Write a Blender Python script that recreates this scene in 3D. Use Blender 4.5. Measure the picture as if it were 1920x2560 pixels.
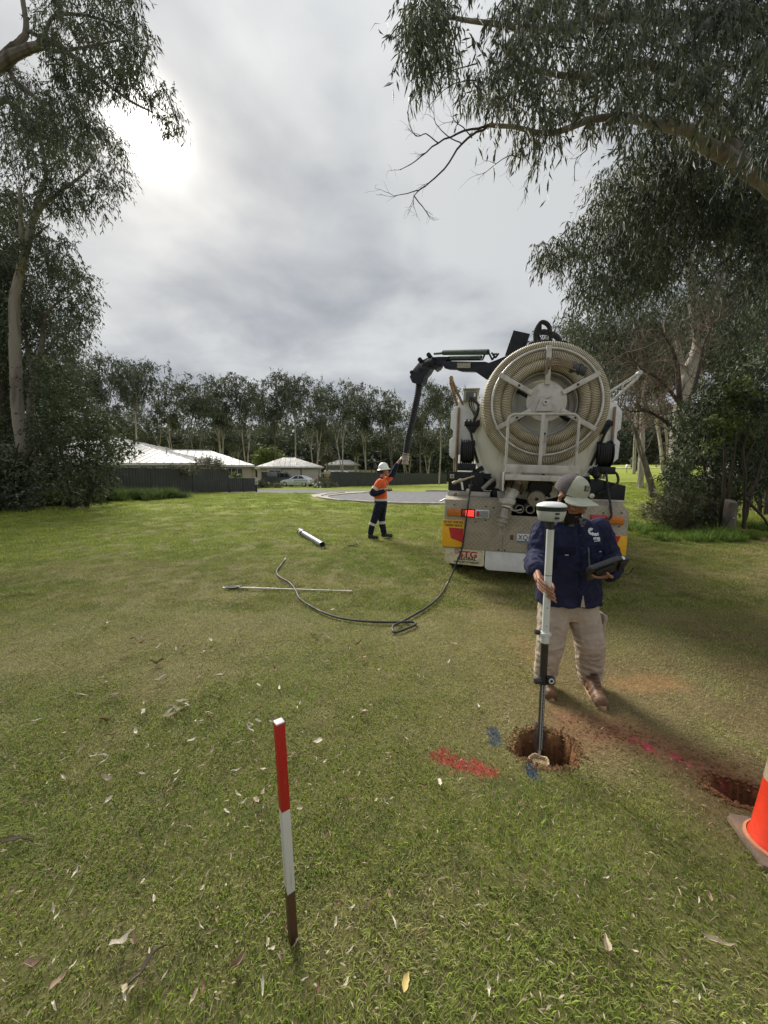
import bpy, bmesh, math, random
import numpy as np
from mathutils import Vector, Matrix
from mathutils.bvhtree import BVHTree

# ------------------------------------------------------------------ clear, camera, sky, sun, exposure
for o in list(bpy.data.objects):
    bpy.data.objects.remove(o)
SC = bpy.context.scene
COL = SC.collection
random.seed(7)
RNG = np.random.default_rng(11)

F_PX, CX, CY, CAM_H, PITCH = 961.0, 960.0, 1280.0, 1.65, math.radians(5.23)
cam = bpy.data.cameras.new('camera')
cam.sensor_fit = 'HORIZONTAL'
cam.sensor_width = 36.0
cam.lens = F_PX / 1920.0 * 36.0
cam.clip_start = 0.05
cam.clip_end = 2000
camo = bpy.data.objects.new('camera', cam)
camo.location = (0, 0, CAM_H)
camo.rotation_euler = (math.radians(90) - PITCH, 0, 0)
COL.objects.link(camo)
SC.camera = camo

SUN_AZ, SUN_EL = math.radians(-29.5), math.radians(36.0)      # azimuth from +Y towards +X
SUN_DIR = Vector((math.sin(SUN_AZ) * math.cos(SUN_EL), math.cos(SUN_AZ) * math.cos(SUN_EL), math.sin(SUN_EL)))

SC.render.engine = 'CYCLES'
SC.cycles.use_denoising = True
SC.cycles.max_bounces = 6
SC.cycles.diffuse_bounces = 3
SC.cycles.glossy_bounces = 3
SC.cycles.transmission_bounces = 4
SC.cycles.transparent_max_bounces = 6
SC.cycles.caustics_reflective = False
SC.cycles.caustics_refractive = False
SC.view_settings.view_transform = 'Standard'
SC.view_settings.look = 'None'
SC.view_settings.gamma = 1.0
SC.view_settings.use_curve_mapping = False
SC.view_settings.exposure = 0.95


class NT:
    """small wrapper that makes node trees short to write"""
    def __init__(self, tree):
        self.t = tree

    def n(self, typ, **kw):
        nd = self.t.nodes.new(typ)
        ins = kw.pop('ins', {})
        for k, v in kw.items():
            setattr(nd, k, v)
        for k, v in ins.items():
            self.s(nd.inputs[k], v)
        return nd

    def s(self, sock, v):
        if isinstance(v, bpy.types.NodeSocket):
            self.t.links.new(v, sock)
        else:
            if isinstance(v, (tuple, list)) and len(v) == 3 and sock.type == 'RGBA':
                v = (*v, 1)
            sock.default_value = v

    def m(self, op, a, b=0.0, c=0.0, clamp=False):
        nd = self.t.nodes.new('ShaderNodeMath')
        nd.operation = op
        nd.use_clamp = clamp
        self.s(nd.inputs[0], a)
        self.s(nd.inputs[1], b)
        self.s(nd.inputs[2], c)
        return nd.outputs[0]

    def vm(self, op, a, b=(0, 0, 0)):
        nd = self.t.nodes.new('ShaderNodeVectorMath')
        nd.operation = op
        self.s(nd.inputs[0], a)
        self.s(nd.inputs[1], b)
        return nd.outputs['Value'] if op in ('DOT_PRODUCT', 'LENGTH', 'DISTANCE') else nd.outputs[0]

    def mix(self, f, a, b, mode='MIX'):
        nd = self.t.nodes.new('ShaderNodeMix')
        nd.data_type = 'RGBA'
        nd.blend_type = mode
        nd.clamp_factor = True
        self.s(nd.inputs[0], f)
        self.s(nd.inputs[6], a)
        self.s(nd.inputs[7], b)
        return nd.outputs[2]

    def noise(self, vec, scale, detail=4, rough=0.55, dist=0.0):
        nd = self.t.nodes.new('ShaderNodeTexNoise')
        if vec is not None:
            self.s(nd.inputs['Vector'], vec)
        nd.inputs['Scale'].default_value = scale
        nd.inputs['Detail'].default_value = detail
        nd.inputs['Roughness'].default_value = rough
        nd.inputs['Distortion'].default_value = dist
        return nd.outputs['Fac']

    def ramp(self, f, lo, hi, a=0.0, b=1.0):
        nd = self.t.nodes.new('ShaderNodeMapRange')
        nd.interpolation_type = 'SMOOTHSTEP'
        self.s(nd.inputs[0], f)
        nd.inputs[1].default_value = lo
        nd.inputs[2].default_value = hi
        nd.inputs[3].default_value = a
        nd.inputs[4].default_value = b
        return nd.outputs[0]


SKY_LO, SKY_HI = (0.146, 0.161, 0.189), (0.352, 0.360, 0.363)


def make_world():
    w = bpy.data.worlds.new('World')
    SC.world = w
    w.use_nodes = True
    t = NT(w.node_tree)
    w.node_tree.nodes.clear()
    tc = t.n('ShaderNodeTexCoord')
    d = t.vm('NORMALIZE', tc.outputs['Generated'])
    sep = t.n('ShaderNodeSeparateXYZ', ins={0: d})
    z = t.m('MAXIMUM', sep.outputs[2], 0.0)
    inv = t.m('DIVIDE', 1.0, t.m('ADD', z, 0.22))
    comb = t.n('ShaderNodeCombineXYZ', ins={0: t.m('MULTIPLY', sep.outputs[0], inv),
                                           1: t.m('MULTIPLY', sep.outputs[1], inv), 2: 0.35})
    p = comb.outputs[0]
    big = t.noise(p, 0.75, 2, 0.45, 0.25)
    mid = t.noise(t.vm('ADD', p, (7.3, 2.1, 0)), 1.9, 4, 0.48, 0.35)
    wisp = t.noise(t.vm('ADD', p, (1.7, 9.1, 0)), 5.0, 5, 0.55, 0.5)
    f = t.m('ADD', t.m('MULTIPLY', big, 0.62), t.m('ADD', t.m('MULTIPLY', mid, 0.42), t.m('MULTIPLY', wisp, 0.12)))
    f = t.ramp(f, 0.46, 0.74)
    # low sky is paler, the thin cloud round the sun lets more light through
    horizon = t.m('POWER', t.m('SUBTRACT', 1.0, z), 6.0)
    sd = t.m('MAXIMUM', t.vm('DOT_PRODUCT', d, tuple(SUN_DIR)), 0.0)
    wide = t.m('POWER', sd, 7.0)
    glow = t.m('POWER', sd, 95.0)
    core = t.m('POWER', sd, 1000.0)
    f2 = t.m('ADD', f, t.m('ADD', t.m('MULTIPLY', horizon, 0.45), t.m('MULTIPLY', wide, 0.14)), clamp=True)
    f2 = t.m('ADD', f2, t.ramp(z, .50, .95, 0.0, .45), clamp=True)
    cloud = t.mix(f2, SKY_LO, SKY_HI)
    zen = t.ramp(z, .55, 1.0, 1.0, 1.45)          # an overcast sky is brightest overhead
    cloud = t.mix(1.0, cloud, t.n('ShaderNodeCombineColor', ins={0: zen, 1: zen, 2: zen}).outputs[0], 'MULTIPLY')
    var = t.m('ADD', 0.30, t.m('MULTIPLY', mid, 1.4))
    gl = t.m('MULTIPLY', t.m('ADD', t.m('MULTIPLY', glow, 0.16), t.m('MULTIPLY', wide, 0.03)), var)
    cloud = t.mix(1.0, cloud, t.mix(gl, (0, 0, 0), (1.0, 0.93, 0.78)), 'ADD')
    cc = t.m('MULTIPLY', t.m('MULTIPLY', core, var), 1.1)
    cn = t.n('ShaderNodeCombineColor', ins={0: cc, 1: t.m('MULTIPLY', cc, 0.97), 2: t.m('MULTIPLY', cc, 0.88)})
    addn = t.n('ShaderNodeVectorMath', operation='ADD', ins={0: cloud, 1: cn.outputs[0]})
    sky = t.n('ShaderNodeTexSky', sky_type='NISHITA', sun_disc=False)
    sky.sun_elevation = SUN_EL
    sky.sun_rotation = SUN_AZ
    b1 = t.n('ShaderNodeBackground', ins={0: sky.outputs[0], 1: 0.05})
    b2 = t.n('ShaderNodeBackground', ins={0: addn.outputs[0], 1: 1.0})
    mx = t.n('ShaderNodeMixShader', ins={0: 0.94, 1: b1.outputs[0], 2: b2.outputs[0]})
    out = t.n('ShaderNodeOutputWorld', ins={0: mx.outputs[0]})


make_world()
sun = bpy.data.lights.new('sun', 'SUN')
sun.energy = 3.1
sun.angle = math.radians(26)
sun.color = (1.0, 0.94, 0.85)
suno = bpy.data.objects.new('sun', sun)
suno.rotation_euler = (-SUN_DIR).to_track_quat('-Z', 'Y').to_euler()
COL.objects.link(suno)


# ------------------------------------------------------------------ geometry of the place
def sm(a, b, x):
    t = np.clip((np.asarray(x, float) - a) / (b - a), 0, 1)
    return t * t * (3 - 2 * t)


def _hash(ix, iy, seed):
    h = (ix.astype(np.int64) * 374761393 + iy.astype(np.int64) * 668265263 + seed * 974711) & 0xffffffff
    h = ((h ^ (h >> 13)) * 1274126177) & 0xffffffff
    h = (h ^ (h >> 16)) & 0xffffffff
    return h / 4294967295.0


def vnoise(x, y, seed=0):
    x = np.asarray(x, float)
    y = np.asarray(y, float)
    ix, iy = np.floor(x), np.floor(y)
    fx, fy = x - ix, y - iy
    fx, fy = fx * fx * (3 - 2 * fx), fy * fy * (3 - 2 * fy)
    a, b = _hash(ix, iy, seed), _hash(ix + 1, iy, seed)
    c, d = _hash(ix, iy + 1, seed), _hash(ix + 1, iy + 1, seed)
    return (a * (1 - fx) + b * fx) * (1 - fy) + (c * (1 - fx) + d * fx) * fy


def fbm(x, y, s=1.0, oct=4, seed=0):
    v, a, t = 0.0, 1.0, 0.0
    for i in range(oct):
        v = v + a * vnoise(np.asarray(x) * s, np.asarray(y) * s, seed + i * 17)
        t += a
        a *= 0.5
        s *= 2.03
    return v / t


def gz0(x, y):
    """the lie of the land without the dug holes"""
    x = np.asarray(x, float)
    y = np.asarray(y, float)
    z = 0.38 * sm(1.5, 20, y)
    z = z + sm(.35, .6, x / np.maximum(y, 1)) * 0.055 * np.clip(y - 15, 0, 75)
    z = z + (fbm(x, y, 0.45, 3, 5) - .5) * 0.05 * sm(3, 8, np.hypot(x, y))
    z = z + (fbm(x, y, 3.0, 2, 9) - .5) * 0.025
    return z


HOLES = [(0.985, 2.20, 0.165, 0.145, 0.34, 0.25), (1.875, 1.865, 0.145, 0.095, 0.28, -0.5)]


def hole_f(x, y):
    """0 outside, 1 well inside a dug hole; also the soil ring round it"""
    x = np.asarray(x, float)
    y = np.asarray(y, float)
    dep = np.zeros_like(x)
    ring = np.zeros_like(x)
    for cx, cy, rx, ry, d, a in HOLES:
        u = (x - cx) * math.cos(a) + (y - cy) * math.sin(a)
        v = -(x - cx) * math.sin(a) + (y - cy) * math.cos(a)
        r = np.sqrt((u / rx) ** 2 + (v / ry) ** 2) + (fbm(x, y, 14, 2, 3) - .5) * 0.55 + (fbm(x, y, 45, 2, 6) - .5) * .25
        dep = np.maximum(dep, d * (1 - sm(0.78, 1.05, r)))
        ring = np.maximum(ring, 1 - sm(0.95, 1.45, r))
    return dep, ring


def gz(x, y):
    return gz0(x, y) - hole_f(x, y)[0]


def gzf(x, y):
    return float(gz0(np.array([x]), np.array([y]))[0])


def P(px, py, Y):
    """photograph pixel (1920 x 2560) -> point of the place at distance Y"""
    x, zc = (px - CX) / F_PX, -(py - CY) / F_PX
    c, s = math.cos(PITCH), math.sin(PITCH)
    d = Vector((x, c + zc * s, zc * c - s))
    return Vector((0, 0, CAM_H)) + d * (Y / d.y)


def seg_d(x, y, pts):
    """distance to a polyline"""
    best = np.full(np.shape(x), 1e9)
    for (ax, ay), (bx, by) in zip(pts[:-1], pts[1:]):
        vx, vy = bx - ax, by - ay
        t = np.clip(((x - ax) * vx + (y - ay) * vy) / (vx * vx + vy * vy), 0, 1)
        best = np.minimum(best, np.hypot(x - ax - t * vx, y - ay - t * vy))
    return best


ROAD_C, ROAD_R = (4.0, 26.0), 8.2
LANE = [(-30.0, 36.5), (-12.0, 36.0), (-2.0, 33.0), (4.0, 28.0)]


def road_d(x, y):
    """signed-ish distance outside the asphalt"""
    a = np.hypot(x - ROAD_C[0], y - ROAD_C[1]) - ROAD_R
    b = seg_d(x, y, LANE) - 3.6
    return np.minimum(a, b)


DRY = [(-3.2, 3.3, 1.6, 0.45), (-2.2, 3.9, 2.0, 0.7), (-4.6, 6.5, 3.0, 0.9), (-3.4, 5.2, 1.7, 0.9), (-1.2, 5.6, 1.5, 0.7), (0.6, 3.6, 1.0, 1.0), (1.9, 3.3, 1.3, 0.9), (-0.3, 8.5, 2.6, 0.6)]


def soil_f(x, y):
    """bare brown earth tracked out between the holes (0..1)"""
    n = fbm(x, y, 5, 3, 21)
    d = seg_d(x, y, [(1.30, 2.42), (1.62, 2.30), (1.86, 2.02), (2.1, 1.80)])
    a = (1 - sm(0.04, 0.36, d + (n - .5) * 0.34)) * (.75 + .25 * (n > .45))
    s = np.hypot((x - 2.12) / 0.40, (y - 2.92) / 0.17) + (n - .5) * 1.2
    b = (1 - sm(0.2, 1.1, s)) * .8
    s2 = np.hypot((x - 1.42) / 0.22, (y - 3.35) / 0.5) + (n - .5) * 1.2
    c = (1 - sm(0.2, 1.1, s2)) * .5
    s3 = np.hypot((x - 9.2) / 0.7, (y - 8.9) / 0.35) + (n - .5) * 1.2
    e = 1 - sm(0.4, 1.0, s3)
    return np.maximum(a, e), np.maximum(b, c)


def paint_f(x, y):
    """marking paint sprayed on the grass: pink-red and blue"""
    n = fbm(x, y, 22, 2, 31)
    red = 1 - sm(0.034, 0.070, seg_d(x, y, [(.33, 2.13), (.45, 2.06), (.59, 2.01)]) + (n - .5) * .06)
    red = np.maximum(red, 1 - sm(0.008, 0.03, seg_d(x, y, [(.35, 2.18), (.40, 2.02)]) + (n - .5) * .05))
    pink = 1 - sm(0.008, 0.032, seg_d(x, y, [(1.50, 2.33), (1.60, 2.25), (1.62, 2.20), (1.70, 2.15), (1.80, 2.06)]) + (n - .5) * .05)
    pink = np.maximum(pink, 1 - sm(0.005, 0.025, seg_d(x, y, [(1.56, 2.22), (1.64, 2.165)]) + (n - .5) * .05))
    a = -0.5
    u = (x - 1.875) * math.cos(a) + (y - 1.865) * math.sin(a)
    v = -(x - 1.875) * math.sin(a) + (y - 1.865) * math.cos(a)
    rr = np.abs(np.hypot(u / .145, v / .095) - 1.16) * .12
    pink = np.maximum(pink, (1 - sm(0.003, 0.02, rr + (n - .5) * .05)) * (y < 2.05) * .8)
    blue = 1 - sm(0.022, 0.046, seg_d(x, y, [(.705, 2.36), (.69, 2.25)]) + (n - .5) * .035)
    blue = np.maximum(blue, 1 - sm(0.018, 0.040, seg_d(x, y, [(.84, 2.06), (.835, 1.97)]) + (n - .5) * .035))
    blue = np.maximum(blue, 1 - sm(0.018, 0.040, seg_d(x, y, [(1.03, 2.42), (1.02, 2.37)]) + (n - .5) * .035))
    return red, pink, blue


def lerp(a, b, f):
    return a * (1 - f[:, None]) + np.asarray(b)[None, :] * f[:, None]


def turf_rgb(x, y):
    """reflectance of the turf: lush in the distance, yellowed and worn nearer by"""
    x = np.asarray(x, float)
    y = np.asarray(y, float)
    n1 = fbm(x, y, 0.55, 4, 41)
    n2 = fbm(x, y, 2.3, 4, 53)
    n3 = fbm(x, y, 9.0, 3, 61)
    dry = sm(0.45, 0.72, n1 * .5 + n2 * .5) * 0.6
    for cx, cy, rx, ry in DRY:
        r = np.hypot((x - cx) / rx, (y - cy) / ry) + (n2 - .5) * 1.3
        dry = np.maximum(dry, (1 - sm(0.2, 1.25, r)) * .5)
    lush = sm(6.5, 9.5, y - 0.28 * x + (n1 - .5) * 3.5)
    dry = dry * (1 - .72 * lush)
    right = sm(0.3, 1.5, x) * sm(1.2, 2.2, y) * (1 - sm(7, 10, y))
    dry = np.clip(dry + right * (.25 + .4 * (n2 - .4)), 0, 1)
    near = np.tile(np.array([[0.226, 0.278, 0.050]]), (len(x), 1))
    c = lerp(near, (0.31, 0.37, 0.062), lush)
    c = lerp(c, (0.13, 0.185, 0.04), sm(.50, .72, n3) * .5)
    c = lerp(c, (0.42, 0.37, 0.155), dry)
    worn = sm(0.9, 1.9, x) * sm(1.3, 1.9, y) * (1 - sm(3.4, 5.0, y)) * sm(.30, .62, n2)
    c = lerp(c, (0.31, 0.215, 0.105), worn * .7)
    return c, np.clip(dry + worn * .25, 0, 1)


# ------------------------------------------------------------------ materials
MATS = {}


def principled(name, rgb, rough=0.6, metal=0.0, var=0.10, scale=8.0, bump=0.0, bscale=40.0, dirt=None, dirt_amt=0.0,
               spec=0.5, coat=0.0, dscale=3.0):
    """one material: base colour with cloudy variation, grime patches and fine relief"""
    if name in MATS:
        return MATS[name]
    m = bpy.data.materials.new(name)
    m.use_nodes = True
    t = NT(m.node_tree)
    b = m.node_tree.nodes['Principled BSDF']
    tc = t.n('ShaderNodeTexCoord')
    ob = tc.outputs['Object']
    nz = t.noise(ob, scale, 5, 0.6)
    lo = tuple(max(0, v * (1 - var * 1.6)) for v in rgb)
    hi = tuple(min(1, v * (1 + var)) for v in rgb)
    colr = t.mix(t.ramp(nz, 0.3, 0.7), lo, hi)
    if dirt:
        d = t.ramp(t.noise(ob, dscale, 6, 0.65, 0.4), 0.62 - dirt_amt * .35, 0.80 - dirt_amt * .25)
        colr = t.mix(t.m('MULTIPLY', d, min(1, .35 + dirt_amt)), colr, dirt)
    t.s(b.inputs['Base Color'], colr)
    t.s(b.inputs['Roughness'], t.ramp(t.noise(ob, scale * 2.3, 4), 0.3, 0.7, max(.03, rough - .09), min(1, rough + .09)))
    b.inputs['Metallic'].default_value = metal
    b.inputs['Specular IOR Level'].default_value = spec
    b.inputs['Coat Weight'].default_value = coat
    if bump:
        bn = t.n('ShaderNodeBump', ins={'Strength': bump, 'Distance': 0.02, 'Height': t.noise(ob, bscale, 5, 0.6)})
        t.s(b.inputs['Normal'], bn.outputs[0])
    MATS[name] = m
    return m


def leaf_mat(name, dark, light, trans=0.25, rough=0.55):
    m = bpy.data.materials.new(name)
    m.use_nodes = True
    t = NT(m.node_tree)
    m.node_tree.nodes.clear()
    at = t.n('ShaderNodeAttribute', attribute_name='tint')
    c = t.mix(at.outputs['Fac'], dark, light)
    b = t.n('ShaderNodeBsdfPrincipled', ins={'Base Color': c, 'Roughness': rough})
    b.inputs['Specular IOR Level'].default_value = 0.35
    tr = t.n('ShaderNodeBsdfTranslucent', ins={0: c})
    mx = t.n('ShaderNodeMixShader', ins={0: trans, 1: b.outputs[0], 2: tr.outputs[0]})
    t.n('ShaderNodeOutputMaterial', ins={0: mx.outputs[0]})
    MATS[name] = m
    return m


def grass_mat():
    m = bpy.data.materials.new('grass_blade')
    m.use_nodes = True
    t = NT(m.node_tree)
    m.node_tree.nodes.clear()
    a = t.n('ShaderNodeAttribute', attribute_name='rgb')
    c = a.outputs['Color']
    b = t.n('ShaderNodeBsdfPrincipled', ins={'Base Color': c, 'Roughness': 0.6})
    b.inputs['Specular IOR Level'].default_value = 0.25
    tr = t.n('ShaderNodeBsdfTranslucent', ins={0: c})
    mx = t.n('ShaderNodeMixShader', ins={0: 0.35, 1: b.outputs[0], 2: tr.outputs[0]})
    t.n('ShaderNodeOutputMaterial', ins={0: mx.outputs[0]})
    return m


def tuft_mat():
    m = bpy.data.materials.new('grass_tuft')
    m.use_nodes = True
    t = NT(m.node_tree)
    m.node_tree.nodes.clear()
    a = t.n('ShaderNodeAttribute', attribute_name='irgb')
    a.attribute_type = 'INSTANCER'
    v = t.n('ShaderNodeAttribute', attribute_name='tint')
    c = t.mix(1.0, a.outputs['Color'], t.mix(v.outputs['Fac'], (0.55, 0.6, 0.5), (1.45, 1.4, 1.5)), 'MULTIPLY')
    b = t.n('ShaderNodeBsdfPrincipled', ins={'Base Color': c, 'Roughness': 0.65})
    b.inputs['Specular IOR Level'].default_value = 0.2
    tr = t.n('ShaderNodeBsdfTranslucent', ins={0: c})
    mx = t.n('ShaderNodeMixShader', ins={0: 0.3, 1: b.outputs[0], 2: tr.outputs[0]})
    t.n('ShaderNodeOutputMaterial', ins={0: mx.outputs[0]})
    return m


def ground_mat():
    m = bpy.data.materials.new('ground')
    m.use_nodes = True
    t = NT(m.node_tree)
    b = m.node_tree.nodes['Principled BSDF']
    a = t.n('ShaderNodeAttribute', attribute_name='rgb')
    g = t.n('ShaderNodeNewGeometry')
    n = t.noise(g.outputs['Position'], 30, 6, 0.7)
    n2 = t.noise(g.outputs['Position'], 5, 5, 0.7)
    v = t.m('ADD', t.m('MULTIPLY', n, 1.1), t.m('MULTIPLY', n2, .6))
    vc = t.n('ShaderNodeCombineColor', ins={0: v, 1: v, 2: v})
    c = t.mix(1.0, a.outputs['Color'], vc.outputs[0], 'MULTIPLY')
    t.s(b.inputs['Base Color'], c)
    b.inputs['Roughness'].default_value = 0.95
    b.inputs['Specular IOR Level'].default_value = 0.1
    bn = t.n('ShaderNodeBump', ins={'Strength': 0.7, 'Distance': 0.03, 'Height': n})
    t.s(b.inputs['Normal'], bn.outputs[0])
    return m


# ------------------------------------------------------------------ mesh helpers
def tag(o, label=None, cat=None, group=None, kind=None):
    if label:
        o['label'] = label
    if cat:
        o['category'] = cat
    if group:
        o['group'] = group
    if kind:
        o['kind'] = kind
    return o


def thing(name, label, cat, loc=(0, 0, 0), group=None, rotz=0.0):
    o = bpy.data.objects.new(name, None)
    o.empty_display_size = 0.2
    COL.objects.link(o)
    o.location = loc
    o.rotation_euler = (0, 0, rotz)
    return tag(o, label, cat, group)


def raw_obj(name, verts, faces, material, parent=None, smooth=True, sharp=35, attrs=None):
    me = bpy.data.meshes.new(name)
    verts = np.asarray(verts, np.float32)
    if isinstance(faces, np.ndarray):
        k = faces.shape[1]
        me.vertices.add(len(verts))
        me.vertices.foreach_set('co', verts.ravel())
        me.loops.add(faces.size)
        me.loops.foreach_set('vertex_index', faces.ravel().astype(np.int32))
        me.polygons.add(len(faces))
        me.polygons.foreach_set('loop_start', np.arange(0, faces.size, k, dtype=np.int32))
        me.update(calc_edges=True)
    else:
        me.from_pydata([tuple(map(float, v)) for v in verts], [], faces)
        me.update()
    for an, (typ, data) in (attrs or {}).items():
        at = me.attributes.new(an, typ, 'POINT')
        at.data.foreach_set('color' if typ == 'FLOAT_COLOR' else 'value', np.asarray(data, np.float32).ravel())
    if smooth:
        me.shade_smooth()
        if sharp < 180:
            me.set_sharp_from_angle(angle=math.radians(sharp))
    if material is not None:
        me.materials.append(material)
    o = bpy.data.objects.new(name, me)
    COL.objects.link(o)
    if parent is not None:
        o.parent = parent
    return o


def frame_of(d, up=Vector((0, 0, 1))):
    d = Vector(d).normalized()
    if abs(d.dot(up)) > 0.98:
        up = Vector((1, 0, 0))
    x = d.cross(up).normalized()
    y = x.cross(d).normalized()
    return x, y, d


class MB:
    """collects primitives, builds ONE mesh object"""
    def __init__(self):
        self.v, self.f = [], []

    def add(self, vs, fs):
        k = len(self.v)
        self.v += [tuple(p) for p in vs]
        self.f += [tuple(i + k for i in f) for f in fs]
        return self

    def box(self, a, b, rot=None):
        (x0, y0, z0), (x1, y1, z1) = a, b
        vs = [Vector(p) for p in ((x0, y0, z0), (x1, y0, z0), (x1, y1, z0), (x0, y1, z0), (x0, y0, z1), (x1, y0, z1), (x1, y1, z1), (x0, y1, z1))]
        if rot is not None:
            c = Vector(((x0 + x1) / 2, (y0 + y1) / 2, (z0 + z1) / 2))
            vs = [c + rot @ (p - c) for p in vs]
        return self.add(vs, [(0, 3, 2, 1), (4, 5, 6, 7), (0, 1, 5, 4), (1, 2, 6, 5), (2, 3, 7, 6), (3, 0, 4, 7)])

    def cyl(self, p0, p1, r0, r1=None, n=16, caps=True):
        r1 = r0 if r1 is None else r1
        p0, p1 = Vector(p0), Vector(p1)
        x, y, d = frame_of(p1 - p0)
        vs = []
        for p, r in ((p0, r0), (p1, r1)):
            vs += [p + (x * math.cos(2 * math.pi * i / n) + y * math.sin(2 * math.pi * i / n)) * r for i in range(n)]
        fs = [(i, (i + 1) % n, n + (i + 1) % n, n + i) for i in range(n)]
        if caps:
            fs += [tuple(range(n - 1, -1, -1)), tuple(range(n, 2 * n))]
        return self.add(vs, fs)

    def pipe(self, p0, p1, r, rin, n=18):
        """open tube with wall thickness"""
        p0, p1 = Vector(p0), Vector(p1)
        x, y, d = frame_of(p1 - p0)
        vs = []
        for p, q in ((p0, r), (p1, r), (p1, rin), (p0, rin)):
            vs += [p + (x * math.cos(2 * math.pi * i / n) + y * math.sin(2 * math.pi * i / n)) * q for i in range(n)]
        fs = []
        for k in range(4):
            a, b = k * n, ((k + 1) % 4) * n
            fs += [(a + i, a + (i + 1) % n, b + (i + 1) % n, b + i) for i in range(n)]
        return self.add(vs, fs)

    def tube(self, pts, r, n=10, caps=True, closed=False):
        pts = [Vector(p) for p in pts]
        m = len(pts)
        rs = r if isinstance(r, (list, tuple, np.ndarray)) else [r] * m
        vs, fs = [], []
        x = None
        for i, p in enumerate(pts):
            if closed:
                d = (pts[(i + 1) % m] - pts[i - 1]).normalized()
            else:
                d = (pts[min(i + 1, m - 1)] - pts[max(i - 1, 0)]).normalized()
            if x is None:
                x, y, _ = frame_of(d)
            else:
                x = (x - d * x.dot(d)).normalized()
                y = d.cross(x).normalized() * (-1)
                y = x.cross(d).normalized()
            vs += [p + (x * math.cos(2 * math.pi * k / n) + y * math.sin(2 * math.pi * k / n)) * rs[i] for k in range(n)]
        for i in range(m if closed else m - 1):
            a, b = i * n, ((i + 1) % m) * n
            fs += [(a + k, a + (k + 1) % n, b + (k + 1) % n, b + k) for k in range(n)]
        if caps and not closed:
            fs += [tuple(range(n - 1, -1, -1)), tuple(range((m - 1) * n, m * n))]
        return self.add(vs, fs)

    def lathe(self, prof, p0, axis, n=24, cap=True):
        """prof: list of (distance along axis, radius)"""
        p0 = Vector(p0)
        x, y, d = frame_of(axis)
        vs, fs = [], []
        for h, r in prof:
            r = max(r, 1e-4)
            vs += [p0 + d * h + (x * math.cos(2 * math.pi * i / n) + y * math.sin(2 * math.pi * i / n)) * r for i in range(n)]
        for k in range(len(prof) - 1):
            a, b = k * n, (k + 1) * n
            fs += [(a + i, a + (i + 1) % n, b + (i + 1) % n, b + i) for i in range(n)]
        if cap:
            fs += [tuple(range(n - 1, -1, -1)), tuple(range((len(prof) - 1) * n, len(prof) * n))]
        return self.add(vs, fs)

    def prism(self, poly, o, u, v, w):
        """polygon (2d) in plane (o; u, v), extruded by vector w"""
        o, u, v, w = Vector(o), Vector(u), Vector(v), Vector(w)
        n = len(poly)
        vs = [o + u * a + v * b for a, b in poly] + [o + u * a + v * b + w for a, b in poly]
        fs = [tuple(range(n - 1, -1, -1)), tuple(range(n, 2 * n))] + [(i, (i + 1) % n, n + (i + 1) % n, n + i) for i in range(n)]
        return self.add(vs, fs)

    def ball(self, c, r, n=14, m=9, rot=None):
        c = Vector(c)
        r = r if isinstance(r, (tuple, list)) else (r, r, r)
        vs = []
        for j in range(m + 1):
            th = math.pi * j / m
            for i in range(n):
                ph = 2 * math.pi * i / n
                q = Vector((r[0] * math.sin(th) * math.cos(ph), r[1] * math.sin(th) * math.sin(ph), r[2] * math.cos(th) if 0 < j < m else r[2] * math.cos(th)))
                vs.append(c + (rot @ q if rot is not None else q))
        fs = []
        for j in range(m):
            for i in range(n):
                fs.append((j * n + i, (j + 1) * n + i, (j + 1) * n + (i + 1) % n, j * n + (i + 1) % n))
        return self.add(vs, fs)

    def limb(self, chain, n=14):
        """sphere-swept chain [(point, radius), ...] for remeshing into a body"""
        for p, r in chain:
            self.ball(p, r, n, 8)
        for (p, r), (q, s) in zip(chain[:-1], chain[1:]):
            if (Vector(p) - Vector(q)).length > 1e-4:
                self.cyl(p, q, r, s, n)
        return self

    def loft(self, rings, n=20):
        """rings: (centre, rx, ry, yaw) horizontal ellipses from bottom to top"""
        vs, fs = [], []
        for c, rx, ry, yaw in rings:
            c = Vector(c)
            for i in range(n):
                a = 2 * math.pi * i / n
                # superellipse keeps chests and hips from looking like tubes
                ca, sa = math.cos(a), math.sin(a)
                ex = math.copysign(abs(ca) ** 0.8, ca) * rx
                ey = math.copysign(abs(sa) ** 0.8, sa) * ry
                vs.append(c + Vector((ex * math.cos(yaw) - ey * math.sin(yaw), ex * math.sin(yaw) + ey * math.cos(yaw), 0)))
        for k in range(len(rings) - 1):
            a, b = k * n, (k + 1) * n
            fs += [(a + i, a + (i + 1) % n, b + (i + 1) % n, b + i) for i in range(n)]
        fs += [tuple(range(n - 1, -1, -1)), tuple(range((len(rings) - 1) * n, len(rings) * n))]
        return self.add(vs, fs)

    def build(self, name, material, parent=None, bevel=0.0, smooth=True, sharp=35, segs=2):
        me = bpy.data.meshes.new(name)
        me.from_pydata(self.v, [], self.f)
        me.update()
        bm = bmesh.new()
        bm.from_mesh(me)
        bmesh.ops.recalc_face_normals(bm, faces=bm.faces)
        if bevel > 0:
            es = [e for e in bm.edges if len(e.link_faces) == 2 and e.calc_face_angle(0) > math.radians(30)]
            if es:
                bmesh.ops.bevel(bm, geom=es, offset=bevel, segments=segs, affect='EDGES', profile=0.6, clamp_overlap=True)
        bm.to_mesh(me)
        bm.free()
        if smooth:
            me.shade_smooth()
            me.set_sharp_from_angle(angle=math.radians(sharp))
        if material is not None:
            me.materials.append(material)
        o = bpy.data.objects.new(name, me)
        COL.objects.link(o)
        if parent is not None:
            o.parent = parent
        return o


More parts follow.
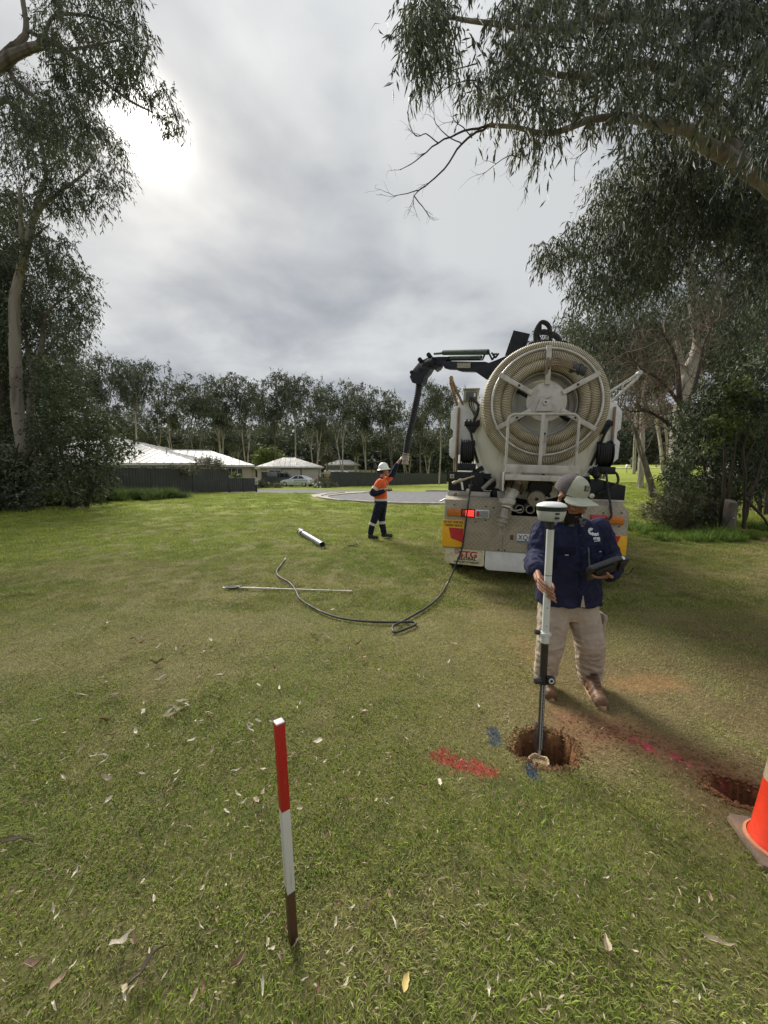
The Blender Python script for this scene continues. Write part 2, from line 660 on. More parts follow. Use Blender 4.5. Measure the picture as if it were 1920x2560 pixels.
def copy_tree(o, parent=None):
    c = o.copy()
    COL.objects.link(c)
    c.parent = parent
    for ch in list(o.children):
        copy_tree(ch, c)
    return c


def text_mesh(s, size, bold=0.0, shear=0.0, space=1.0, xs=1.0):
    """flat outline lettering -> (verts, faces) in the XY plane, centred"""
    cu = bpy.data.curves.new('lettering', 'FONT')
    cu.body = s
    cu.size = size
    cu.align_x = 'CENTER'
    cu.align_y = 'CENTER'
    cu.offset = bold
    cu.shear = shear
    cu.space_character = space
    cu.resolution_u = 3
    o = bpy.data.objects.new('lettering', cu)
    COL.objects.link(o)
    dg = bpy.context.evaluated_depsgraph_get()
    dg.update()
    me = bpy.data.meshes.new_from_object(o.evaluated_get(dg))
    vs = [(v.co.x * xs, v.co.y) for v in me.vertices]
    fs = [tuple(p.vertices) for p in me.polygons]
    bpy.data.objects.remove(o)
    bpy.data.curves.remove(cu)
    bpy.data.meshes.remove(me)
    return vs, fs


def lettering(name, s, size, o, u, v, material, parent=None, lift=0.002, snap=None, **kw):
    """lettering on a surface: origin o, right vector u, up vector v; snap = BVH tree to drape it on"""
    vs, fs = text_mesh(s, size, **kw)
    return flat_mark(name, vs, fs, o, u, v, material, parent, lift, snap)


def flat_mark(name, vs, fs, o, u, v, material, parent=None, lift=0.002, snap=None):
    o, u, v = Vector(o), Vector(u).normalized(), Vector(v).normalized()
    n = u.cross(v).normalized()
    out = []
    for a, b in vs:
        p = o + u * a + v * b + n * lift
        if snap is not None:
            h = snap.ray_cast(o + u * a + v * b + n * 0.25, -n, 0.6)
            if h[0] is not None:
                p = h[0] + n * lift
        out.append(p)
    return raw_obj(name, [tuple(p) for p in out], fs, material, parent, smooth=False)

# ------------------------------------------------------------------ ground, turf, road
def graded(lo, hi, f0, f1, step, grow=1.13, cap=6.0):
    """grid lines: fine between f0 and f1, widening outside"""
    a = list(np.arange(f0, f1, step))
    s = step
    p = f1
    out = []
    while p < hi:
        out.append(p)
        s = min(s * grow, cap)
        p += s
    out.append(hi)
    s = step
    p = f0
    left = []
    while p > lo:
        s = min(s * grow, cap)
        p -= s
        left.append(max(p, lo))
    return np.array(sorted(set(np.round(left + a + out, 4))))


def earth_rgb(x, y):
    c, dry = turf_rgb(x, y)
    tramp, sandy = soil_f(x, y)
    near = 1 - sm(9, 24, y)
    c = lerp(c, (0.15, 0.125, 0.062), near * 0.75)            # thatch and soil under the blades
    c = lerp(c, (0.27, 0.145, 0.080), tramp * .95)
    c = lerp(c, (0.38, 0.21, 0.09), sandy * .7)
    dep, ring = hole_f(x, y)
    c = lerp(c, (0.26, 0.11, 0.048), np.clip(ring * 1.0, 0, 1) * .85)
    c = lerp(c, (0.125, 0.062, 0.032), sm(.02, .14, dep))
    red, pink, blue = paint_f(x, y)
    c = lerp(c, (.40, .06, .06), red * .5)
    c = lerp(c, (.55, .045, .10), pink * sm(.50, .62, fbm(x, y, 26, 2, 8)) * (dep < .03) * .8)
    c = lerp(c, (.06, .10, .15), blue * .5)
    edge = road_d(x, y)
    c = lerp(c, (0.16, 0.14, 0.10), (1 - sm(0.2, 1.3, edge)) * .5)
    return c


def make_ground():
    xs = graded(-260, 260, -2.0, 2.4, 0.022, 1.10)
    ys = graded(-30, 420, 0.75, 3.3, 0.022, 1.075)
    X, Y = np.meshgrid(xs, ys)
    x, y = X.ravel(), Y.ravel()
    z = gz(x, y)
    inroad = 1 - sm(-0.4, 0.0, road_d(x, y))
    z = z - 0.10 * inroad
    nx, ny = len(xs), len(ys)
    i = np.arange(nx * ny).reshape(ny, nx)
    q = np.stack([i[:-1, :-1].ravel(), i[:-1, 1:].ravel(), i[1:, 1:].ravel(), i[1:, :-1].ravel()], 1)
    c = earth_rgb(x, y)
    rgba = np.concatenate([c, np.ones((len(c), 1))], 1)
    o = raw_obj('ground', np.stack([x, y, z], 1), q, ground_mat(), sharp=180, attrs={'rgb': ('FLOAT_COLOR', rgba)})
    tag(o, 'mown grassy verge with worn patches and two dug holes', 'ground', kind='structure')


make_ground()


def blades(x, y, length, lean, az, width, rgb, curl=0.5):
    """one bent three-triangle blade for each root"""
    n = len(x)
    z = gz(x, y)
    dx, dy = np.cos(az), np.sin(az)
    px, py = -dy, dx
    up0 = np.cos(lean)
    out0 = np.sin(lean)
    l2 = np.clip(lean + curl, 0, 1.75)
    mx = x + dx * out0 * length * .5
    my = y + dy * out0 * length * .5
    mz = z + up0 * length * .5
    tx = mx + dx * np.sin(l2) * length * .5
    ty = my + dy * np.sin(l2) * length * .5
    tz = np.maximum(mz + np.cos(l2) * length * .5, z + 0.003)
    w = width * .5
    V = np.empty((n, 5, 3), np.float32)
    V[:, 0] = np.stack([x - px * w, y - py * w, z - .004], 1)
    V[:, 1] = np.stack([x + px * w, y + py * w, z - .004], 1)
    V[:, 2] = np.stack([mx + px * w * .8, my + py * w * .8, mz], 1)
    V[:, 3] = np.stack([mx - px * w * .8, my - py * w * .8, mz], 1)
    V[:, 4] = np.stack([tx, ty, tz], 1)
    b = (np.arange(n) * 5)[:, None]
    T = np.concatenate([b + np.array([[0, 1, 2]]), b + np.array([[0, 2, 3]]), b + np.array([[3, 2, 4]])], 0)
    C = np.repeat(np.concatenate([rgb, np.ones((n, 1))], 1), 5, 0)
    return V.reshape(-1, 3), T, C


def near_grass():
    # sample the wedge of turf in front of the camera, denser where it is closer
    n = 820000
    y = 0.72 + (5.0 - 0.72) * RNG.random(n) ** 1.0
    x = (RNG.random(n) * 2 - 1) * (1.02 * y + 0.28)
    keep = RNG.random(n) < (1.02 * y + .28) / (1.02 * 5.0 + .28)
    x, y = x[keep], y[keep]
    # thin out with distance
    keep = RNG.random(len(x)) < np.clip(1.2 - 0.16 * y, .42, 1)
    x, y = x[keep], y[keep]
    tramp, sandy = soil_f(x, y)
    dep, ring = hole_f(x, y)
    bald = np.clip(tramp * .93 + sandy * .72, 0, .95)
    bald = np.maximum(bald, sm(.45, .8, ring) * .97)
    clump = fbm(x, y, 7, 2, 77)
    keep = (RNG.random(len(x)) > bald) & (dep < .03) & (RNG.random(len(x)) < .45 + 1.0 * clump)
    x, y = x[keep], y[keep]
    n = len(x)
    c, dry = turf_rgb(x, y)
    tall = fbm(x, y, 1.6, 3, 88)
    L = (0.014 + 0.031 * RNG.random(n) ** 1.3) * (0.55 + 0.9 * tall) * (1 - .3 * dry)
    lean = np.abs(RNG.normal(0.88, 0.45, n)) + dry * .35
    lean = np.clip(lean, 0, 1.5)
    flow = fbm(x, y, 1.2, 2, 99) * 9
    az = flow + RNG.normal(0, 1.3, n)
    W = 0.0024 + 0.0028 * RNG.random(n)
    # straw: a share of every patch is dead and pale
    straw = RNG.random(n) < (.15 + .42 * dry)
    sc = np.array([[0.42, 0.36, 0.20]]) * (0.6 + .6 * RNG.random((n, 1)))
    c = c * (0.55 + 0.95 * RNG.random((n, 1)))
    g = RNG.random(n) < .12
    c[g] = c[g] * np.array([[1.25, 1.35, .9]])
    c = np.where(straw[:, None], sc, c)
    W = np.where(straw, W * .8, W)
    red, pink, blue = paint_f(x, y)
    hit = RNG.random(n)
    c = np.where((red * .8 > hit)[:, None], np.array([[0.66, 0.09, 0.095]]) * (.6 + .7 * RNG.random((n, 1))), c)
    c = np.where((pink > hit)[:, None], np.array([[0.70, 0.07, 0.13]]) * (.6 + .7 * RNG.random((n, 1))), c)
    c = np.where((blue > hit)[:, None], np.array([[0.05, 0.10, 0.185]]) * (.5 + .9 * RNG.random((n, 1))), c)
    dusty = np.clip(soil_f(x, y)[0] * 1.2, 0, 1)
    c = lerp(c, (0.27, 0.155, 0.085), dusty * .75)
    V, T, C = blades(x, y, L, lean, az, W, c)
    o = raw_obj('turf_blades', V, T, grass_mat(), smooth=False, attrs={'rgb': ('FLOAT_COLOR', C)})
    tag(o, 'short mown turf blades nearest the camera', 'grass', kind='stuff')
    return n


NB = near_grass()


def scatter_gn(name, pts, scl, rot, idx, rgb, sources, label, cat='grass'):
    """points -> instanced tufts (uncountable grass)"""
    me = bpy.data.meshes.new(name)
    me.vertices.add(len(pts))
    me.vertices.foreach_set('co', np.asarray(pts, np.float32).ravel())
    for an, typ, data, key in (('scl', 'FLOAT', scl, 'value'), ('rot', 'FLOAT_VECTOR', rot, 'vector'), ('idx', 'INT', idx, 'value'),
                               ('irgb', 'FLOAT_COLOR', rgb, 'color')):
        a = me.attributes.new(an, typ, 'POINT')
        a.data.foreach_set(key, np.asarray(data, np.int32 if typ == 'INT' else np.float32).ravel())
    o = bpy.data.objects.new(name, me)
    COL.objects.link(o)
    src = bpy.data.collections.new(name + '_sources')
    for s in sources:
        for c in list(s.users_collection):
            c.objects.unlink(s)
        src.objects.link(s)
    ng = bpy.data.node_groups.new(name, 'GeometryNodeTree')
    ng.interface.new_socket('Geometry', in_out='INPUT', socket_type='NodeSocketGeometry')
    ng.interface.new_socket('Geometry', in_out='OUTPUT', socket_type='NodeSocketGeometry')
    N = ng.nodes.new
    gi, go = N('NodeGroupInput'), N('NodeGroupOutput')
    ci = N('GeometryNodeCollectionInfo')
    ci.inputs['Collection'].default_value = src
    ci.inputs['Separate Children'].default_value = True
    ci.inputs['Reset Children'].default_value = True
    ip = N('GeometryNodeInstanceOnPoints')
    ip.inputs['Pick Instance'].default_value = True

    def att(nm, typ):
        a = N('GeometryNodeInputNamedAttribute')
        a.data_type = typ
        a.inputs['Name'].default_value = nm
        return a.outputs['Attribute']
    L = ng.links.new
    L(gi.outputs[0], ip.inputs['Points'])
    L(ci.outputs[0], ip.inputs['Instance'])
    L(att('idx', 'INT'), ip.inputs['Instance Index'])
    L(att('scl', 'FLOAT'), ip.inputs['Scale'])
    L(att('rot', 'FLOAT_VECTOR'), ip.inputs['Rotation'])
    L(ip.outputs[0], go.inputs[0])
    md = o.modifiers.new('scatter', 'NODES')
    md.node_group = ng
    tag(o, label, cat, kind='stuff')
    return o


TUFT_MAT = tuft_mat()


def tuft(name, nb, radius, lmin, lmax, wid, leanm=.6):
    n = nb
    r = radius * np.sqrt(RNG.random(n))
    a = RNG.random(n) * 6.283
    x, y = r * np.cos(a), r * np.sin(a)
    L = lmin + (lmax - lmin) * RNG.random(n)
    lean = np.clip(np.abs(RNG.normal(leanm, .35, n)), 0, 1.4)
    az = RNG.random(n) * 6.283
    V, T, C = blades(x + 500, y + 900, L, lean, az, wid * (.7 + .6 * RNG.random(n)), np.zeros((n, 3)))
    V = V - np.array([500, 900, 0], np.float32)
    zz = np.repeat(gz(x + 500, y + 900), 5)
    V[:, 2] -= zz
    tint = np.repeat(np.clip(RNG.normal(.45, .25, n), 0, 1), 5)
    return raw_obj(name, V, T, TUFT_MAT, smooth=False, attrs={'tint': ('FLOAT', tint)})


def far_grass():
    src = [tuft('tuft_%d' % i, 110, 0.16, 0.018, 0.05, 0.0055, .8) for i in range(6)]
    P_, S_, R_, I_, C_ = [], [], [], [], []
    for y0, y1, dens, s0, s1 in ((4.6, 8, 75, .8, 1.05), (8, 14, 34, 1.0, 1.5), (14, 30, 8, 1.6, 2.6)):
        area = (y1 - y0) * (2 * 1.05 * y1 + .6)
        n = int(area * dens)
        y = y0 + (y1 - y0) * RNG.random(n)
        x = (RNG.random(n) * 2 - 1) * (1.05 * y1 + .3)
        k = (np.abs(x) < 1.05 * y + .4) & (road_d(x, y) > .9)
        x, y = x[k], y[k]
        tramp, sandy = soil_f(x, y)
        k = RNG.random(len(x)) > np.maximum(tramp, sandy) * .85
        x, y = x[k], y[k]
        n = len(x)
        P_.append(np.stack([x, y, gz(x, y)], 1))
        lng = fbm(x, y, .8, 3, 123)
        S_.append((s0 + (s1 - s0) * RNG.random(n)) * (.7 + .6 * lng))
        R_.append(np.stack([RNG.normal(0, .08, n), RNG.normal(0, .08, n), RNG.random(n) * 6.283], 1))
        I_.append(RNG.integers(0, 6, n))
        c, dry = turf_rgb(x, y)
        c = c * (.75 + .5 * RNG.random((n, 1)))
        st = RNG.random(n) < dry * .35
        c[st] = np.array([[.34, .30, .16]]) * (.8 + .4 * RNG.random((st.sum(), 1)))
        C_.append(np.concatenate([c, np.ones((n, 1))], 1))
    scatter_gn('turf_tufts', np.concatenate(P_), np.concatenate(S_), np.concatenate(R_), np.concatenate(I_), np.concatenate(C_), src,
               'mown green lawn reaching from the truck to the street')


far_grass()


def long_grass():
    src = [tuft('long_tuft_%d' % i, 46, 0.10, 0.18, 0.46, 0.013, .45) for i in range(4)]
    x, y = [], []
    # right: bright tussocks round the cut stump
    n = 520
    a = RNG.random(n)
    xx = 6.6 + 5.5 * RNG.random(n)
    yy = 9.9 + 2.3 * (RNG.random(n) - .5) + (xx - 8.5) * -.1
    k = fbm(xx, yy, 1.2, 2, 5) > .38
    x.append(xx[k]); y.append(yy[k])
    nr = k.sum()
    # left: rank grass at the foot of the shrubs
    n = 1300
    t = RNG.random(n)
    xx = -17.5 + 4.8 * t + RNG.normal(0, .5, n)
    yy = 14.6 + 7.5 * t ** 1.4 + np.abs(RNG.normal(0, .7, n))
    x.append(xx); y.append(yy)
    x, y = np.concatenate(x), np.concatenate(y)
    n = len(x)
    s = .5 + .75 * RNG.random(n)
    s[nr:] *= 1.7
    s[:nr] *= .75
    c = np.tile(np.array([[.15, .24, .045]]), (n, 1)) * (.7 + .6 * RNG.random((n, 1)))
    c[nr:] = np.array([[.10, .145, .04]]) * (.6 + .7 * RNG.random((n - nr, 1)))
    sand = soil_f(x, y)[0]
    k = RNG.random(n) > sand
    pts = np.stack([x, y, gz(x, y)], 1)
    rot = np.stack([RNG.normal(0, .1, n), RNG.normal(0, .1, n), RNG.random(n) * 6.28], 1)
    scatter_gn('long_grass', pts[k], s[k], rot[k], RNG.integers(0, 4, n)[k], np.concatenate([c, np.ones((n, 1))], 1)[k], src,
               'unmown tussocks of long grass at the feet of the shrubs')


long_grass()

ASPHALT = principled('asphalt', (0.17, 0.17, 0.18), 0.9, var=.16, scale=3, bump=.5, bscale=160, spec=.2)
CONCRETE = principled('concrete', (0.42, 0.385, 0.33), 0.9, var=.14, scale=4, bump=.3, bscale=60, dirt=(.2, .17, .13), dirt_amt=.3, spec=.2)


def ribbon(name, poly_in, poly_out, z, mat, label, cat, drop=.25, parent=None):
    """a strip between two polylines following the ground, with real thickness"""
    n = len(poly_in)
    vs, fs = [], []
    for a, b in zip(poly_in, poly_out):
        for (x, y) in (a, b):
            vs.append((x, y, gzf(x, y) + z))
    for a, b in zip(poly_in, poly_out):
        for (x, y) in (a, b):
            vs.append((x, y, gzf(x, y) + z - drop))
    m = 2 * n
    for i in range(n - 1):
        a, b, c, d = 2 * i, 2 * i + 1, 2 * i + 3, 2 * i + 2
        fs += [(a, b, c, d), (m + d, m + c, m + b, m + a), (a, d, m + d, m + a), (b, m + b, m + c, c)]
    fs += [(0, m, m + 1, 1), (m - 2, m - 1, 2 * m - 1, 2 * m - 2)]
    o = raw_obj(name, vs, fs, mat, parent, smooth=True, sharp=25)
    bm = bmesh.new()
    bm.from_mesh(o.data)
    bmesh.ops.recalc_face_normals(bm, faces=bm.faces)
    bm.to_mesh(o.data)
    bm.free()
    return tag(o, label, cat, kind='structure')


def make_road():
    # turning circle as one asphalt sheet with the lane and the exit road
    xs, ys = np.arange(-32, 42, .5), np.arange(17, 42, .5)
    X, Y = np.meshgrid(xs, ys)
    d = road_d(X, Y)
    idx = -np.ones(X.shape, int)
    vs, fs = [], []
    for j in range(len(ys) - 1):
        for i in range(len(xs) - 1):
            if min(d[j, i], d[j, i + 1], d[j + 1, i], d[j + 1, i + 1]) < 0.25:
                q = []
                for (jj, ii) in ((j, i), (j, i + 1), (j + 1, i + 1), (j + 1, i)):
                    if idx[jj, ii] < 0:
                        idx[jj, ii] = len(vs)
                        vs.append((X[jj, ii], Y[jj, ii], float(gz0(X[jj, ii], Y[jj, ii])) * 0 + gzf(X[jj, ii], Y[jj, ii]) - .035))
                    q.append(int(idx[jj, ii]))
                fs.append(tuple(q))
    tag(raw_obj('road', vs, fs, ASPHALT, sharp=180), 'grey asphalt turning circle at the end of the street', 'road', kind='structure')
    # kerb round the near side of the circle
    a = np.radians(np.linspace(150, 345, 60))
    for nm, r0, r1, z in (('kerb', ROAD_R - .05, ROAD_R + .22, .075), ('kerb_channel', ROAD_R - .50, ROAD_R - .054, .0)):
        pi_ = [(ROAD_C[0] + r0 * math.cos(t), ROAD_C[1] + r0 * math.sin(t)) for t in a]
        po = [(ROAD_C[0] + r1 * math.cos(t), ROAD_C[1] + r1 * math.sin(t)) for t in a]
        ribbon(nm, pi_, po, z, CONCRETE, 'pale concrete %s curving round the turning circle' % ('kerb' if nm == 'kerb' else 'gutter strip'), 'kerb')
    a = np.radians(np.linspace(15, 92, 30))
    r0, r1 = ROAD_R - .05, ROAD_R + .22
    ribbon('kerb', [(ROAD_C[0] + r0 * math.cos(t), ROAD_C[1] + r0 * math.sin(t)) for t in a],
           [(ROAD_C[0] + r1 * math.cos(t), ROAD_C[1] + r1 * math.sin(t)) for t in a], .075, CONCRETE,
           'pale concrete kerb on the far side of the turning circle', 'kerb')
    # concrete driveway apron on the left of the circle
    pts_in = [(-4.4, 24.0), (-3.6, 27.2), (-2.6, 29.6), (-1.2, 31.8)]
    pts_out = [(-5.2, 27.2), (-4.8, 29.0), (-3.8, 31.0), (-1.8, 33.6)]
    ribbon('driveway', pts_in, pts_out, .02, CONCRETE, 'pale concrete driveway apron beside the turning circle', 'driveway')
    # far road on the rise to the right
    t = np.linspace(0, 1, 30)
    ax = 30 + 60 * t
    ribbon('far_road', [(x, 62.0 + 4 * (x - 30) / 60) for x in ax], [(x, 66.0 + 4 * (x - 30) / 60) for x in ax], .05, CONCRETE,
           'pale far road crossing the rise behind the trees', 'road')


make_road()

# ------------------------------------------------------------------ vegetation
LEAF_GUM = leaf_mat('gum_leaf', (0.030, 0.045, 0.028), (0.150, 0.165, 0.085), .16)
LEAF_FAR = leaf_mat('far_gum_leaf', (0.048, 0.062, 0.042), (0.185, 0.205, 0.120), .15)  # both leaf tones lifted, distance haze put into the colour
LEAF_DARK = leaf_mat('shrub_leaf', (0.026, 0.040, 0.020), (0.115, 0.145, 0.065), .15, .62)
LEAF_LIME = leaf_mat('lime_leaf', (0.06, 0.095, 0.02), (0.18, 0.235, 0.05), .25)
LEAF_OLIVE = leaf_mat('olive_leaf', (0.06, 0.065, 0.035), (0.17, 0.16, 0.09), .2)


def bark(name, pale, dark, amt=.5, sc=2.2):
    m = bpy.data.materials.new(name)
    m.use_nodes = True
    t = NT(m.node_tree)
    b = m.node_tree.nodes['Principled BSDF']
    g = t.n('ShaderNodeNewGeometry')
    p = t.vm('MULTIPLY', g.outputs['Position'], (1, 1, .28))
    n = t.noise(p, sc, 6, .65, .6)
    n2 = t.noise(p, sc * 9, 4, .6)
    c = t.mix(t.ramp(n, .62 - amt * .3, .78 - amt * .25), pale, dark)
    c = t.mix(t.m('MULTIPLY', n2, .5), c, tuple(v * .45 for v in pale))
    t.s(b.inputs['Base Color'], c)
    b.inputs['Roughness'].default_value = .85
    b.inputs['Specular IOR Level'].default_value = .2
    bn = t.n('ShaderNodeBump', ins={'Strength': .6, 'Distance': .03, 'Height': n2})
    t.s(b.inputs['Normal'], bn.outputs[0])
    MATS[name] = m
    return m


BARK_PALE = bark('gum_bark', (0.50, 0.455, 0.39), (0.20, 0.165, 0.135))
BARK_MID = bark('weathered_gum_bark', (0.30, 0.265, 0.225), (0.15, 0.125, 0.10), .55, 3.0)
BARK_GREY = bark('grey_bark', (0.20, 0.175, 0.15), (0.085, 0.07, 0.055), .6)
BARK_DARK = bark('dark_bark', (0.085, 0.068, 0.055), (0.04, 0.032, 0.026), .5)
TWIG_DEAD = bark('dead_twig', (0.23, 0.175, 0.14), (0.11, 0.08, 0.065), .5)


def unit(a):
    return a / np.maximum(np.linalg.norm(a, axis=-1, keepdims=True), 1e-9)


def leaf_quads(pos, axis, L, W, rng):
    n = len(pos)
    side = unit(np.cross(axis, unit(rng.normal(size=(n, 3)))))
    nor = np.cross(axis, side)
    mid = pos + axis * (L * .45)[:, None]
    bend = nor * (L * rng.normal(0, .12, n))[:, None]
    V = np.empty((n, 4, 3), np.float32)
    V[:, 0] = pos
    V[:, 1] = mid + side * (W * .5)[:, None] + bend
    V[:, 2] = pos + axis * L[:, None]
    V[:, 3] = mid - side * (W * .5)[:, None] + bend
    return V.reshape(-1, 3), (np.arange(n) * 4)[:, None] + np.array([[0, 1, 2, 3]])


def crown(name, centers, radii, per, leaf, wid, mat, parent, rng, droop=.9, strand=8, tint=.42, flat=.75, spread=1.0):
    """foliage: every cluster is a bundle of hanging strands that carry the leaves"""
    centers = np.asarray(centers, float)
    radii = np.asarray(radii, float)
    ns = np.maximum(1, (per / strand * rng.uniform(.6, 1.4, len(centers)))).astype(int)
    ci = np.repeat(np.arange(len(centers)), ns)
    S = len(ci)
    dirs = unit(rng.normal(size=(S, 3)))
    rad = radii[ci] * rng.random(S) ** .45
    off = dirs * rad[:, None] * np.array([1, 1, flat])
    start = centers[ci] + off * .75
    sd = unit(dirs * .7 + rng.normal(0, .5, (S, 3)) + np.array([0, 0, -droop * .45]))
    Ls = radii[ci] * rng.uniform(.35, .85, S) * spread
    ctint = np.clip(rng.normal(tint, .22, len(centers)), 0, 1)[ci]
    k = np.repeat(np.arange(S), strand)
    t = np.tile(np.linspace(.05, 1, strand), S) + rng.normal(0, .05, S * strand)
    pos = start[k] + sd[k] * (Ls[k] * t)[:, None]
    pos[:, 2] -= Ls[k] * .45 * droop * t * t
    n = len(k)
    ax = unit(sd[k] * .45 + np.array([0, 0, -droop]) + rng.normal(0, .5, (n, 3)))
    L = leaf * rng.uniform(.45, 1.4, n)
    W = wid * rng.uniform(.7, 1.3, n)
    V, Q = leaf_quads(pos, ax, L, W, rng)
    tv = np.repeat(np.clip(ctint[k] + rng.normal(0, .2, n), 0, 1), 4)
    return raw_obj(name, V, Q, mat, parent, smooth=False, attrs={'tint': ('FLOAT', tv)})


def in_poly(x, y, poly):
    c = np.zeros(len(x), bool)
    n = len(poly)
    for i in range(n):
        (x0, y0), (x1, y1) = poly[i], poly[(i + 1) % n]
        if y0 == y1:
            continue
        k = ((y0 > y) != (y1 > y)) & (x < (x1 - x0) * (y - y0) / (y1 - y0) + x0)
        c ^= k
    return c


def poly_points(poly, n, y0, y1, rng, holes=()):
    """points spread through a volume whose outline was measured on the photograph"""
    xs = [p[0] for p in poly]
    ys = [p[1] for p in poly]
    out = []
    while len(out) < n:
        x = rng.uniform(min(xs), max(xs), 4 * n)
        y = rng.uniform(min(ys), max(ys), 4 * n)
        k = in_poly(x, y, poly)
        for h in holes:
            k &= ~in_poly(x, y, h)
        for a, b in zip(x[k], y[k]):
            out.append(tuple(P(a, b, rng.uniform(y0, y1))))
    return np.array(out[:n])


def smooth_path(pts, radii, sub=5, wob=0.0, rng=None):
    """Catmull-Rom through the given points; radii interpolated"""
    pts = [Vector(p) for p in pts]
    out, rs = [], []
    n = len(pts)
    for i in range(n - 1):
        p0, p1, p2, p3 = pts[max(i - 1, 0)], pts[i], pts[i + 1], pts[min(i + 2, n - 1)]
        for k in range(sub):
            t = k / sub
            q = 0.5 * ((2 * p1) + (p2 - p0) * t + (2 * p0 - 5 * p1 + 4 * p2 - p3) * t * t + (3 * p1 - p0 - 3 * p2 + p3) * t ** 3)
            r = radii[i] * (1 - t) + radii[i + 1] * t
            if wob and rng is not None and (i or k):
                q = q + Vector(rng.normal(0, wob * r, 3))
            out.append(q)
            rs.append(r)
    out.append(pts[-1])
    rs.append(radii[-1])
    return out, rs


def twigs_to(mb, nodes, node_r, centers, rng, r0=.5, n=5, sag=.12, maxlen=None, grow=True):
    """a thin curved branch from the nearest limb point to each foliage cluster"""
    N = [Vector(p) for p in nodes]
    R = list(node_r)
    base = len(N)
    order = np.argsort([min((Vector(c) - q).length for q in N[:base]) for c in centers])
    for ci in order:
        c = Vector(centers[ci])
        best, bi = 1e9, 0
        for i, q in enumerate(N):
            d = (q - c).length + max(0, q.z - c.z) * .3
            if d < best:
                best, bi = d, i
        q = N[bi]
        ln = (c - q).length
        if maxlen and ln > maxlen:
            continue
        r = min(R[bi] * .6, .012 + .016 * ln) * r0 * 2
        mid = (q + c) / 2 + Vector(rng.normal(0, .08 * ln, 3)) + Vector((0, 0, sag * ln))
        pts, rs = smooth_path([q, mid, c], [r, r * .7, r * .35], 3)
        mb.tube(pts, rs, n, caps=False)
        if grow:
            N.append(mid)
            R.append(r * .7)
            N.append(c)
            R.append(r * .4)
    return mb


def limbs(mb, paths, rng, n=10, wob=.06):
    nodes, nr = [], []
    for pts, rad in paths:
        q, r = smooth_path(pts, rad, 6, wob, rng)
        mb.tube(q, r, n)
        nodes += q
        nr += r
    return nodes, nr


def dead_branch(mb, p, d, ln, r, depth, rng, spread=.6, up=.05, n=5):
    """leafless branching twigs"""
    pts = [p]
    q = p.copy()
    dd = d.copy()
    for i in range(4):
        dd = (dd + Vector(rng.normal(0, .22, 3)) + Vector((0, 0, up))).normalized()
        q = q + dd * ln / 4
        pts.append(q.copy())
    mb.tube(pts, [r * (1 - .15 * i) for i in range(5)], n, caps=False)
    if depth <= 0:
        return
    for i in range(rng.integers(2, 5)):
        k = rng.integers(1, 5)
        nd = (dd + Vector(rng.normal(0, spread, 3))).normalized()
        dead_branch(mb, pts[k], nd, ln * rng.uniform(.45, .8), r * .5, depth - 1, rng, spread, up, max(3, n - 1))


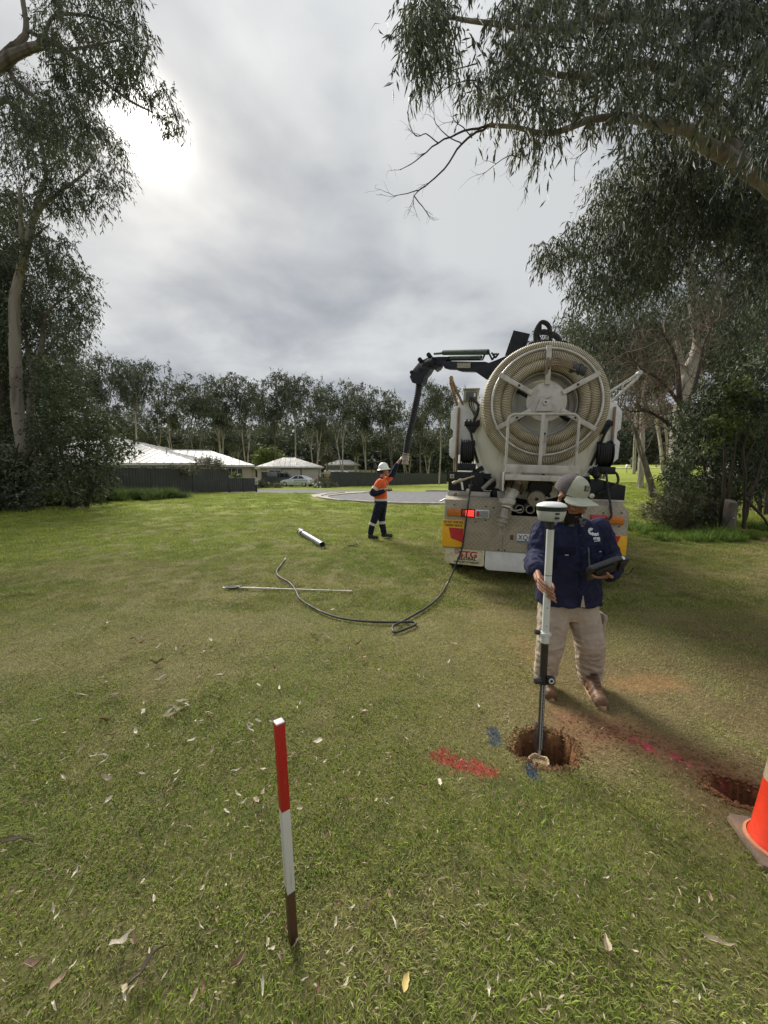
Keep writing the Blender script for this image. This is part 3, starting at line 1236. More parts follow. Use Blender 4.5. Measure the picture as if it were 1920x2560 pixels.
# ---- right: the big gum whose limb hangs over the truck
def overhanging_gum():
    rng = np.random.default_rng(3)
    base = (9.6, 5.6)
    t = thing('gum_tree', 'big gum tree reaching in from the right with a thick pale limb over the truck', 'tree', (base[0], base[1], gzf(*base)))
    o = Vector(t.location)
    mb = MB()
    W = lambda *a: P(*a) - o
    paths = [
        ([Vector((0, 0, -.2)), Vector((0.1, .1, 2.2)), Vector((-.15, .2, 4.6)), Vector((-.6, .3, 7.2)), Vector((-1.0, .5, 10.5))], [.52, .42, .38, .30, .16]),
        ([Vector((-.1, .2, 3.6)), W(2010, 520, 6.6), W(1920, 455, 6.4), W(1860, 418, 6.3), W(1790, 375, 6.2), W(1745, 357, 6.2), W(1722, 328, 6.1), W(1640, 312, 6.0), W(1560, 292, 6.0), W(1470, 300, 5.9)],
         [.22, .15, .125, .113, .104, .09, .074, .064, .05, .04]),
        ([W(1470, 300, 5.9), W(1400, 328, 5.8), W(1345, 332, 5.8), W(1290, 318, 5.7), W(1222, 313, 5.6)], [.045, .036, .032, .027, .024]),
        ([W(1860, 418, 6.3), W(1800, 300, 6.6), W(1720, 200, 6.8), W(1600, 160, 6.9), W(1450, 190, 6.8), W(1330, 170, 6.6), W(1230, 100, 6.5)], [.10, .085, .07, .06, .045, .03, .02]),
        ([Vector((-.6, .3, 7.2)), W(1930, 60, 7.4), W(1750, 50, 7.2), W(1560, 40, 6.9), W(1380, 70, 6.6), W(1200, 55, 6.3), W(1110, 40, 6.2)], [.16, .12, .10, .075, .05, .03, .02]),
        ([Vector((-.1, .2, 4.0)), W(1960, 640, 9.5), W(1840, 600, 9.3), W(1700, 595, 9.2), W(1560, 620, 9.0), W(1440, 650, 8.8)], [.14, .10, .075, .055, .04, .02]),
        ([Vector((-.15, .2, 4.6)), W(1990, 330, 8.5), W(1880, 330, 8.8), W(1780, 420, 9.0), W(1640, 480, 9.0), W(1500, 520, 8.8)], [.14, .10, .085, .06, .04, .025]),
    ]
    nodes, nr = limbs(mb, paths, rng, 12, .05)
    mb.build('trunk', BARK_MID, t)
    polyA = [(1030, -60), (1022, 150), (1052, 205), (1110, 150), (1150, 170), (1185, 250), (1225, 275), (1300, 240), (1330, 300), (1400, 330), (1430, 285), (1480, 330),
             (1560, 300), (1700, 330), (1780, 400), (1920, 470), (1960, 470), (1960, -60)]
    holes = [[(1120, -60), (1135, 130), (1190, 200), (1230, 150), (1260, 60), (1240, -60)], [(1440, 60), (1480, 20), (1500, 100), (1450, 120)]]
    limb_zone = [(1600, 270), (1700, 280), (1800, 330), (1960, 420), (1960, 540), (1850, 470), (1740, 400), (1600, 350)]
    cA = np.concatenate([poly_points(polyA, 500, 5.0, 8.2, rng, holes + [limb_zone]), poly_points(limb_zone, 60, 7.2, 8.8, rng)])
    polyA0 = [(1035, -40), (1025, 150), (1050, 195), (1105, 140), (1110, -40)]
    cA0 = poly_points(polyA0, 20, 5.6, 6.2, rng)
    cA = np.concatenate([cA, cA0])
    polyB = [(1345, 650), (1360, 612), (1425, 604), (1470, 560), (1495, 470), (1555, 390), (1700, 430), (1960, 520), (1960, 760), (1790, 700), (1660, 690), (1560, 740), (1460, 750), (1440, 715), (1500, 640), (1420, 640)]
    cB = poly_points(polyB, 400, 7.8, 11.0, rng, [[(1695, 560), (1775, 560), (1775, 790), (1695, 790)], [(1775, 700), (1840, 500), (1890, 500), (1830, 740)]])
    cG = poly_points([(1560, 330), (1700, 345), (1800, 405), (1960, 480), (1960, 600), (1800, 520), (1680, 450), (1560, 400)], 90, 7.6, 9.8, rng)
    cB = np.concatenate([cB, cG])
    cD = np.array([tuple(P(a, b, y)) for a, b, y in ((1290, 335, 5.7), (1310, 365, 5.7), (1340, 350, 5.8), (1380, 345, 5.8))])
    tw = MB()
    loc = np.array(o)
    twigs_to(tw, nodes, nr, np.concatenate([cA, cB, cD]) - loc, rng, .42, 5)
    tw.build('branches', BARK_GREY, t)['kind'] = 'stuff'
    crown('crown', np.concatenate([cA, cD]) - loc, rng.uniform(.22, .42, len(cA) + len(cD)), 62, .155, .024, LEAF_GUM, t, rng, 1.25, 8)
    crown('crown', cB - loc, rng.uniform(.35, .62, len(cB)), 90, .15, .026, LEAF_GUM, t, rng, 1.15, 9)
    # bare forked twigs hanging clear of the leaves
    dm = MB()
    for pts in ([(1222, 313), (1160, 330), (1095, 357), (1040, 402), (1000, 425)], [(1222, 313), (1155, 360), (1112, 420), (1062, 465), (1030, 480), (985, 490)],
                [(1155, 360), (1120, 340), (1090, 310), (1085, 280)], [(1180, 345), (1160, 320), (1135, 300), (1133, 262)], [(1062, 465), (1035, 490), (1035, 520)], [(1035, 490), (1060, 522), (1070, 535)],
                [(1095, 357), (1065, 335), (1040, 340), (1022, 310)], [(1190, 160), (1150, 170), (1110, 180), (1068, 182)], [(1195, 200), (1150, 205), (1110, 225), (1072, 265)],
                [(1360, 332), (1350, 380), (1325, 430), (1318, 470)], [(1345, 332), (1310, 370), (1265, 415)], [(1460, 320), (1468, 370), (1440, 400), (1436, 455)], [(1300, 395), (1270, 390), (1215, 430)]):
        q, r = smooth_path([W(a, b, 5.6) for a, b in pts], list(np.linspace(.016 if len(pts) > 4 else .008, .0035, len(pts))), 4, .35, rng)
        dm.tube(q, r, 5)
        for _ in range(3):
            k = rng.integers(len(q) // 2, len(q))
            dead_branch(dm, q[k], (q[k] - q[max(0, k - 3)]).normalized(), rng.uniform(.12, .3), .004, 1, rng, .5, 0, 3)
    dm.build('bare_twigs', BARK_DARK, t)['kind'] = 'stuff'


overhanging_gum()


# ---- left: tall pale gum and its neighbours
def left_trees():
    rng = np.random.default_rng(5)
    b = P(62, 1240, 17.0)
    t = thing('gum_tree', 'tall pale-trunked gum at the left edge in front of the sun', 'tree', (b.x, 17.0, gzf(b.x, 17)))
    o = Vector(t.location)
    W = lambda *a: P(*a) - o
    mb = MB()
    paths = [([Vector((0, 0, -.2)), W(60, 1150, 17), W(45, 1020, 17), W(38, 880, 17), W(36, 760, 17), W(48, 690, 17), W(66, 620, 17), W(80, 560, 17), W(95, 500, 17.2), W(115, 440, 17.4), W(100, 330, 17.4)],
              [.29, .25, .225, .205, .185, .16, .135, .115, .095, .075, .04]),
             ([W(48, 690, 17), W(58, 640, 16.6), W(52, 560, 16.2), W(50, 470, 16)], [.12, .10, .08, .05]),
             ([W(80, 560, 17), W(110, 510, 16.8), W(150, 480, 16.6), W(215, 430, 16.4), W(230, 400, 16.4)], [.10, .08, .06, .04, .02]),
             ([W(76, 600, 17), W(100, 580, 17.2), W(125, 560, 17.4)], [.06, .045, .02])]
    nodes, nr = limbs(mb, paths, rng, 12)
    mb.build('trunk', BARK_MID, t)
    poly = [(0, 330), (90, 250), (200, 290), (260, 320), (330, 390), (300, 450), (250, 520), (205, 510), (180, 560), (200, 600), (225, 640), (160, 640), (120, 680), (0, 660)]
    c = poly_points(poly, 125, 15.5, 19.0, rng)
    tw = MB()
    loc = np.array(o)
    twigs_to(tw, nodes, nr, c - loc, rng, .5, 5)
    tw.build('branches', BARK_GREY, t)['kind'] = 'stuff'
    crown('crown', c - loc, rng.uniform(.45, .9, len(c)), 130, .21, .040, LEAF_GUM, t, rng, 1.0, 9)

    # the gum nearer the camera, whose limbs reach across the sun
    b = P(-140, 1235, 13.0)
    t = thing('gum_tree', 'gum branches spreading across the sun at the top left', 'tree', (b.x, 13.0, gzf(b.x, 13)))
    o = Vector(t.location)
    loc = np.array(o)
    W = lambda *a: P(*a) - o
    mb = MB()
    paths = [([Vector((0, 0, -.2)), W(-150, 900, 13), W(-120, 500, 13), W(-70, 250, 13), W(0, 165, 12.8), W(50, 130, 12.6), W(95, 115, 12.5), W(130, 105, 12.4), W(190, 145, 12.2), W(260, 205, 12.0), W(330, 255, 11.8), W(380, 280, 11.7)],
              [.34, .30, .26, .19, .16, .13, .11, .09, .06, .045, .03, .015]),
             ([W(-70, 250, 13), W(10, 140, 12.8), W(50, 105, 12.8), W(66, 75, 12.8), W(60, 20, 12.8), W(50, -60, 12.8)], [.15, .11, .09, .075, .065, .05]),
             ([W(66, 75, 12.8), W(108, 90, 12.7), W(130, 45, 12.6), W(180, 35, 12.4), W(260, 50, 12.2), W(310, 75, 12)], [.06, .05, .045, .04, .03, .015]),
             ([W(95, 115, 12.5), W(140, 128, 12.4), W(200, 120, 12.2), W(300, 100, 12)], [.06, .05, .035, .02]),
             ([W(-120, 300, 13), W(0, 172, 13), W(40, 205, 12.9), W(90, 245, 12.8), W(130, 290, 12.8)], [.13, .085, .075, .06, .03]),
             ([W(-110, 380, 13), W(0, 255, 13), W(50, 290, 12.9), W(90, 325, 12.9), W(120, 350, 12.9)], [.12, .075, .065, .045, .02])]
    nodes, nr = limbs(mb, paths, rng, 10)
    mb.build('trunk', BARK_GREY, t)
    poly = [(70, -60), (330, -60), (345, 60), (385, 140), (360, 170), (340, 215), (290, 240), (250, 235), (200, 225), (140, 190), (110, 150), (120, 110), (100, 20)]
    poly2 = [(0, 175), (60, 150), (100, 230), (180, 235), (230, 280), (260, 340), (200, 370), (110, 340), (0, 330)]
    poly3 = [(335, 250), (390, 215), (425, 225), (455, 300), (420, 310), (370, 300), (345, 325)]
    c = np.concatenate([poly_points(poly, 125, 10.8, 13.6, rng), poly_points(poly2, 70, 11.5, 14, rng), poly_points(poly3, 9, 11.4, 12, rng)])
    tw = MB()
    twigs_to(tw, nodes, nr, c - loc, rng, .45, 5)
    tw.build('branches', BARK_GREY, t)['kind'] = 'stuff'
    crown('crown', c - loc, rng.uniform(.3, .55, len(c)), 95, .18, .030, LEAF_GUM, t, rng, 1.1, 8)

    # slimmer forked gum just behind, its crown half way up the sky
    b = P(92, 1240, 18.5)
    t = thing('gum_tree', 'slim forked grey gum just right of the tall pale trunk', 'tree', (b.x, 18.5, gzf(b.x, 18.5)))
    o = Vector(t.location)
    loc = np.array(o)
    W = lambda *a: P(*a) - o
    mb = MB()
    paths = [([Vector((0, 0, -.2)), W(78, 1120, 18.5), W(76, 1000, 18.5), W(90, 930, 18.5), W(104, 870, 18.5), W(110, 800, 18.5), W(140, 760, 18.3), W(175, 740, 18.2)], [.17, .15, .14, .12, .10, .08, .05, .02]),
             ([W(82, 940, 18.5), W(68, 880, 18.7), W(62, 820, 18.8), W(52, 790, 18.8)], [.08, .07, .05, .03]),
             ([W(76, 1000, 18.5), W(110, 980, 18.2), W(160, 975, 18), W(200, 970, 18), W(220, 950, 18)], [.06, .05, .04, .03, .015])]
    nodes, nr = limbs(mb, paths, rng, 10)
    mb.build('trunk', BARK_GREY, t)
    poly = [(0, 640), (120, 660), (170, 655), (215, 680), (230, 720), (252, 790), (225, 810), (195, 850), (150, 900), (110, 960), (0, 900)]
    c = poly_points(poly, 160, 18.0, 22, rng)
    tw = MB()
    twigs_to(tw, nodes, nr, c - loc, rng, .5, 5)
    tw.build('branches', BARK_DARK, t)['kind'] = 'stuff'
    crown('crown', c - loc, rng.uniform(.5, .95, len(c)), 120, .20, .05, LEAF_FAR, t, rng, .75, 8, .38)

    # dark trunk at the very edge
    b = P(12, 1240, 19.5)
    t = thing('dark_tree', 'dark rough-barked trunk at the far left edge behind the pale gum', 'tree', (b.x, 19.5, gzf(b.x, 19.5)))
    o = Vector(t.location)
    loc = np.array(o)
    W = lambda *a: P(*a) - o
    mb = MB()
    nodes, nr = limbs(mb, [([Vector((0, 0, -.2)), W(12, 1000, 19.5), W(5, 880, 19.5), W(-10, 700, 19.5), W(-20, 560, 19.5)], [.34, .28, .25, .18, .08]),
                           ([W(5, 900, 19.5), W(25, 880, 19.4), W(60, 870, 19.3), W(95, 860, 19.2)], [.09, .07, .05, .02]),
                           ([W(-5, 800, 19.5), W(20, 795, 19.4), W(50, 800, 19.3)], [.08, .06, .03])], rng, 10)
    mb.build('trunk', BARK_DARK, t)
    c = poly_points([(-60, 480), (0, 480), (60, 560), (40, 660), (60, 760), (30, 900), (-60, 900)], 100, 18, 21, rng)
    tw = MB()
    twigs_to(tw, nodes, nr, c - loc, rng, .5, 5)
    tw.build('branches', BARK_DARK, t)['kind'] = 'stuff'
    crown('crown', c - loc, rng.uniform(.5, .9, len(c)), 110, .2, .06, LEAF_DARK, t, rng, .6, 8, .35)

    # the mass of dark shrubs under them, as three shrubs
    specs = [('tall dark shrub hiding the left end of the house', [(95, 900), (150, 930), (200, 980), (250, 1040), (300, 1090), (335, 1115), (318, 1140), (285, 1180), (280, 1235), (205, 1255), (130, 1250), (100, 1100)], 14.5, 18.5, 175, LEAF_DARK),
             ('dark shrub filling the space under the pale gum', [(-60, 860), (60, 880), (120, 960), (140, 1080), (130, 1240), (60, 1250), (-60, 1260)], 18.2, 21.0, 260, LEAF_DARK),
             ('low grey-green bush in front of the left gums', [(-60, 1130), (20, 1120), (75, 1150), (95, 1200), (80, 1250), (-60, 1275)], 14.6, 16.2, 130, LEAF_FAR)]
    for lab, poly, y0, y1, n, mt in specs:
        c = poly_points(poly, n, y0, y1, rng)
        cx, cy = c[:, 0].mean(), c[:, 1].mean()
        t = thing('shrub', lab, 'shrub', (cx, cy, gzf(cx, cy)), 'dark shrubs under the left gums')
        loc = np.array(t.location)
        mb = MB()
        st = []
        for k in range(6):
            a = rng.random() * 6.28
            p0 = Vector((.25 * math.cos(a), .25 * math.sin(a), -.1))
            q, r = smooth_path([p0, Vector((.7 * math.cos(a), .6 * math.sin(a), 1.2)), Vector((1.6 * math.cos(a), 1.0 * math.sin(a), 2.6))], [.07, .05, .02], 4)
            mb.tube(q, r, 6)
            st += list(zip(q, r))
        mb.build('stem', BARK_DARK, t)
        tw = MB()
        twigs_to(tw, [s[0] for s in st], [s[1] for s in st], c - loc, rng, .5, 4)
        tw.build('branches', BARK_DARK, t)['kind'] = 'stuff'
        crown('crown', c - loc, rng.uniform(.35, .7, len(c)), 105, .13, .062, mt, t, rng, .45, 7, .40)


left_trees()


# ---- background: rows of tall gums
def gum_variant(seed, H=18.0, crown_base=.42, wide=.30, n_l=6):
    rng = np.random.default_rng(seed)
    t = thing('gum_tree', '', 'tree')
    mb = MB()
    nodes, nr, tips = [], [], []
    stems = rng.integers(1, 4)
    for s in range(stems):
        a0 = rng.random() * 6.28
        lean = (.015 if stems == 1 else .07) * H
        fork = H * rng.uniform(crown_base * .8, crown_base * 1.05)
        base = Vector((rng.normal(0, .25), rng.normal(0, .25), -.3)) * (1 if stems > 1 else .3)
        top = base + Vector((math.cos(a0) * lean, math.sin(a0) * lean, fork + .3))
        r0 = H * .0125 * (1 if stems == 1 else .75)
        q, r = smooth_path([base, base.lerp(top, .5) + Vector(rng.normal(0, .12, 3)), top], [r0, r0 * .82, r0 * .7], 5, .05, rng)
        mb.tube(q, r, 8)
        nodes += q
        nr += r
        nl = max(2, n_l // stems + rng.integers(0, 2))
        for k in range(nl):
            a = a0 + 6.28 * k / nl + rng.normal(0, .4)
            hgt = H * rng.uniform(.70, .99) - fork
            out = H * wide * rng.uniform(.25, 1.0)
            e = top + Vector((math.cos(a) * out, math.sin(a) * out, hgt))
            m1 = top + Vector((math.cos(a) * out * .25, math.sin(a) * out * .25, hgt * .38)) + Vector(rng.normal(0, .25, 3))
            m2 = top + Vector((math.cos(a) * out * .6, math.sin(a) * out * .6, hgt * .72)) + Vector(rng.normal(0, .3, 3))
            q, r = smooth_path([top, m1, m2, e], [r0 * .5, r0 * .38, r0 * .24, r0 * .08], 4, .05, rng)
            mb.tube(q, r, 6)
            nodes += q[2:]
            nr += r[2:]
            for (bp, cnt, sp) in ((e, 7, .070), (m2, 8, .080), (m1.lerp(m2, .5), 4, .085)):
                for j in range(cnt):
                    tips.append(tuple(bp + Vector(rng.normal(0, sp * H, 3) * np.array([1, 1, .62]))))
    mb.build('trunk', BARK_PALE if seed % 3 else BARK_GREY, t)
    tips = np.array(tips)
    tips = tips[tips[:, 2] > H * crown_base * .75]
    tips[:, 2] = np.minimum(tips[:, 2], H * .985)
    tw = MB()
    twigs_to(tw, nodes, nr, tips, rng, .6, 4)
    tw.build('branches', BARK_GREY, t)['kind'] = 'stuff'
    crown('crown', tips, rng.uniform(.040, .070, len(tips)) * H, 88, .31, .15, LEAF_FAR, t, rng, .65, 7, .36 + .12 * rng.random())
    return t


def background_trees():
    var = [gum_variant(100 + i, 18, (.46, .56, .42, .50, .44, .58)[i], (.26, .30, .24, .33, .28, .22)[i], (6, 7, 6, 8, 6, 5)[i]) for i in range(6)]
    used = [False] * 6
    # pixel x of the trunk, pixel y of the top, distance, variant, label
    spots = [
        (175, 850, 46, 0, 'tall gum rising behind the dark shrubs, left end of the background row'),
        (265, 846, 48, 3, 'wide gum behind the big roof, second from the left of the background row'),
        (345, 886, 52, 1, 'gum with bare pale limbs above the left end of the black fence'),
        (415, 940, 60, 4, 'shorter dark gum right of the bare pale limbs, behind the big roof'),
        (492, 896, 58, 2, 'tallest gum above the low hip roof of the house'),
        (560, 930, 62, 0, 'gum standing above the right end of the house roof'),
        (622, 918, 62, 3, 'broad gum directly left of the garage roof'),
        (690, 932, 66, 5, 'gum with clustered pale stems above the left garage slope'),
        (738, 925, 64, 1, 'gum above the garage ridge'),
        (785, 960, 72, 4, 'thinner gum behind the right garage slope'),
        (858, 920, 60, 3, 'big round-headed gum behind the street lamp'),
        (918, 948, 66, 0, 'gum just above the worker in the white hard hat'),
        (985, 962, 64, 2, 'pale multi-stemmed gum beside the hanging suction hose'),
        (1052, 965, 68, 5, 'gum seen behind the black suction hose'),
        (1098, 950, 60, 1, 'gum left of the truck body under the boom'),
        (1135, 985, 70, 4, 'gum half hidden by the left side of the truck'),
    ]
    k = 0
    for px, top, Y, v, lab in spots:
        x = P(px, 1192, Y).x
        z = gzf(x, Y)
        H = (P(px, top, Y).z - z) * .94
        if not used[v]:
            o = var[v]
            used[v] = True
        else:
            o = copy_tree(var[v])
        o.location = (x, Y, z)
        o.scale = (H / 18 * RNG.uniform(.62, .88),) * 2 + (H / 18 * (1.0, .93, 1.03, .97, .90, 1.0)[k % 6],)
        o.rotation_euler = (0, 0, (k * 2.1) % 6.28)
        tag(o, lab, 'tree', 'gums in the background row')
        k += 1
    # shorter darker second row
    spots = [(225, 1000, 66), (300, 1030, 70), (385, 1050, 74), (455, 1062, 80), (530, 1055, 82), (600, 1068, 86), (660, 1055, 84), (815, 1062, 84), (885, 1072, 86), (955, 1066, 84), (1020, 1075, 90), (1075, 1070, 86)]
    names = ['far left', 'second from the left', 'third from the left', 'fourth from the left', 'fifth from the left', 'sixth from the left', 'middle', 'fifth from the right', 'fourth from the right', 'third from the right', 'second from the right', 'rightmost']
    for i, (px, top, Y) in enumerate(spots):
        v = (i * 5 + 2) % 6
        o = copy_tree(var[v])
        x = P(px, 1192, Y).x
        z = gzf(x, Y)
        H = P(px, top, Y).z - z
        o.location = (x, Y, z)
        o.scale = (H / 18 * 1.35, H / 18 * 1.35, H / 18)
        o.rotation_euler = (0, 0, i * 1.7)
        tag(o, 'dark lower tree in the second row behind the houses, %s' % names[i], 'tree', 'lower trees of the second row')
    # thin gums on the rise behind the truck and right
    spots = [(1585, 850, 44, 1, 'gum on the rise right behind the truck reel'), (1660, 800, 40, 0, 'gum on the rise behind the bare twiggy tree'),
             (1420, 790, 34, 5, 'gum whose crown shows just above the hose reel'), (1500, 810, 36, 2, 'gum crown right above the reel hose'),
             (1765, 760, 32, 4, 'gum on the rise behind the evergreen bush'), (1890, 700, 30, 3, 'gum on the rise at the right edge of the photo')]
    for px, top, Y, v, lab in spots:
        o = copy_tree(var[v])
        x = P(px, 1192, Y).x
        z = gzf(x, Y)
        H = P(px, top, Y).z - z
        o.location = (x, Y, z)
        o.scale = (H / 18,) * 3
        o.rotation_euler = (0, 0, px * .37)
        tag(o, lab, 'tree', 'gums on the rise at the right')


background_trees()


def far_wood():
    """the wooded ridge that closes the view: one uncountable mass"""
    rng = np.random.default_rng(9)
    n = 5200
    px = rng.uniform(-100, 2050, n)
    Y = rng.uniform(98, 135, n)
    ridge = 1078 - 10 * np.sin(px / 90) - 14 * vnoise(px / 60, px * 0, 3) - 60 * sm(1300, 1600, px)
    f = rng.random(n) ** .8
    c = []
    for a, yy, fr, rg in zip(px, Y, f, ridge):
        x = (a - CX) / F_PX * yy
        g = gzf(x, yy)
        top = P(a, rg, yy).z
        c.append((x, yy, g + (top - g) * fr))
    c = np.array(c)
    o = crown('far_wood', c, rng.uniform(1.6, 2.8, n), 40, 1.0, .55, LEAF_FAR, None, rng, .5, 6, .30)
    tag(o, 'dark wooded ridge behind the rows of gums', 'forest', kind='stuff')


far_wood()


def hills():
    # wooded slope that rises behind the far trees
    xs = np.linspace(-220, 260, 97)
    ys = np.linspace(112, 330, 24)
    X, Y = np.meshgrid(xs, ys)
    x, y = X.ravel(), Y.ravel()
    z = .3 + (y - 112) * .13 + 9 * fbm(x, y, .02, 3, 4) * sm(112, 150, y) + 8 * sm(10, 90, x) * sm(112, 150, y)
    i = np.arange(len(x)).reshape(X.shape)
    q = np.stack([i[:-1, :-1].ravel(), i[:-1, 1:].ravel(), i[1:, 1:].ravel(), i[1:, :-1].ravel()], 1)
    m = principled('wooded_slope', (0.040, 0.052, 0.028), .95, var=.5, scale=.35, bump=1.0, bscale=.6, spec=.1)
    tag(raw_obj('hills', np.stack([x, y, z], 1), q, m, sharp=180), 'dark wooded slope closing the background', 'hill', kind='structure')


hills()


# ---- right: trunks, twigs and evergreen growth beside the truck
def right_growth():
    rng = np.random.default_rng(21)
    # big pale gum behind the evergreen
    b = P(1692, 1228, 22.5)
    t = thing('gum_tree', 'thick pale-barked gum trunk standing behind the evergreen bush', 'tree', (b.x, 22.5, gzf(b.x, 22.5)))
    o = Vector(t.location)
    loc = np.array(o)
    W = lambda *a: P(*a) - o
    mb = MB()
    nodes, nr = limbs(mb, [([Vector((0, 0, -.3)), W(1697, 1100, 22.5), W(1712, 960, 22.5), W(1745, 870, 22.5), W(1738, 770, 22.5), W(1724, 660, 22.5), W(1722, 560, 22.5), W(1730, 480, 22.5)], [.50, .42, .36, .32, .28, .24, .20, .12]),
                           ([W(1745, 870, 22.5), W(1775, 780, 22), W(1800, 700, 21.6), W(1832, 610, 21.2), W(1860, 500, 21), W(1880, 380, 21)], [.22, .20, .185, .165, .13, .07]),
                           ([W(1712, 960, 22.5), W(1690, 820, 22.5), W(1700, 780, 22.4), W(1690, 760, 22.3)], [.14, .10, .07, .03])], rng, 14)
    mb.build('trunk', BARK_PALE, t)
    c = np.concatenate([poly_points([(1560, 560), (1960, 500), (1960, 900), (1800, 860), (1640, 840), (1560, 760)], 300, 20, 25, rng),
                        poly_points([(1390, 800), (1470, 790), (1560, 760), (1640, 800), (1600, 900), (1520, 960), (1470, 880)], 110, 21, 24, rng)])
    tw = MB()
    twigs_to(tw, nodes, nr, c - loc, rng, .45, 5)
    tw.build('branches', BARK_GREY, t)['kind'] = 'stuff'
    crown('crown', c - loc, rng.uniform(.6, 1.15, len(c)), 105, .22, .05, LEAF_GUM, t, rng, .9, 8, .40)

    # thin leaning trunk and its straight neighbour on the grass
    for lab, pts, rad, Y in (('thin grey trunk leaning over the grass right of the truck', [(1637, 1247), (1618, 1180), (1600, 1120), (1585, 1070), (1560, 1030)], [.19, .15, .12, .08, .03], 19.1),
                             ('straight thin trunk with a dark burnt foot behind the leaning one', [(1600, 1222), (1602, 1160), (1606, 1100), (1604, 1040), (1610, 960)], [.20, .17, .15, .12, .05], 25.0),
                             ('pale slim trunk on the rise at the right edge', [(1905, 1262), (1915, 1180), (1920, 1080), (1930, 980), (1925, 880)], [.20, .17, .15, .12, .06], 17.0)):
        b = P(*pts[0], Y)
        t = thing('slim_tree', lab, 'tree', (b.x, Y, gzf(b.x, Y)))
        o = Vector(t.location)
        mb = MB()
        q = [P(a, c_, Y) - o for a, c_ in pts]
        q[0].z = -.2
        nodes, nr = limbs(mb, [(q, rad)], rng, 9)
        mb.build('trunk', BARK_GREY if 'grey' in lab else BARK_PALE, t)
        tw = MB()
        for k in range(7):
            i = rng.integers(len(nodes) // 2, len(nodes))
            dead_branch(tw, nodes[i], Vector((rng.normal(), rng.normal(), .6)).normalized(), rng.uniform(.8, 1.8), .035, 2, rng, .55, .05, 5)
        tw.build('branches', TWIG_DEAD, t)['kind'] = 'stuff'

    # bare twiggy tree
    b = P(1712, 1240, 14.5)
    t = thing('bare_tree', 'leafless brown twiggy tree between the truck and the evergreen bush', 'tree', (b.x, 14.5, gzf(b.x, 14.5)))
    o = Vector(t.location)
    mb = MB()
    W = lambda *a: P(*a) - o
    tw = MB()
    paths = [([Vector((0, 0, -.2)), W(1716, 1120, 14.5), W(1700, 1010, 14.5), W(1690, 900, 14.5), W(1650, 820, 14.5)], [.16, .13, .10, .07, .03]),
             ([W(1716, 1120, 14.5), W(1670, 1060, 14.4), W(1620, 1030, 14.3), W(1575, 1030, 14.2)], [.09, .06, .04, .02]),
             ([W(1705, 1060, 14.5), W(1740, 950, 14.6), W(1760, 860, 14.7), W(1790, 800, 14.8)], [.09, .07, .05, .02]),
             ([W(1700, 1010, 14.5), W(1650, 950, 14.4), W(1600, 920, 14.3), W(1570, 880, 14.3)], [.07, .05, .03, .015])]
    nodes, nr = limbs(mb, paths, rng, 8)
    mb.build('trunk', BARK_DARK, t)
    for k in range(120):
        i = rng.integers(8, len(nodes))
        d = Vector((rng.normal(-.35, .8), rng.normal(0, .6), rng.normal(.45, .5))).normalized()
        dead_branch(tw, nodes[i], d, rng.uniform(.6, 1.4), .018, 2, rng, .6, .06, 4)
    tw.build('twigs', TWIG_DEAD, t)['kind'] = 'stuff'

    # evergreen bushes beside it
    specs = [('dense dark evergreen bush at the right with narrow glossy leaves', [(1655, 1210), (1690, 1120), (1690, 1040), (1740, 980), (1800, 940), (1870, 900), (1960, 860), (1960, 1180), (1890, 1230), (1840, 1270), (1770, 1315), (1700, 1300)], 10.2, 13.2, 430, LEAF_DARK, .15, .034, .42, .6),
             ('low olive spiky shrub at the foot of the evergreen bush', [(1615, 1275), (1650, 1235), (1700, 1225), (1755, 1245), (1765, 1300), (1700, 1325), (1650, 1315)], 10.2, 11.2, 90, LEAF_OLIVE, .13, .018, .5, -.2),
             ('fresh lighter green shoots on the evergreen bush', [(1770, 1060), (1850, 930), (1870, 960), (1830, 1040), (1890, 1080), (1800, 1130), (1760, 1110)], 10.0, 10.8, 28, LEAF_LIME, .10, .035, .45, .2),
             ('feathery dark bush behind the slim stems at the right edge', [(1860, 1080), (1960, 1000), (1960, 1240), (1900, 1200)], 13, 15, 90, LEAF_DARK, .14, .04, .45, .6)]
    for lab, poly, y0, y1, n, mt, lf, wd, rad, dr in specs:
        c = poly_points(poly, n, y0, y1, rng)
        cx, cy = c[:, 0].mean(), c[:, 1].mean()
        t = thing('evergreen_bush' if mt is LEAF_DARK else ('young_shoots' if mt is LEAF_LIME else 'spiky_shrub'), lab, 'bush', (cx, cy, gzf(cx, cy)))
        loc = np.array(t.location)
        mb = MB()
        st = []
        for k in range(5):
            a = rng.random() * 6.28
            hh = max(.5, (c[:, 2].max() - loc[2]) * .7)
            q, r = smooth_path([Vector((.15 * math.cos(a), .15 * math.sin(a), -.1)), Vector((.35 * math.cos(a), .3 * math.sin(a), hh * .5)), Vector((.8 * math.cos(a), .5 * math.sin(a), hh))], [.05, .04, .015], 4)
            mb.tube(q, r, 6)
            st += list(zip(q, r))
        mb.build('stem', BARK_DARK, t)
        tw = MB()
        twigs_to(tw, [s[0] for s in st], [s[1] for s in st], c - loc, rng, .45, 4)
        tw.build('branches', BARK_DARK, t)['kind'] = 'stuff'
        crown('crown', c - loc, rng.uniform(.6, 1.2, len(c)) * rad * .75, 95, lf, wd, mt, t, rng, dr, 8, .42)

    # slender bent stems at the right edge
    b = P(1862, 1325, 10.0)
    t = thing('sapling', 'bunch of slender bent bare stems right of the cut stump', 'sapling', (b.x, 10.0, gzf(b.x, 10)))
    o = Vector(t.location)
    mb = MB()
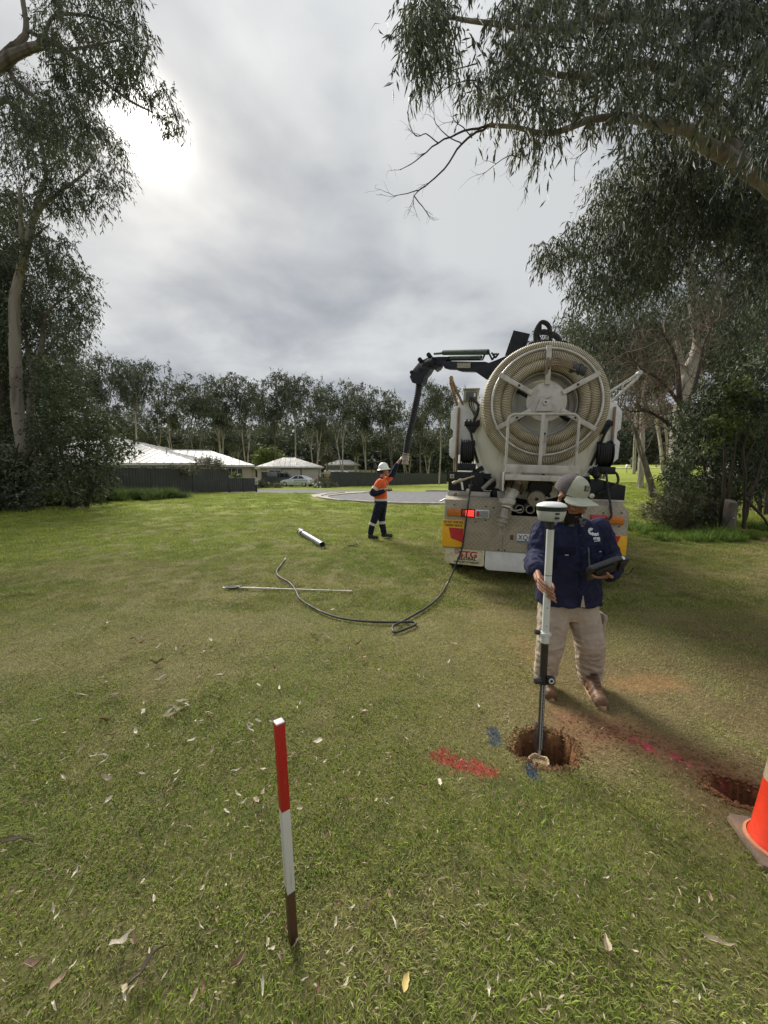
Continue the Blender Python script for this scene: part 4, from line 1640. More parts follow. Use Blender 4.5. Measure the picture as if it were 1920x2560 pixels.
    for pts in ([(1860, 1322), (1862, 1240), (1866, 1150), (1890, 1100)], [(1862, 1300), (1880, 1230), (1905, 1150), (1920, 1060)], [(1868, 1240), (1895, 1200), (1930, 1190)],
                [(1866, 1250), (1905, 1290), (1930, 1330)], [(1864, 1200), (1858, 1120), (1880, 1050)]):
        q, r = smooth_path([P(a, c_, 10.0) - o for a, c_ in pts], list(np.linspace(.045, .015, len(pts))), 5, .1, rng)
        mb.tube(q, r, 7)
    mb.build('stem', BARK_DARK, t)

    # cut stump
    b = P(1820, 1335, 9.95)
    t = thing('tree_stump', 'short cut grey stump standing in the long grass at the right', 'stump', (b.x, 9.95, gzf(b.x, 9.95)))
    mb = MB()
    mb.lathe([(-.1, .17), (.05, .155), (.35, .14), (.80, .13), (.85, .115)], (0, 0, 0), (0.02, 0, 1), 14)
    for i, v in enumerate(mb.v):
        a = math.atan2(v[1], v[0])
        s = 1 + .10 * math.sin(3 * a + v[2] * 2) + .06 * math.sin(7 * a)
        mb.v[i] = (v[0] * s, v[1] * s, v[2] + (.05 * math.sin(a) if v[2] > .7 else 0))
    mb.build('trunk', BARK_GREY, t)
    kn = MB()
    kn.ball((-.03, -.165, .42), (.018, .012, .022), 8, 6)
    kn.build('pale_scar', principled('scar', (.5, .46, .4), .8), t)


right_growth()

# ------------------------------------------------------------------ the vacuum truck
def tread_mat():
    """dirty aluminium tread plate: raised bars in alternating directions"""
    m = bpy.data.materials.new('tread_plate')
    m.use_nodes = True
    t = NT(m.node_tree)
    b = m.node_tree.nodes['Principled BSDF']
    tc = t.n('ShaderNodeTexCoord')
    ob = tc.outputs['Object']
    mp = t.n('ShaderNodeMapping', ins={'Vector': ob, 'Rotation': (0, math.radians(45), 0), 'Scale': (21, 21, 21)})
    s = t.n('ShaderNodeSeparateXYZ', ins={0: mp.outputs[0]})
    u, v = s.outputs[0], s.outputs[2]
    par = t.m('MODULO', t.m('ADD', t.m('FLOOR', u), t.m('FLOOR', v)), 2.0)
    par = t.m('ABSOLUTE', par)
    fu = t.m('SUBTRACT', t.m('FRACT', u), .5)
    fv = t.m('SUBTRACT', t.m('FRACT', v), .5)
    mixf = lambda a, c: t.m('ADD', t.m('MULTIPLY', a, t.m('SUBTRACT', 1.0, par)), t.m('MULTIPLY', c, par))
    a, c = mixf(fu, fv), mixf(fv, fu)
    e = t.m('ADD', t.m('POWER', t.m('DIVIDE', a, .46), 2.0), t.m('POWER', t.m('DIVIDE', c, .17), 2.0))
    bar = t.ramp(e, .5, 1.1, 1.0, 0.0)
    n = t.noise(ob, 3.0, 6, .65, .5)
    n2 = t.noise(ob, 22, 4, .6)
    base = t.mix(t.ramp(n, .3, .7), (0.30, 0.26, 0.19), (0.43, 0.385, 0.30))
    base = t.mix(t.m('MULTIPLY', n2, .4), base, (0.17, 0.14, 0.10))
    colr = t.mix(t.m('MULTIPLY', bar, .45), base, (0.52, 0.475, 0.38))
    t.s(b.inputs['Base Color'], colr)
    t.s(b.inputs['Roughness'], t.ramp(n2, .3, .7, .5, .72))
    b.inputs['Metallic'].default_value = .15
    bn = t.n('ShaderNodeBump', ins={'Strength': .55, 'Distance': .006, 'Height': bar})
    t.s(b.inputs['Normal'], bn.outputs[0])
    return m


def hose_mat():
    m = bpy.data.materials.new('ribbed_hose')
    m.use_nodes = True
    t = NT(m.node_tree)
    b = m.node_tree.nodes['Principled BSDF']
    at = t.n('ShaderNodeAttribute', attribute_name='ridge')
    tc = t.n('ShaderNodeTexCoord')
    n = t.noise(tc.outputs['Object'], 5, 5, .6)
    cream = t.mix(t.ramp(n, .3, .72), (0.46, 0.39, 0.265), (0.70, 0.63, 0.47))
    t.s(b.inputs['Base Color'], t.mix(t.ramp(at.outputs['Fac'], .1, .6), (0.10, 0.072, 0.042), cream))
    b.inputs['Roughness'].default_value = .55
    return m


def tank_mat():
    m = bpy.data.materials.new('tank_paint')
    m.use_nodes = True
    t = NT(m.node_tree)
    b = m.node_tree.nodes['Principled BSDF']
    tc = t.n('ShaderNodeTexCoord')
    ob = tc.outputs['Object']
    streak = t.noise(t.vm('MULTIPLY', ob, (7, 7, 1.1)), 1.6, 6, .65)
    n = t.noise(ob, 2.2, 5, .6)
    c = t.mix(t.ramp(n, .3, .7), (0.72, 0.70, 0.58), (0.83, 0.82, 0.71))
    c = t.mix(t.m('MULTIPLY', t.ramp(streak, .52, .74), .55), c, (0.30, 0.26, 0.17))
    t.s(b.inputs['Base Color'], c)
    t.s(b.inputs['Roughness'], t.ramp(streak, .3, .7, .32, .6))
    return m


TREAD, HOSE, TANK = tread_mat(), hose_mat(), tank_mat()
WHITE = principled('white_panel', (0.80, 0.80, 0.78), .4, var=.05, dirt=(.38, .34, .27), dirt_amt=.28)
BLACKP = principled('black_paint', (0.014, 0.015, 0.019), .5, var=.25, dirt=(.06, .05, .045), dirt_amt=.15, spec=.3)
BLACKR = principled('black_rubber', (0.018, 0.018, 0.019), .7, var=.2, dirt=(.07, .06, .05), dirt_amt=.2)
NAVYP = principled('boom_paint', (0.012, 0.014, 0.024), .48, var=.2, dirt=(.06, .055, .05), dirt_amt=.15, spec=.3)
GREYS = principled('reel_steel', (0.52, 0.49, 0.445), .5, metal=.15, var=.10, dirt=(.22, .18, .13), dirt_amt=.35)
STEEL = principled('steel_tube', (0.55, 0.53, 0.49), .34, metal=.6, var=.1, dirt=(.25, .20, .15), dirt_amt=.3)
RUST = principled('rusty_pipe', (0.29, 0.19, 0.115), .7, var=.2, dirt=(.15, .08, .045), dirt_amt=.4)
ALUPIPE = principled('dirty_casting', (0.36, 0.325, 0.28), .6, metal=.2, var=.15, dirt=(.16, .13, .10), dirt_amt=.5, dscale=8)
CHIPPED = principled('chipped_white', (0.62, 0.60, 0.55), .55, var=.1, dirt=(.10, .085, .07), dirt_amt=.42, dscale=14)
GREENCYL = principled('cylinder_green', (0.045, 0.075, 0.060), .35, var=.15, metal=.1)
AMBER = principled('amber_lens', (0.55, 0.17, 0.012), .2, var=.06, coat=.4)
REDLENS = principled('red_lens', (0.42, 0.012, 0.022), .2, var=.06, coat=.4)
CLEAR = principled('clear_lens', (0.40, 0.40, 0.42), .25, var=.08)
YELLOW = principled('sign_yellow', (0.80, 0.42, 0.012), .5, var=.05, dirt=(.4, .25, .06), dirt_amt=.2)
SIGNRED = principled('sign_red', (0.48, 0.018, 0.025), .5, var=.06)
INK = principled('ink_black', (0.015, 0.014, 0.014), .6, var=.1)
FLAPCREAM = principled('flap_cream', (0.62, 0.55, 0.39), .6, var=.08, dirt=(.32, .24, .13), dirt_amt=.45, dscale=9)
FLAPWHITE = principled('flap_white', (0.66, 0.66, 0.64), .5, var=.05, dirt=(.40, .34, .28), dirt_amt=.3)
TYRE = principled('tyre_rubber', (0.02, 0.02, 0.02), .85, var=.2)
PLATE = principled('number_plate', (0.66, 0.68, 0.70), .4, var=.04)
BLUE = principled('print_blue', (0.035, 0.16, 0.36), .5, var=.05)
GLASS = principled('dark_glass', (0.02, 0.025, 0.03), .08, var=.1)


def led_mat():
    m = bpy.data.materials.new('lit_led')
    m.use_nodes = True
    b = m.node_tree.nodes['Principled BSDF']
    b.inputs['Base Color'].default_value = (.8, .05, .04, 1)
    b.inputs['Emission Color'].default_value = (1.0, .07, .05, 1)
    b.inputs['Emission Strength'].default_value = 1.6
    return m


LED = led_mat()

TRUCK = thing('vacuum_truck', 'white vacuum excavation truck with a big ribbed hose reel parked on the grass', 'truck')
T_M = Matrix.Translation((2.115, 5.515, 0.06)) @ Matrix.Rotation(math.radians(-11.77), 4, 'Z') @ Matrix.Rotation(math.radians(1.8), 4, 'Y')
TRUCK.matrix_world = T_M
T_INV = T_M.inverted()


def TL(px, py, ly):
    """photograph pixel -> truck coordinates on the plane a given length forward of the tail panel"""
    a = T_INV @ Vector((0, 0, CAM_H))
    b = T_INV @ P(px, py, 5.0)
    d = b - a
    return a + d * ((ly - a.y) / d.y)


def ribbed(name, path, r, pitch, material, parent, n=10, closed=False, amp=.12):
    """corrugated hose: two rings for every rib"""
    pts = [Vector(p) for p in path]
    d = [0.0]
    for a, b in zip(pts[:-1], pts[1:]):
        d.append(d[-1] + (b - a).length)
    m = max(8, int(d[-1] / pitch)) * 4
    X = np.interp(np.linspace(0, d[-1], m, endpoint=not closed), d, [p.x for p in pts])
    Y = np.interp(np.linspace(0, d[-1], m, endpoint=not closed), d, [p.y for p in pts])
    Z = np.interp(np.linspace(0, d[-1], m, endpoint=not closed), d, [p.z for p in pts])
    k = np.arange(m) % 4
    ridge = np.where(k < 2, 1.0, 0.0)
    mb = MB()
    mb.tube(list(zip(X, Y, Z)), list(r * (1 + amp * (ridge - .5))), n, caps=not closed, closed=closed)
    o = raw_obj(name, mb.v, mb.f, material, parent, smooth=True, sharp=75, attrs={'ridge': ('FLOAT', np.repeat(ridge, n))})
    return o


def truck_rear():
    T = TRUCK
    # tail panel of tread plate, two sheets and a cut-out top in the middle
    for x0, x1 in ((-1.27, -.40), (-.397, 1.245)):
        mb = MB()
        if x0 < -1:
            mb.prism([(x0, .48), (x1, .48), (x1, 1.215), (x0 + .01, 1.215)], (0, 0, 0), (1, 0, 0), (0, 0, 1), (0, .05, 0))
        else:
            mb.prism([(x0, .48), (x1 - .06, .48), (x1, .54), (x1, 1.14), (x1 - .06, 1.215), (.52, 1.215), (.52, 1.02), (-.30, 1.02), (-.30, 1.215), (x0, 1.215)], (0, 0, 0), (1, 0, 0), (0, 0, 1), (0, .05, 0))
        mb.build('tail_panel', TREAD, T, .004)
    for x0, w in ((-1.262, .92), (.60, .59)):
        mb = MB()
        mb.prism([(0, 1.2155), (0.16, 1.262), (0.75, 1.262), (0.75, 1.23), (.05, 1.2)], (x0, 0.0, 0), (0, 1, 0), (0, 0, 1), (w, 0, 0))
        mb.build('top_ledge', TREAD, T, .003)
    # shadowed well behind the cut-out with a cross rail and two stowed pipe ends
    mb = MB()
    mb.box((-.36, .06, .95), (.56, .8, .985))
    mb.box((-.36, .80, .95), (.56, .84, 1.3))
    mb.build('pipe_tray', BLACKP, T, .004)
    for x, z in ((-.188, 1.118), (-.043, 1.120), (.105, 1.122)):
        mb = MB()
        mb.pipe((x, .005, z), (x, .7, z), .062, .050, 22)
        mb.build('stowed_pipe', ALUPIPE, T)
    bolts = MB()
    for x, z in ((-1.12, 1.14), (-.66, 1.135), (-.66, .93), (-.80, .90), (-1.0, .50), (-.45, .50), (-.36, .50), (.92, 1.12), (1.15, 1.13), (1.13, .94), (.7, .5), (.3, .5), (1.21, .52), (-.55, 1.12)):
        bolts.cyl((x, -.006, z), (x, .01, z), .011, .011, 10)
    b = bolts.build('bolts', BLACKP, T)
    b['kind'] = 'stuff'
    mb = MB()
    mb.box((-.295, -.008, .665), (-.250, .01, .735))
    mb.build('side_marker', principled('marker_brown', (.12, .05, .03), .4), T, .006)

    # lamp clusters
    def lamp(x0, x1, z0, z1, mat, rim):
        r = MB()
        r.box((x0, -.022, z0), (x1, .0, z1))
        o = r.build('tail_lamp', rim, T, .006)
        l = MB()
        l.box((x0 + .012, -.040, z0 + .012), (x1 - .012, -.0225, z1 - .012))
        l.build('lens', mat, o, .008)
        return o
    o = lamp(-1.219, -1.017, .970, 1.085, AMBER, AMBER)
    g = MB()
    for k in range(5):
        g.box((-1.185 + k * .001, -.0435, .992 + k * .018), (-1.045, -.0405, .996 + k * .018))
    g.build('lens_ribs', AMBER, o)
    o = lamp(-1.013, -.815, .966, 1.084, REDLENS, BLACKP)
    d = MB()
    for i in range(8):
        for j in range(6):
            d.ball((-.945 + i * .0155, -.0415, .987 + j * .0155), .0052, 6, 4)
    dd = d.build('lit_diodes', LED, o)
    dd['kind'] = 'stuff'
    o = lamp(-.811, -.613, .962, 1.082, CLEAR, WHITE)
    g = MB()
    g.box((-.795, -.044, .985), (-.752, -.0405, 1.06))
    g.build('red_segment', REDLENS, o)
    d = MB()
    for i in range(7):
        for j in range(6):
            d.ball((-.735 + i * .0155, -.0415, .984 + j * .0155), .005, 6, 4)
    dd = d.build('diodes', principled('grey_diode', (.2, .2, .21), .3), o)
    dd['kind'] = 'stuff'
    o = lamp(.755, .955, .975, 1.09, REDLENS, REDLENS)
    o = lamp(.959, 1.182, .968, 1.085, AMBER, AMBER)
    g = MB()
    for k in range(5):
        g.box((.985, -.0435, .990 + k * .018), (1.12, -.0405, .994 + k * .018))
    g.build('lens_ribs', AMBER, o)

    # warning boards
    for side in (-1, 1):
        x0, x1 = (-1.283, -.962) if side < 0 else (.925, 1.246)
        mb = MB()
        mb.box((x0, -.012, .505), (x1, -.002, .912 if side < 0 else .80 + .015))
        sg = mb.build('warning_board', YELLOW, T, .004)
        if side < 0:
            poly = [(x0 + .095, .795), (x1 - .006, .790), (x1 - .010, .575), (x0 + .135, .635)]
        else:
            poly = [(x0 + .004, .812), (x0 + .235, .808), (x0 + .175, .635), (x0 + .004, .560)]
        flat_mark('red_wedge', [(a, c) for a, c in poly], [tuple(range(4))] if side < 0 else [(3, 2, 1, 0)], (0, -.012, 0), (1, 0, 0), (0, 0, 1), SIGNRED, sg, .0022)
        if side < 0:
            lettering('lettering', 'DO NOT OVERTAKE', .050, ((x0 + x1) / 2, -.012, .878), (1, 0, 0), (0, 0, 1), INK, sg, .0025, xs=.62, bold=.0012)
            lettering('lettering', 'TURNING VEHICLE', .050, ((x0 + x1) / 2, -.012, .829), (1, 0, 0), (0, 0, 1), INK, sg, .0025, xs=.62, bold=.0012)
    # number plate (the right half is hidden behind the surveyor)
    mb = MB()
    mb.box((-.207, -.014, .640), (.165, -.004, .762))
    pl = mb.build('number_plate', PLATE, T, .006)
    lettering('lettering', 'XQ', .105, (-.120, -.014, .706), (1, 0, 0), (0, 0, 1), INK, pl, .0022, xs=.80, bold=.001, space=1.15)
    mb = MB()
    mb.box((-.200, -.0165, .643), (.158, -.0142, .659))
    mb.build('blue_strip', BLUE, pl)

    # mudflaps hanging from the panel
    def flap(x0, x1, z0, z1, mat, name='mudflap', cr=.03, sag=0.0, curve=0.0):
        pts = []
        for cx, cz, a0 in ((x1 - cr, z0 + cr, -90), ):
            pass
        def corner(cx, cz, a0):
            return [(cx + cr * math.cos(math.radians(a0 + k * 22.5)), cz + cr * math.sin(math.radians(a0 + k * 22.5))) for k in range(5)]
        pts = [(x0, z1)] + corner(x0 + cr, z0 + cr, 180) + corner(x1 - cr, z0 + cr + sag, 270) + [(x1, z1)]
        mb = MB()
        mb.prism(pts, (0, .012, 0), (1, 0, 0), (0, 0, 1), (0, .012, 0))
        return mb.build(name, mat, T, .002)
    f = flap(-1.222, -.645, .245, .478, FLAPCREAM, sag=-.015)
    SR = principled('print_red', (0.36, 0.016, 0.022), .55, var=.1)
    lettering('lettering', 'STG', .125, (-.885, .012, .395), (1, 0, 0), (0, 0, 1), SR, f, .0022, xs=1.22, bold=.0042)
    lettering('lettering', 'GLOBAL', .066, (-.900, .012, .330), (1, 0, 0), (0, 0, 1), INK, f, .0022, xs=1.15, bold=.0022)
    lettering('lettering', 'www.stgglobal.net', .050, (-.905, .012, .282), (1, 0, 0), (0, 0, 1), INK, f, .0022, xs=1.0, bold=.001)
    gl = MB()
    for r_, sx in ((.036, 1.0), (.036, .45)):
        gl.tube([(-1.055 + r_ * sx * math.cos(a), .0115, .437 + r_ * math.sin(a)) for a in np.linspace(0, 6.283, 20, endpoint=False)], .0022, 5, closed=True)
    gl.tube([(-1.091, .0115, .437), (-1.019, .0115, .437)], .0022, 5)
    gl.tube([(-1.088, .0115, .455), (-1.022, .0115, .455)], .0018, 5)
    gl.tube([(-1.088, .0115, .419), (-1.022, .0115, .419)], .0018, 5)
    gl.build('globe_emblem', SR, f)
    flap(-.632, -.018, .185, .474, FLAPWHITE, cr=.06)
    flap(-.008, .600, .185, .474, FLAPWHITE, cr=.06)
    f = flap(.625, 1.200, .215, .474, FLAPCREAM)
    lettering('lettering', 'STG', .125, (.955, .012, .385), (1, 0, 0), (0, 0, 1), SR, f, .0022, xs=1.22, bold=.0042)
    lettering('lettering', 'GLOBAL', .066, (.940, .012, .318), (1, 0, 0), (0, 0, 1), INK, f, .0022, xs=1.15, bold=.0022)
    lettering('lettering', 'www.stgglobal.net', .050, (.935, .012, .268), (1, 0, 0), (0, 0, 1), INK, f, .0022, xs=1.0, bold=.001)
    gl = MB()
    for r_, sx in ((.036, 1.0), (.036, .45)):
        gl.tube([(.785 + r_ * sx * math.cos(a), .0115, .427 + r_ * math.sin(a)) for a in np.linspace(0, 6.283, 20, endpoint=False)], .0022, 5, closed=True)
    gl.tube([(.749, .0115, .427), (.821, .0115, .427)], .0022, 5)
    gl.build('globe_emblem', SR, f)

    # running gear
    for ly in (.95, 2.30):
        for sx in (-1, 1):
            for off in (0, 1):
                cx = sx * (1.06 - off * .33)
                wz = .50
                mb = MB()
                mb.lathe([(-.13, .30), (-.13, .42), (-.115, .475), (-.08, .50), (.08, .50), (.115, .475), (.13, .42), (.13, .30)], (cx, ly, wz), (1, 0, 0), 36, cap=False)
                w = mb.build('wheel', TYRE, T)
                mb = MB()
                mb.lathe([(-.12, .302), (-.06, .28), (-.04, .12), (.04, .12), (.06, .28), (.12, .302)], (cx, ly, wz), (1, 0, 0), 28)
                mb.build('rim', WHITE, w)
    for sx in (-1, 1):
        mb = MB()
        mb.lathe([(-.14, .30), (-.14, .42), (-.115, .475), (-.08, .50), (.08, .50), (.115, .475), (.14, .42), (.14, .30)], (sx * 1.05, 6.6, .5), (1, 0, 0), 36, cap=False)
        w = mb.build('wheel', TYRE, T)
        mb = MB()
        mb.lathe([(-.12, .302), (-.06, .28), (-.04, .12), (.04, .12), (.06, .28), (.12, .302)], (sx * 1.05, 6.6, .5), (1, 0, 0), 28)
        mb.build('rim', WHITE, w)
    mb = MB()
    for sx in (-1, 1):
        mb.box((sx * .42 - .045, .3, .72), (sx * .42 + .045, 7.0, .95))
    mb.box((-.9, .55, .66), (.9, .70, .9))
    mb.box((-.46, 2.9, .74), (.46, 3.0, .93))
    mb.box((-.46, 5.2, .74), (.46, 5.3, .93))
    for ly in (.95, 2.30):
        mb.cyl((-.95, ly, .5), (.95, ly, .5), .09, n=12)
        mb.box((-.2, ly - .2, .38), (.2, ly + .2, .72))
    mb.build('chassis', BLACKP, T, .004)
    # mudguards and side lockers
    for sx in (-1, 1):
        mb = MB()
        mb.box((min(sx * .70, sx * 1.22), .30, 1.04), (max(sx * .70, sx * 1.22), 3.0, 1.08))
        mb.box((min(sx * .72, sx * 1.22), 3.05, .55), (max(sx * .72, sx * 1.22), 5.1, 1.45))
        mb.build('side_locker', WHITE, T, .02)
    # cab in front of the tank
    mb = MB()
    mb.prism([(5.75, .7), (7.65, .7), (7.65, 1.75), (7.45, 2.85), (7.3, 3.0), (5.85, 3.0), (5.75, 2.85)], (-1.2, 0, 0), (0, 1, 0), (0, 0, 1), (2.4, 0, 0))
    cb = mb.build('cab', WHITE, T, .05)
    for sx in (-1, 1):
        mb = MB()
        mb.prism([(6.35, 1.85), (7.40, 1.85), (7.28, 2.70), (6.35, 2.70)], (sx * 1.203, 0, 0), (0, 1, 0), (0, 0, 1), (sx * .006, 0, 0))
        mb.build('window', GLASS, cb)


truck_rear()


def truck_tank():
    T = TRUCK
    C = Vector((.03, 0, 2.2))
    R = .915
    mb = MB()
    prof = [(.20, .02), (.205, .25), (.23, .5), (.275, .72), (.33, .85), (.37, R - .012), (.40, R), (5.3, R), (5.4, .85), (5.55, .5), (5.6, .02)]
    mb.lathe([(a, r) for a, r in prof], C, (0, 1, 0), 64)
    mb.build('tank', TANK, T, sharp=50)
    mb = MB()
    mb.pipe(C + Vector((0, .325, 0)), C + Vector((0, .40, 0)), R + .045, R - .04, 64)
    mb.build('door_flange', TANK, T, .006)
    # wedge clamps round the door flange
    for ang in (213, 327, 180 + 8, -8, 245, 295):
        a = math.radians(ang)
        p = C + Vector((math.cos(a) * (R + .03), .33, math.sin(a) * (R + .03)))
        d = Vector((math.cos(a), 0, math.sin(a)))
        x, y, _ = frame_of(d, Vector((0, 1, 0)))
        mb = MB()
        mb.box((-.035, -.06, -.05), (.035, .05, .12))
        mb.v = [tuple(p + x * v[0] + y * v[1] + d * v[2]) for v in mb.v]
        mb.build('door_clamp', GREYS if ang in (245, 295) else BLACKP, T, .006)
    mb = MB()
    for sx in (-.42, .42):
        mb.box((sx - .06, .5, .95), (sx + .06, 5.2, 1.55))
    mb.build('tank_cradle', BLACKP, T, .006)
    # safety sticker
    mb = MB()
    mb.box((-.575, .219, 1.745), (-.380, .223, 1.838))
    st = mb.build('sticker', PLATE, T)
    for i, v in enumerate(st.data.vertices):
        v.co.y = .285 if v.co.y < .221 else .289
    flat_mark('blue_roundel', [(.033 * math.cos(a), .033 * math.sin(a)) for a in np.linspace(0, 6.283, 20, endpoint=False)], [tuple(range(20))], (-.532, .285, 1.791), (1, 0, 0), (0, 0, 1), BLUE, st, .002)
    flat_mark('white_figure', [(-.012, .012), (.0, .018), (.014, .010), (.016, -.008), (.002, -.018), (-.006, -.006)], [(5, 4, 3, 2, 1, 0)][::-1], (-.532, .285, 1.791), (1, 0, 0), (0, 0, 1), PLATE, st, .0035)
    lettering('lettering', 'DANGER', .022, (-.435, .285, 1.822), (1, 0, 0), (0, 0, 1), SIGNRED, st, .002, bold=.001)
    lettering('lettering', 'KEEP', .022, (-.435, .285, 1.793), (1, 0, 0), (0, 0, 1), INK, st, .002)
    lettering('lettering', 'CLEAR', .022, (-.435, .285, 1.765), (1, 0, 0), (0, 0, 1), INK, st, .002)

    # ---- hose reel
    RC = Vector((.045, 0, 2.607))

    def ring(R_, ly, n=200, a0=0, a1=360, dr=0.0):
        return [RC + Vector(((R_ + dr * k / n) * math.cos(math.radians(a0 + (a1 - a0) * k / n)), ly, (R_ + dr * k / n) * math.sin(math.radians(a0 + (a1 - a0) * k / n)))) for k in range(n + 1)]
    reel = MB()
    reel.pipe(RC + Vector((0, .20, 0)), RC + Vector((0, .235, 0)), .80, .425, 64)
    reel.build('reel_back_flange', GREYS, T, .004)
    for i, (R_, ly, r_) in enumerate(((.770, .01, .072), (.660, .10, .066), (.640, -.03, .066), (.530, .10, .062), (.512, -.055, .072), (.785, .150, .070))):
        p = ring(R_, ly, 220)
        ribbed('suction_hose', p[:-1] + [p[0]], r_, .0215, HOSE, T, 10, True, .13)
    # drum, front disc, hub
    mb = MB()
    mb.pipe(RC + Vector((0, -.02, 0)), RC + Vector((0, .20, 0)), .435, .420, 48)
    mb.build('reel_drum', GREYS, T, .002)
    mb = MB()
    mb.pipe(RC + Vector((0, .130, 0)), RC + Vector((0, .150, 0)), .421, .365, 48)
    mb.build('reel_inner_flange', GREYS, T)
    mb = MB()
    mb.lathe([(0, .262), (.022, .262)], RC + Vector((0, -.155, 0)), (0, 1, 0), 44)
    mb.build('reel_disc', GREYS, T, .004)
    mb = MB()
    mb.pipe(RC + Vector((0, -.13, 0)), RC + Vector((0, .20, 0)), .07, .05, 20)
    mb.build('reel_axle', STEEL, T)
    mb = MB()
    mb.prism([(-.12, -.10), (.105, -.10), (.066, .045), (.045, .058), (-.055, .058), (-.072, .045)], RC + Vector((-.02, -.19, -.03)), (1, 0, 0), (0, 0, 1), (0, .02, 0))
    hub = mb.build('hub_plate', GREYS, T, .004)
    mb = MB()
    mb.pipe(RC + Vector((-.018, -.215, -.015)), RC + Vector((-.018, -.165, -.015)), .034, .018, 20)
    mb.build('hub_boss', STEEL, hub)
    mb = MB()
    mb.box((-.02, 0, -.075), (.02, .012, .075))
    rot = Matrix.Rotation(math.radians(60), 3, 'Y')
    mb.v = [tuple(RC + Vector((-.02, -.174, .055)) + rot @ Vector(v)) for v in mb.v]
    mb.build('crank_link', GREYS, hub, .003)
    for ang in (90, 150, 30, 210, 330, 270):
        a = math.radians(ang + (1.5 if ang == 90 else 0))
        d = Vector((math.cos(a), 0, math.sin(a)))
        s = Vector((-math.sin(a), 0, math.cos(a)))
        mb = MB()
        vs = [RC + d * r + s * w + Vector((0, y, 0)) for r in (.225, .735) for w in (-.032, .032) for y in (-.185, -.1565)]
        mb.add(vs, [(0, 1, 3, 2), (4, 6, 7, 5), (0, 4, 5, 1), (2, 3, 7, 6), (0, 2, 6, 4), (1, 5, 7, 3)])
        sp = mb.build('spoke', GREYS, T, .004)
        mb = MB()
        q = RC + d * .43
        mb.cyl(q + Vector((0, -.205, 0)), q + Vector((0, -.186, 0)), .014, n=10)
        mb.build('bolt', BLACKP, sp)
    for ang in (150, 30, 330, 210):
        a = math.radians(ang)
        d = Vector((math.cos(a), 0, math.sin(a)))
        mb = MB()
        mb.cyl(RC + d * .13 + Vector((0, .10, 0)), RC + d * .45 + Vector((0, .10, 0)), .028, n=8)
        mb.build('rear_spoke', BLACKP, T)
    mb = MB()
    mb.tube(ring(.712, -.125, 96)[:-1], .017, 10, closed=True)
    mb.build('guard_ring', STEEL, T)
    # hose end coupling tied on at the upper right
    p0, p1 = RC + Vector((.28, -.09, .47)), RC + Vector((.50, -.06, .38))
    mb = MB()
    mb.lathe([(0, .072), (.02, .085), (.05, .085), (.055, .074), (.10, .074), (.105, .09), (.14, .09), (.145, .078), (.20, .078)], p0, p1 - p0, 24)
    mb.build('hose_coupling', principled('coupling_black', (.045, .045, .048), .45), T, sharp=30)
    mb = MB()
    mb.box((.46, -.05, 2.76), (.485, .05, 2.95), Matrix.Rotation(math.radians(-8), 3, 'Y'))
    mb.build('coupling_bracket', BLACKP, T, .003)
    mb = MB()
    for k in range(4):
        q, r = smooth_path([RC + Vector((-.02, -.20, .52 - .02 * k)), RC + Vector((.08, -.22, .56 - .03 * k)), RC + Vector((.2, -.18, .50 - .015 * k)), RC + Vector((.34, -.15, .50 - .03 * k))], [.009, .011, .008, .01], 5)
        mb.tube(q, r, 6)
    mb.build('rope', principled('dirty_rope', (.26, .20, .14), .9), T)
    mb = MB()
    mb.prism([(-.045, .40), (.005, .42), (.015, .62), (-.02, .62)], RC + Vector((-.02, -.205, -.05)), (1, 0, 0), (0, 0, 1), (0, .015, 0))
    mb.build('hanging_rag', principled('rag', (.22, .15, .10), .9), T, .003)

    # ---- rear guard frame and step
    mb = MB()
    pts = [Vector((-.450, -.30, 1.735)), Vector((-.450, -.30, 2.33))]
    pts += [Vector((-.360 - .09 * math.cos(a), -.30, 2.33 + .09 * math.sin(a))) for a in np.linspace(.2, math.pi / 2, 6)]
    pts += [Vector((.345 + .09 * math.sin(a), -.30, 2.33 + .09 * math.cos(a))) for a in np.linspace(0, math.pi / 2 - .2, 6)]
    pts += [Vector((.436, -.30, 2.33)), Vector((.436, -.30, 1.735))]
    mb.tube(pts, .019, 10)
    mb.build('guard_rail', GREYS, T)
    mb = MB()
    mb.box((-.035, -.318, 1.735), (.012, -.282, 2.418))
    mb.build('guard_post', GREYS, T, .003)
    mb = MB()
    mb.box((-.455, -.322, 1.640), (.480, -.27, 1.748))
    mb.build('step_rail', GREYS, T, .005)
    mb = MB()
    mb.box((-.452, -.318, 1.535), (.482, .18, 1.612))
    mb.build('step_plate', GREYS, T, .005)
    for x0 in (-.47, .486):
        mb = MB()
        mb.box((x0, -.316, 1.38), (x0 + .012, .25, 1.645))
        mb.build('step_bracket', GREYS, T, .003)

    # ---- outlet pipe, valve and cap hanging at the left
    p = [Vector((-.235, .22, 1.62)), Vector((-.275, .02, 1.50)), Vector((-.300, -.08, 1.43)), Vector((-.345, -.12, 1.29)), Vector((-.375, -.14, 1.20)), Vector((-.395, -.15, 1.11)), Vector((-.445, -.17, .90))]
    mb = MB()
    mb.cyl(p[0], p[2], .092, n=22)
    mb.build('outlet_pipe', TANK, T)
    mb = MB()
    d = (p[3] - p[2]).normalized()
    mb.lathe([(-.045, .11), (-.045, .122), (-.005, .122), (-.005, .108), (.003, .108), (.003, .122), (.04, .122), (.04, .108)], p[2], d, 20)
    fl = mb.build('pipe_flange', principled('rust_flange', (.16, .10, .07), .8, var=.2, dirt=(.4, .36, .3), dirt_amt=.2), T, .003, sharp=30)
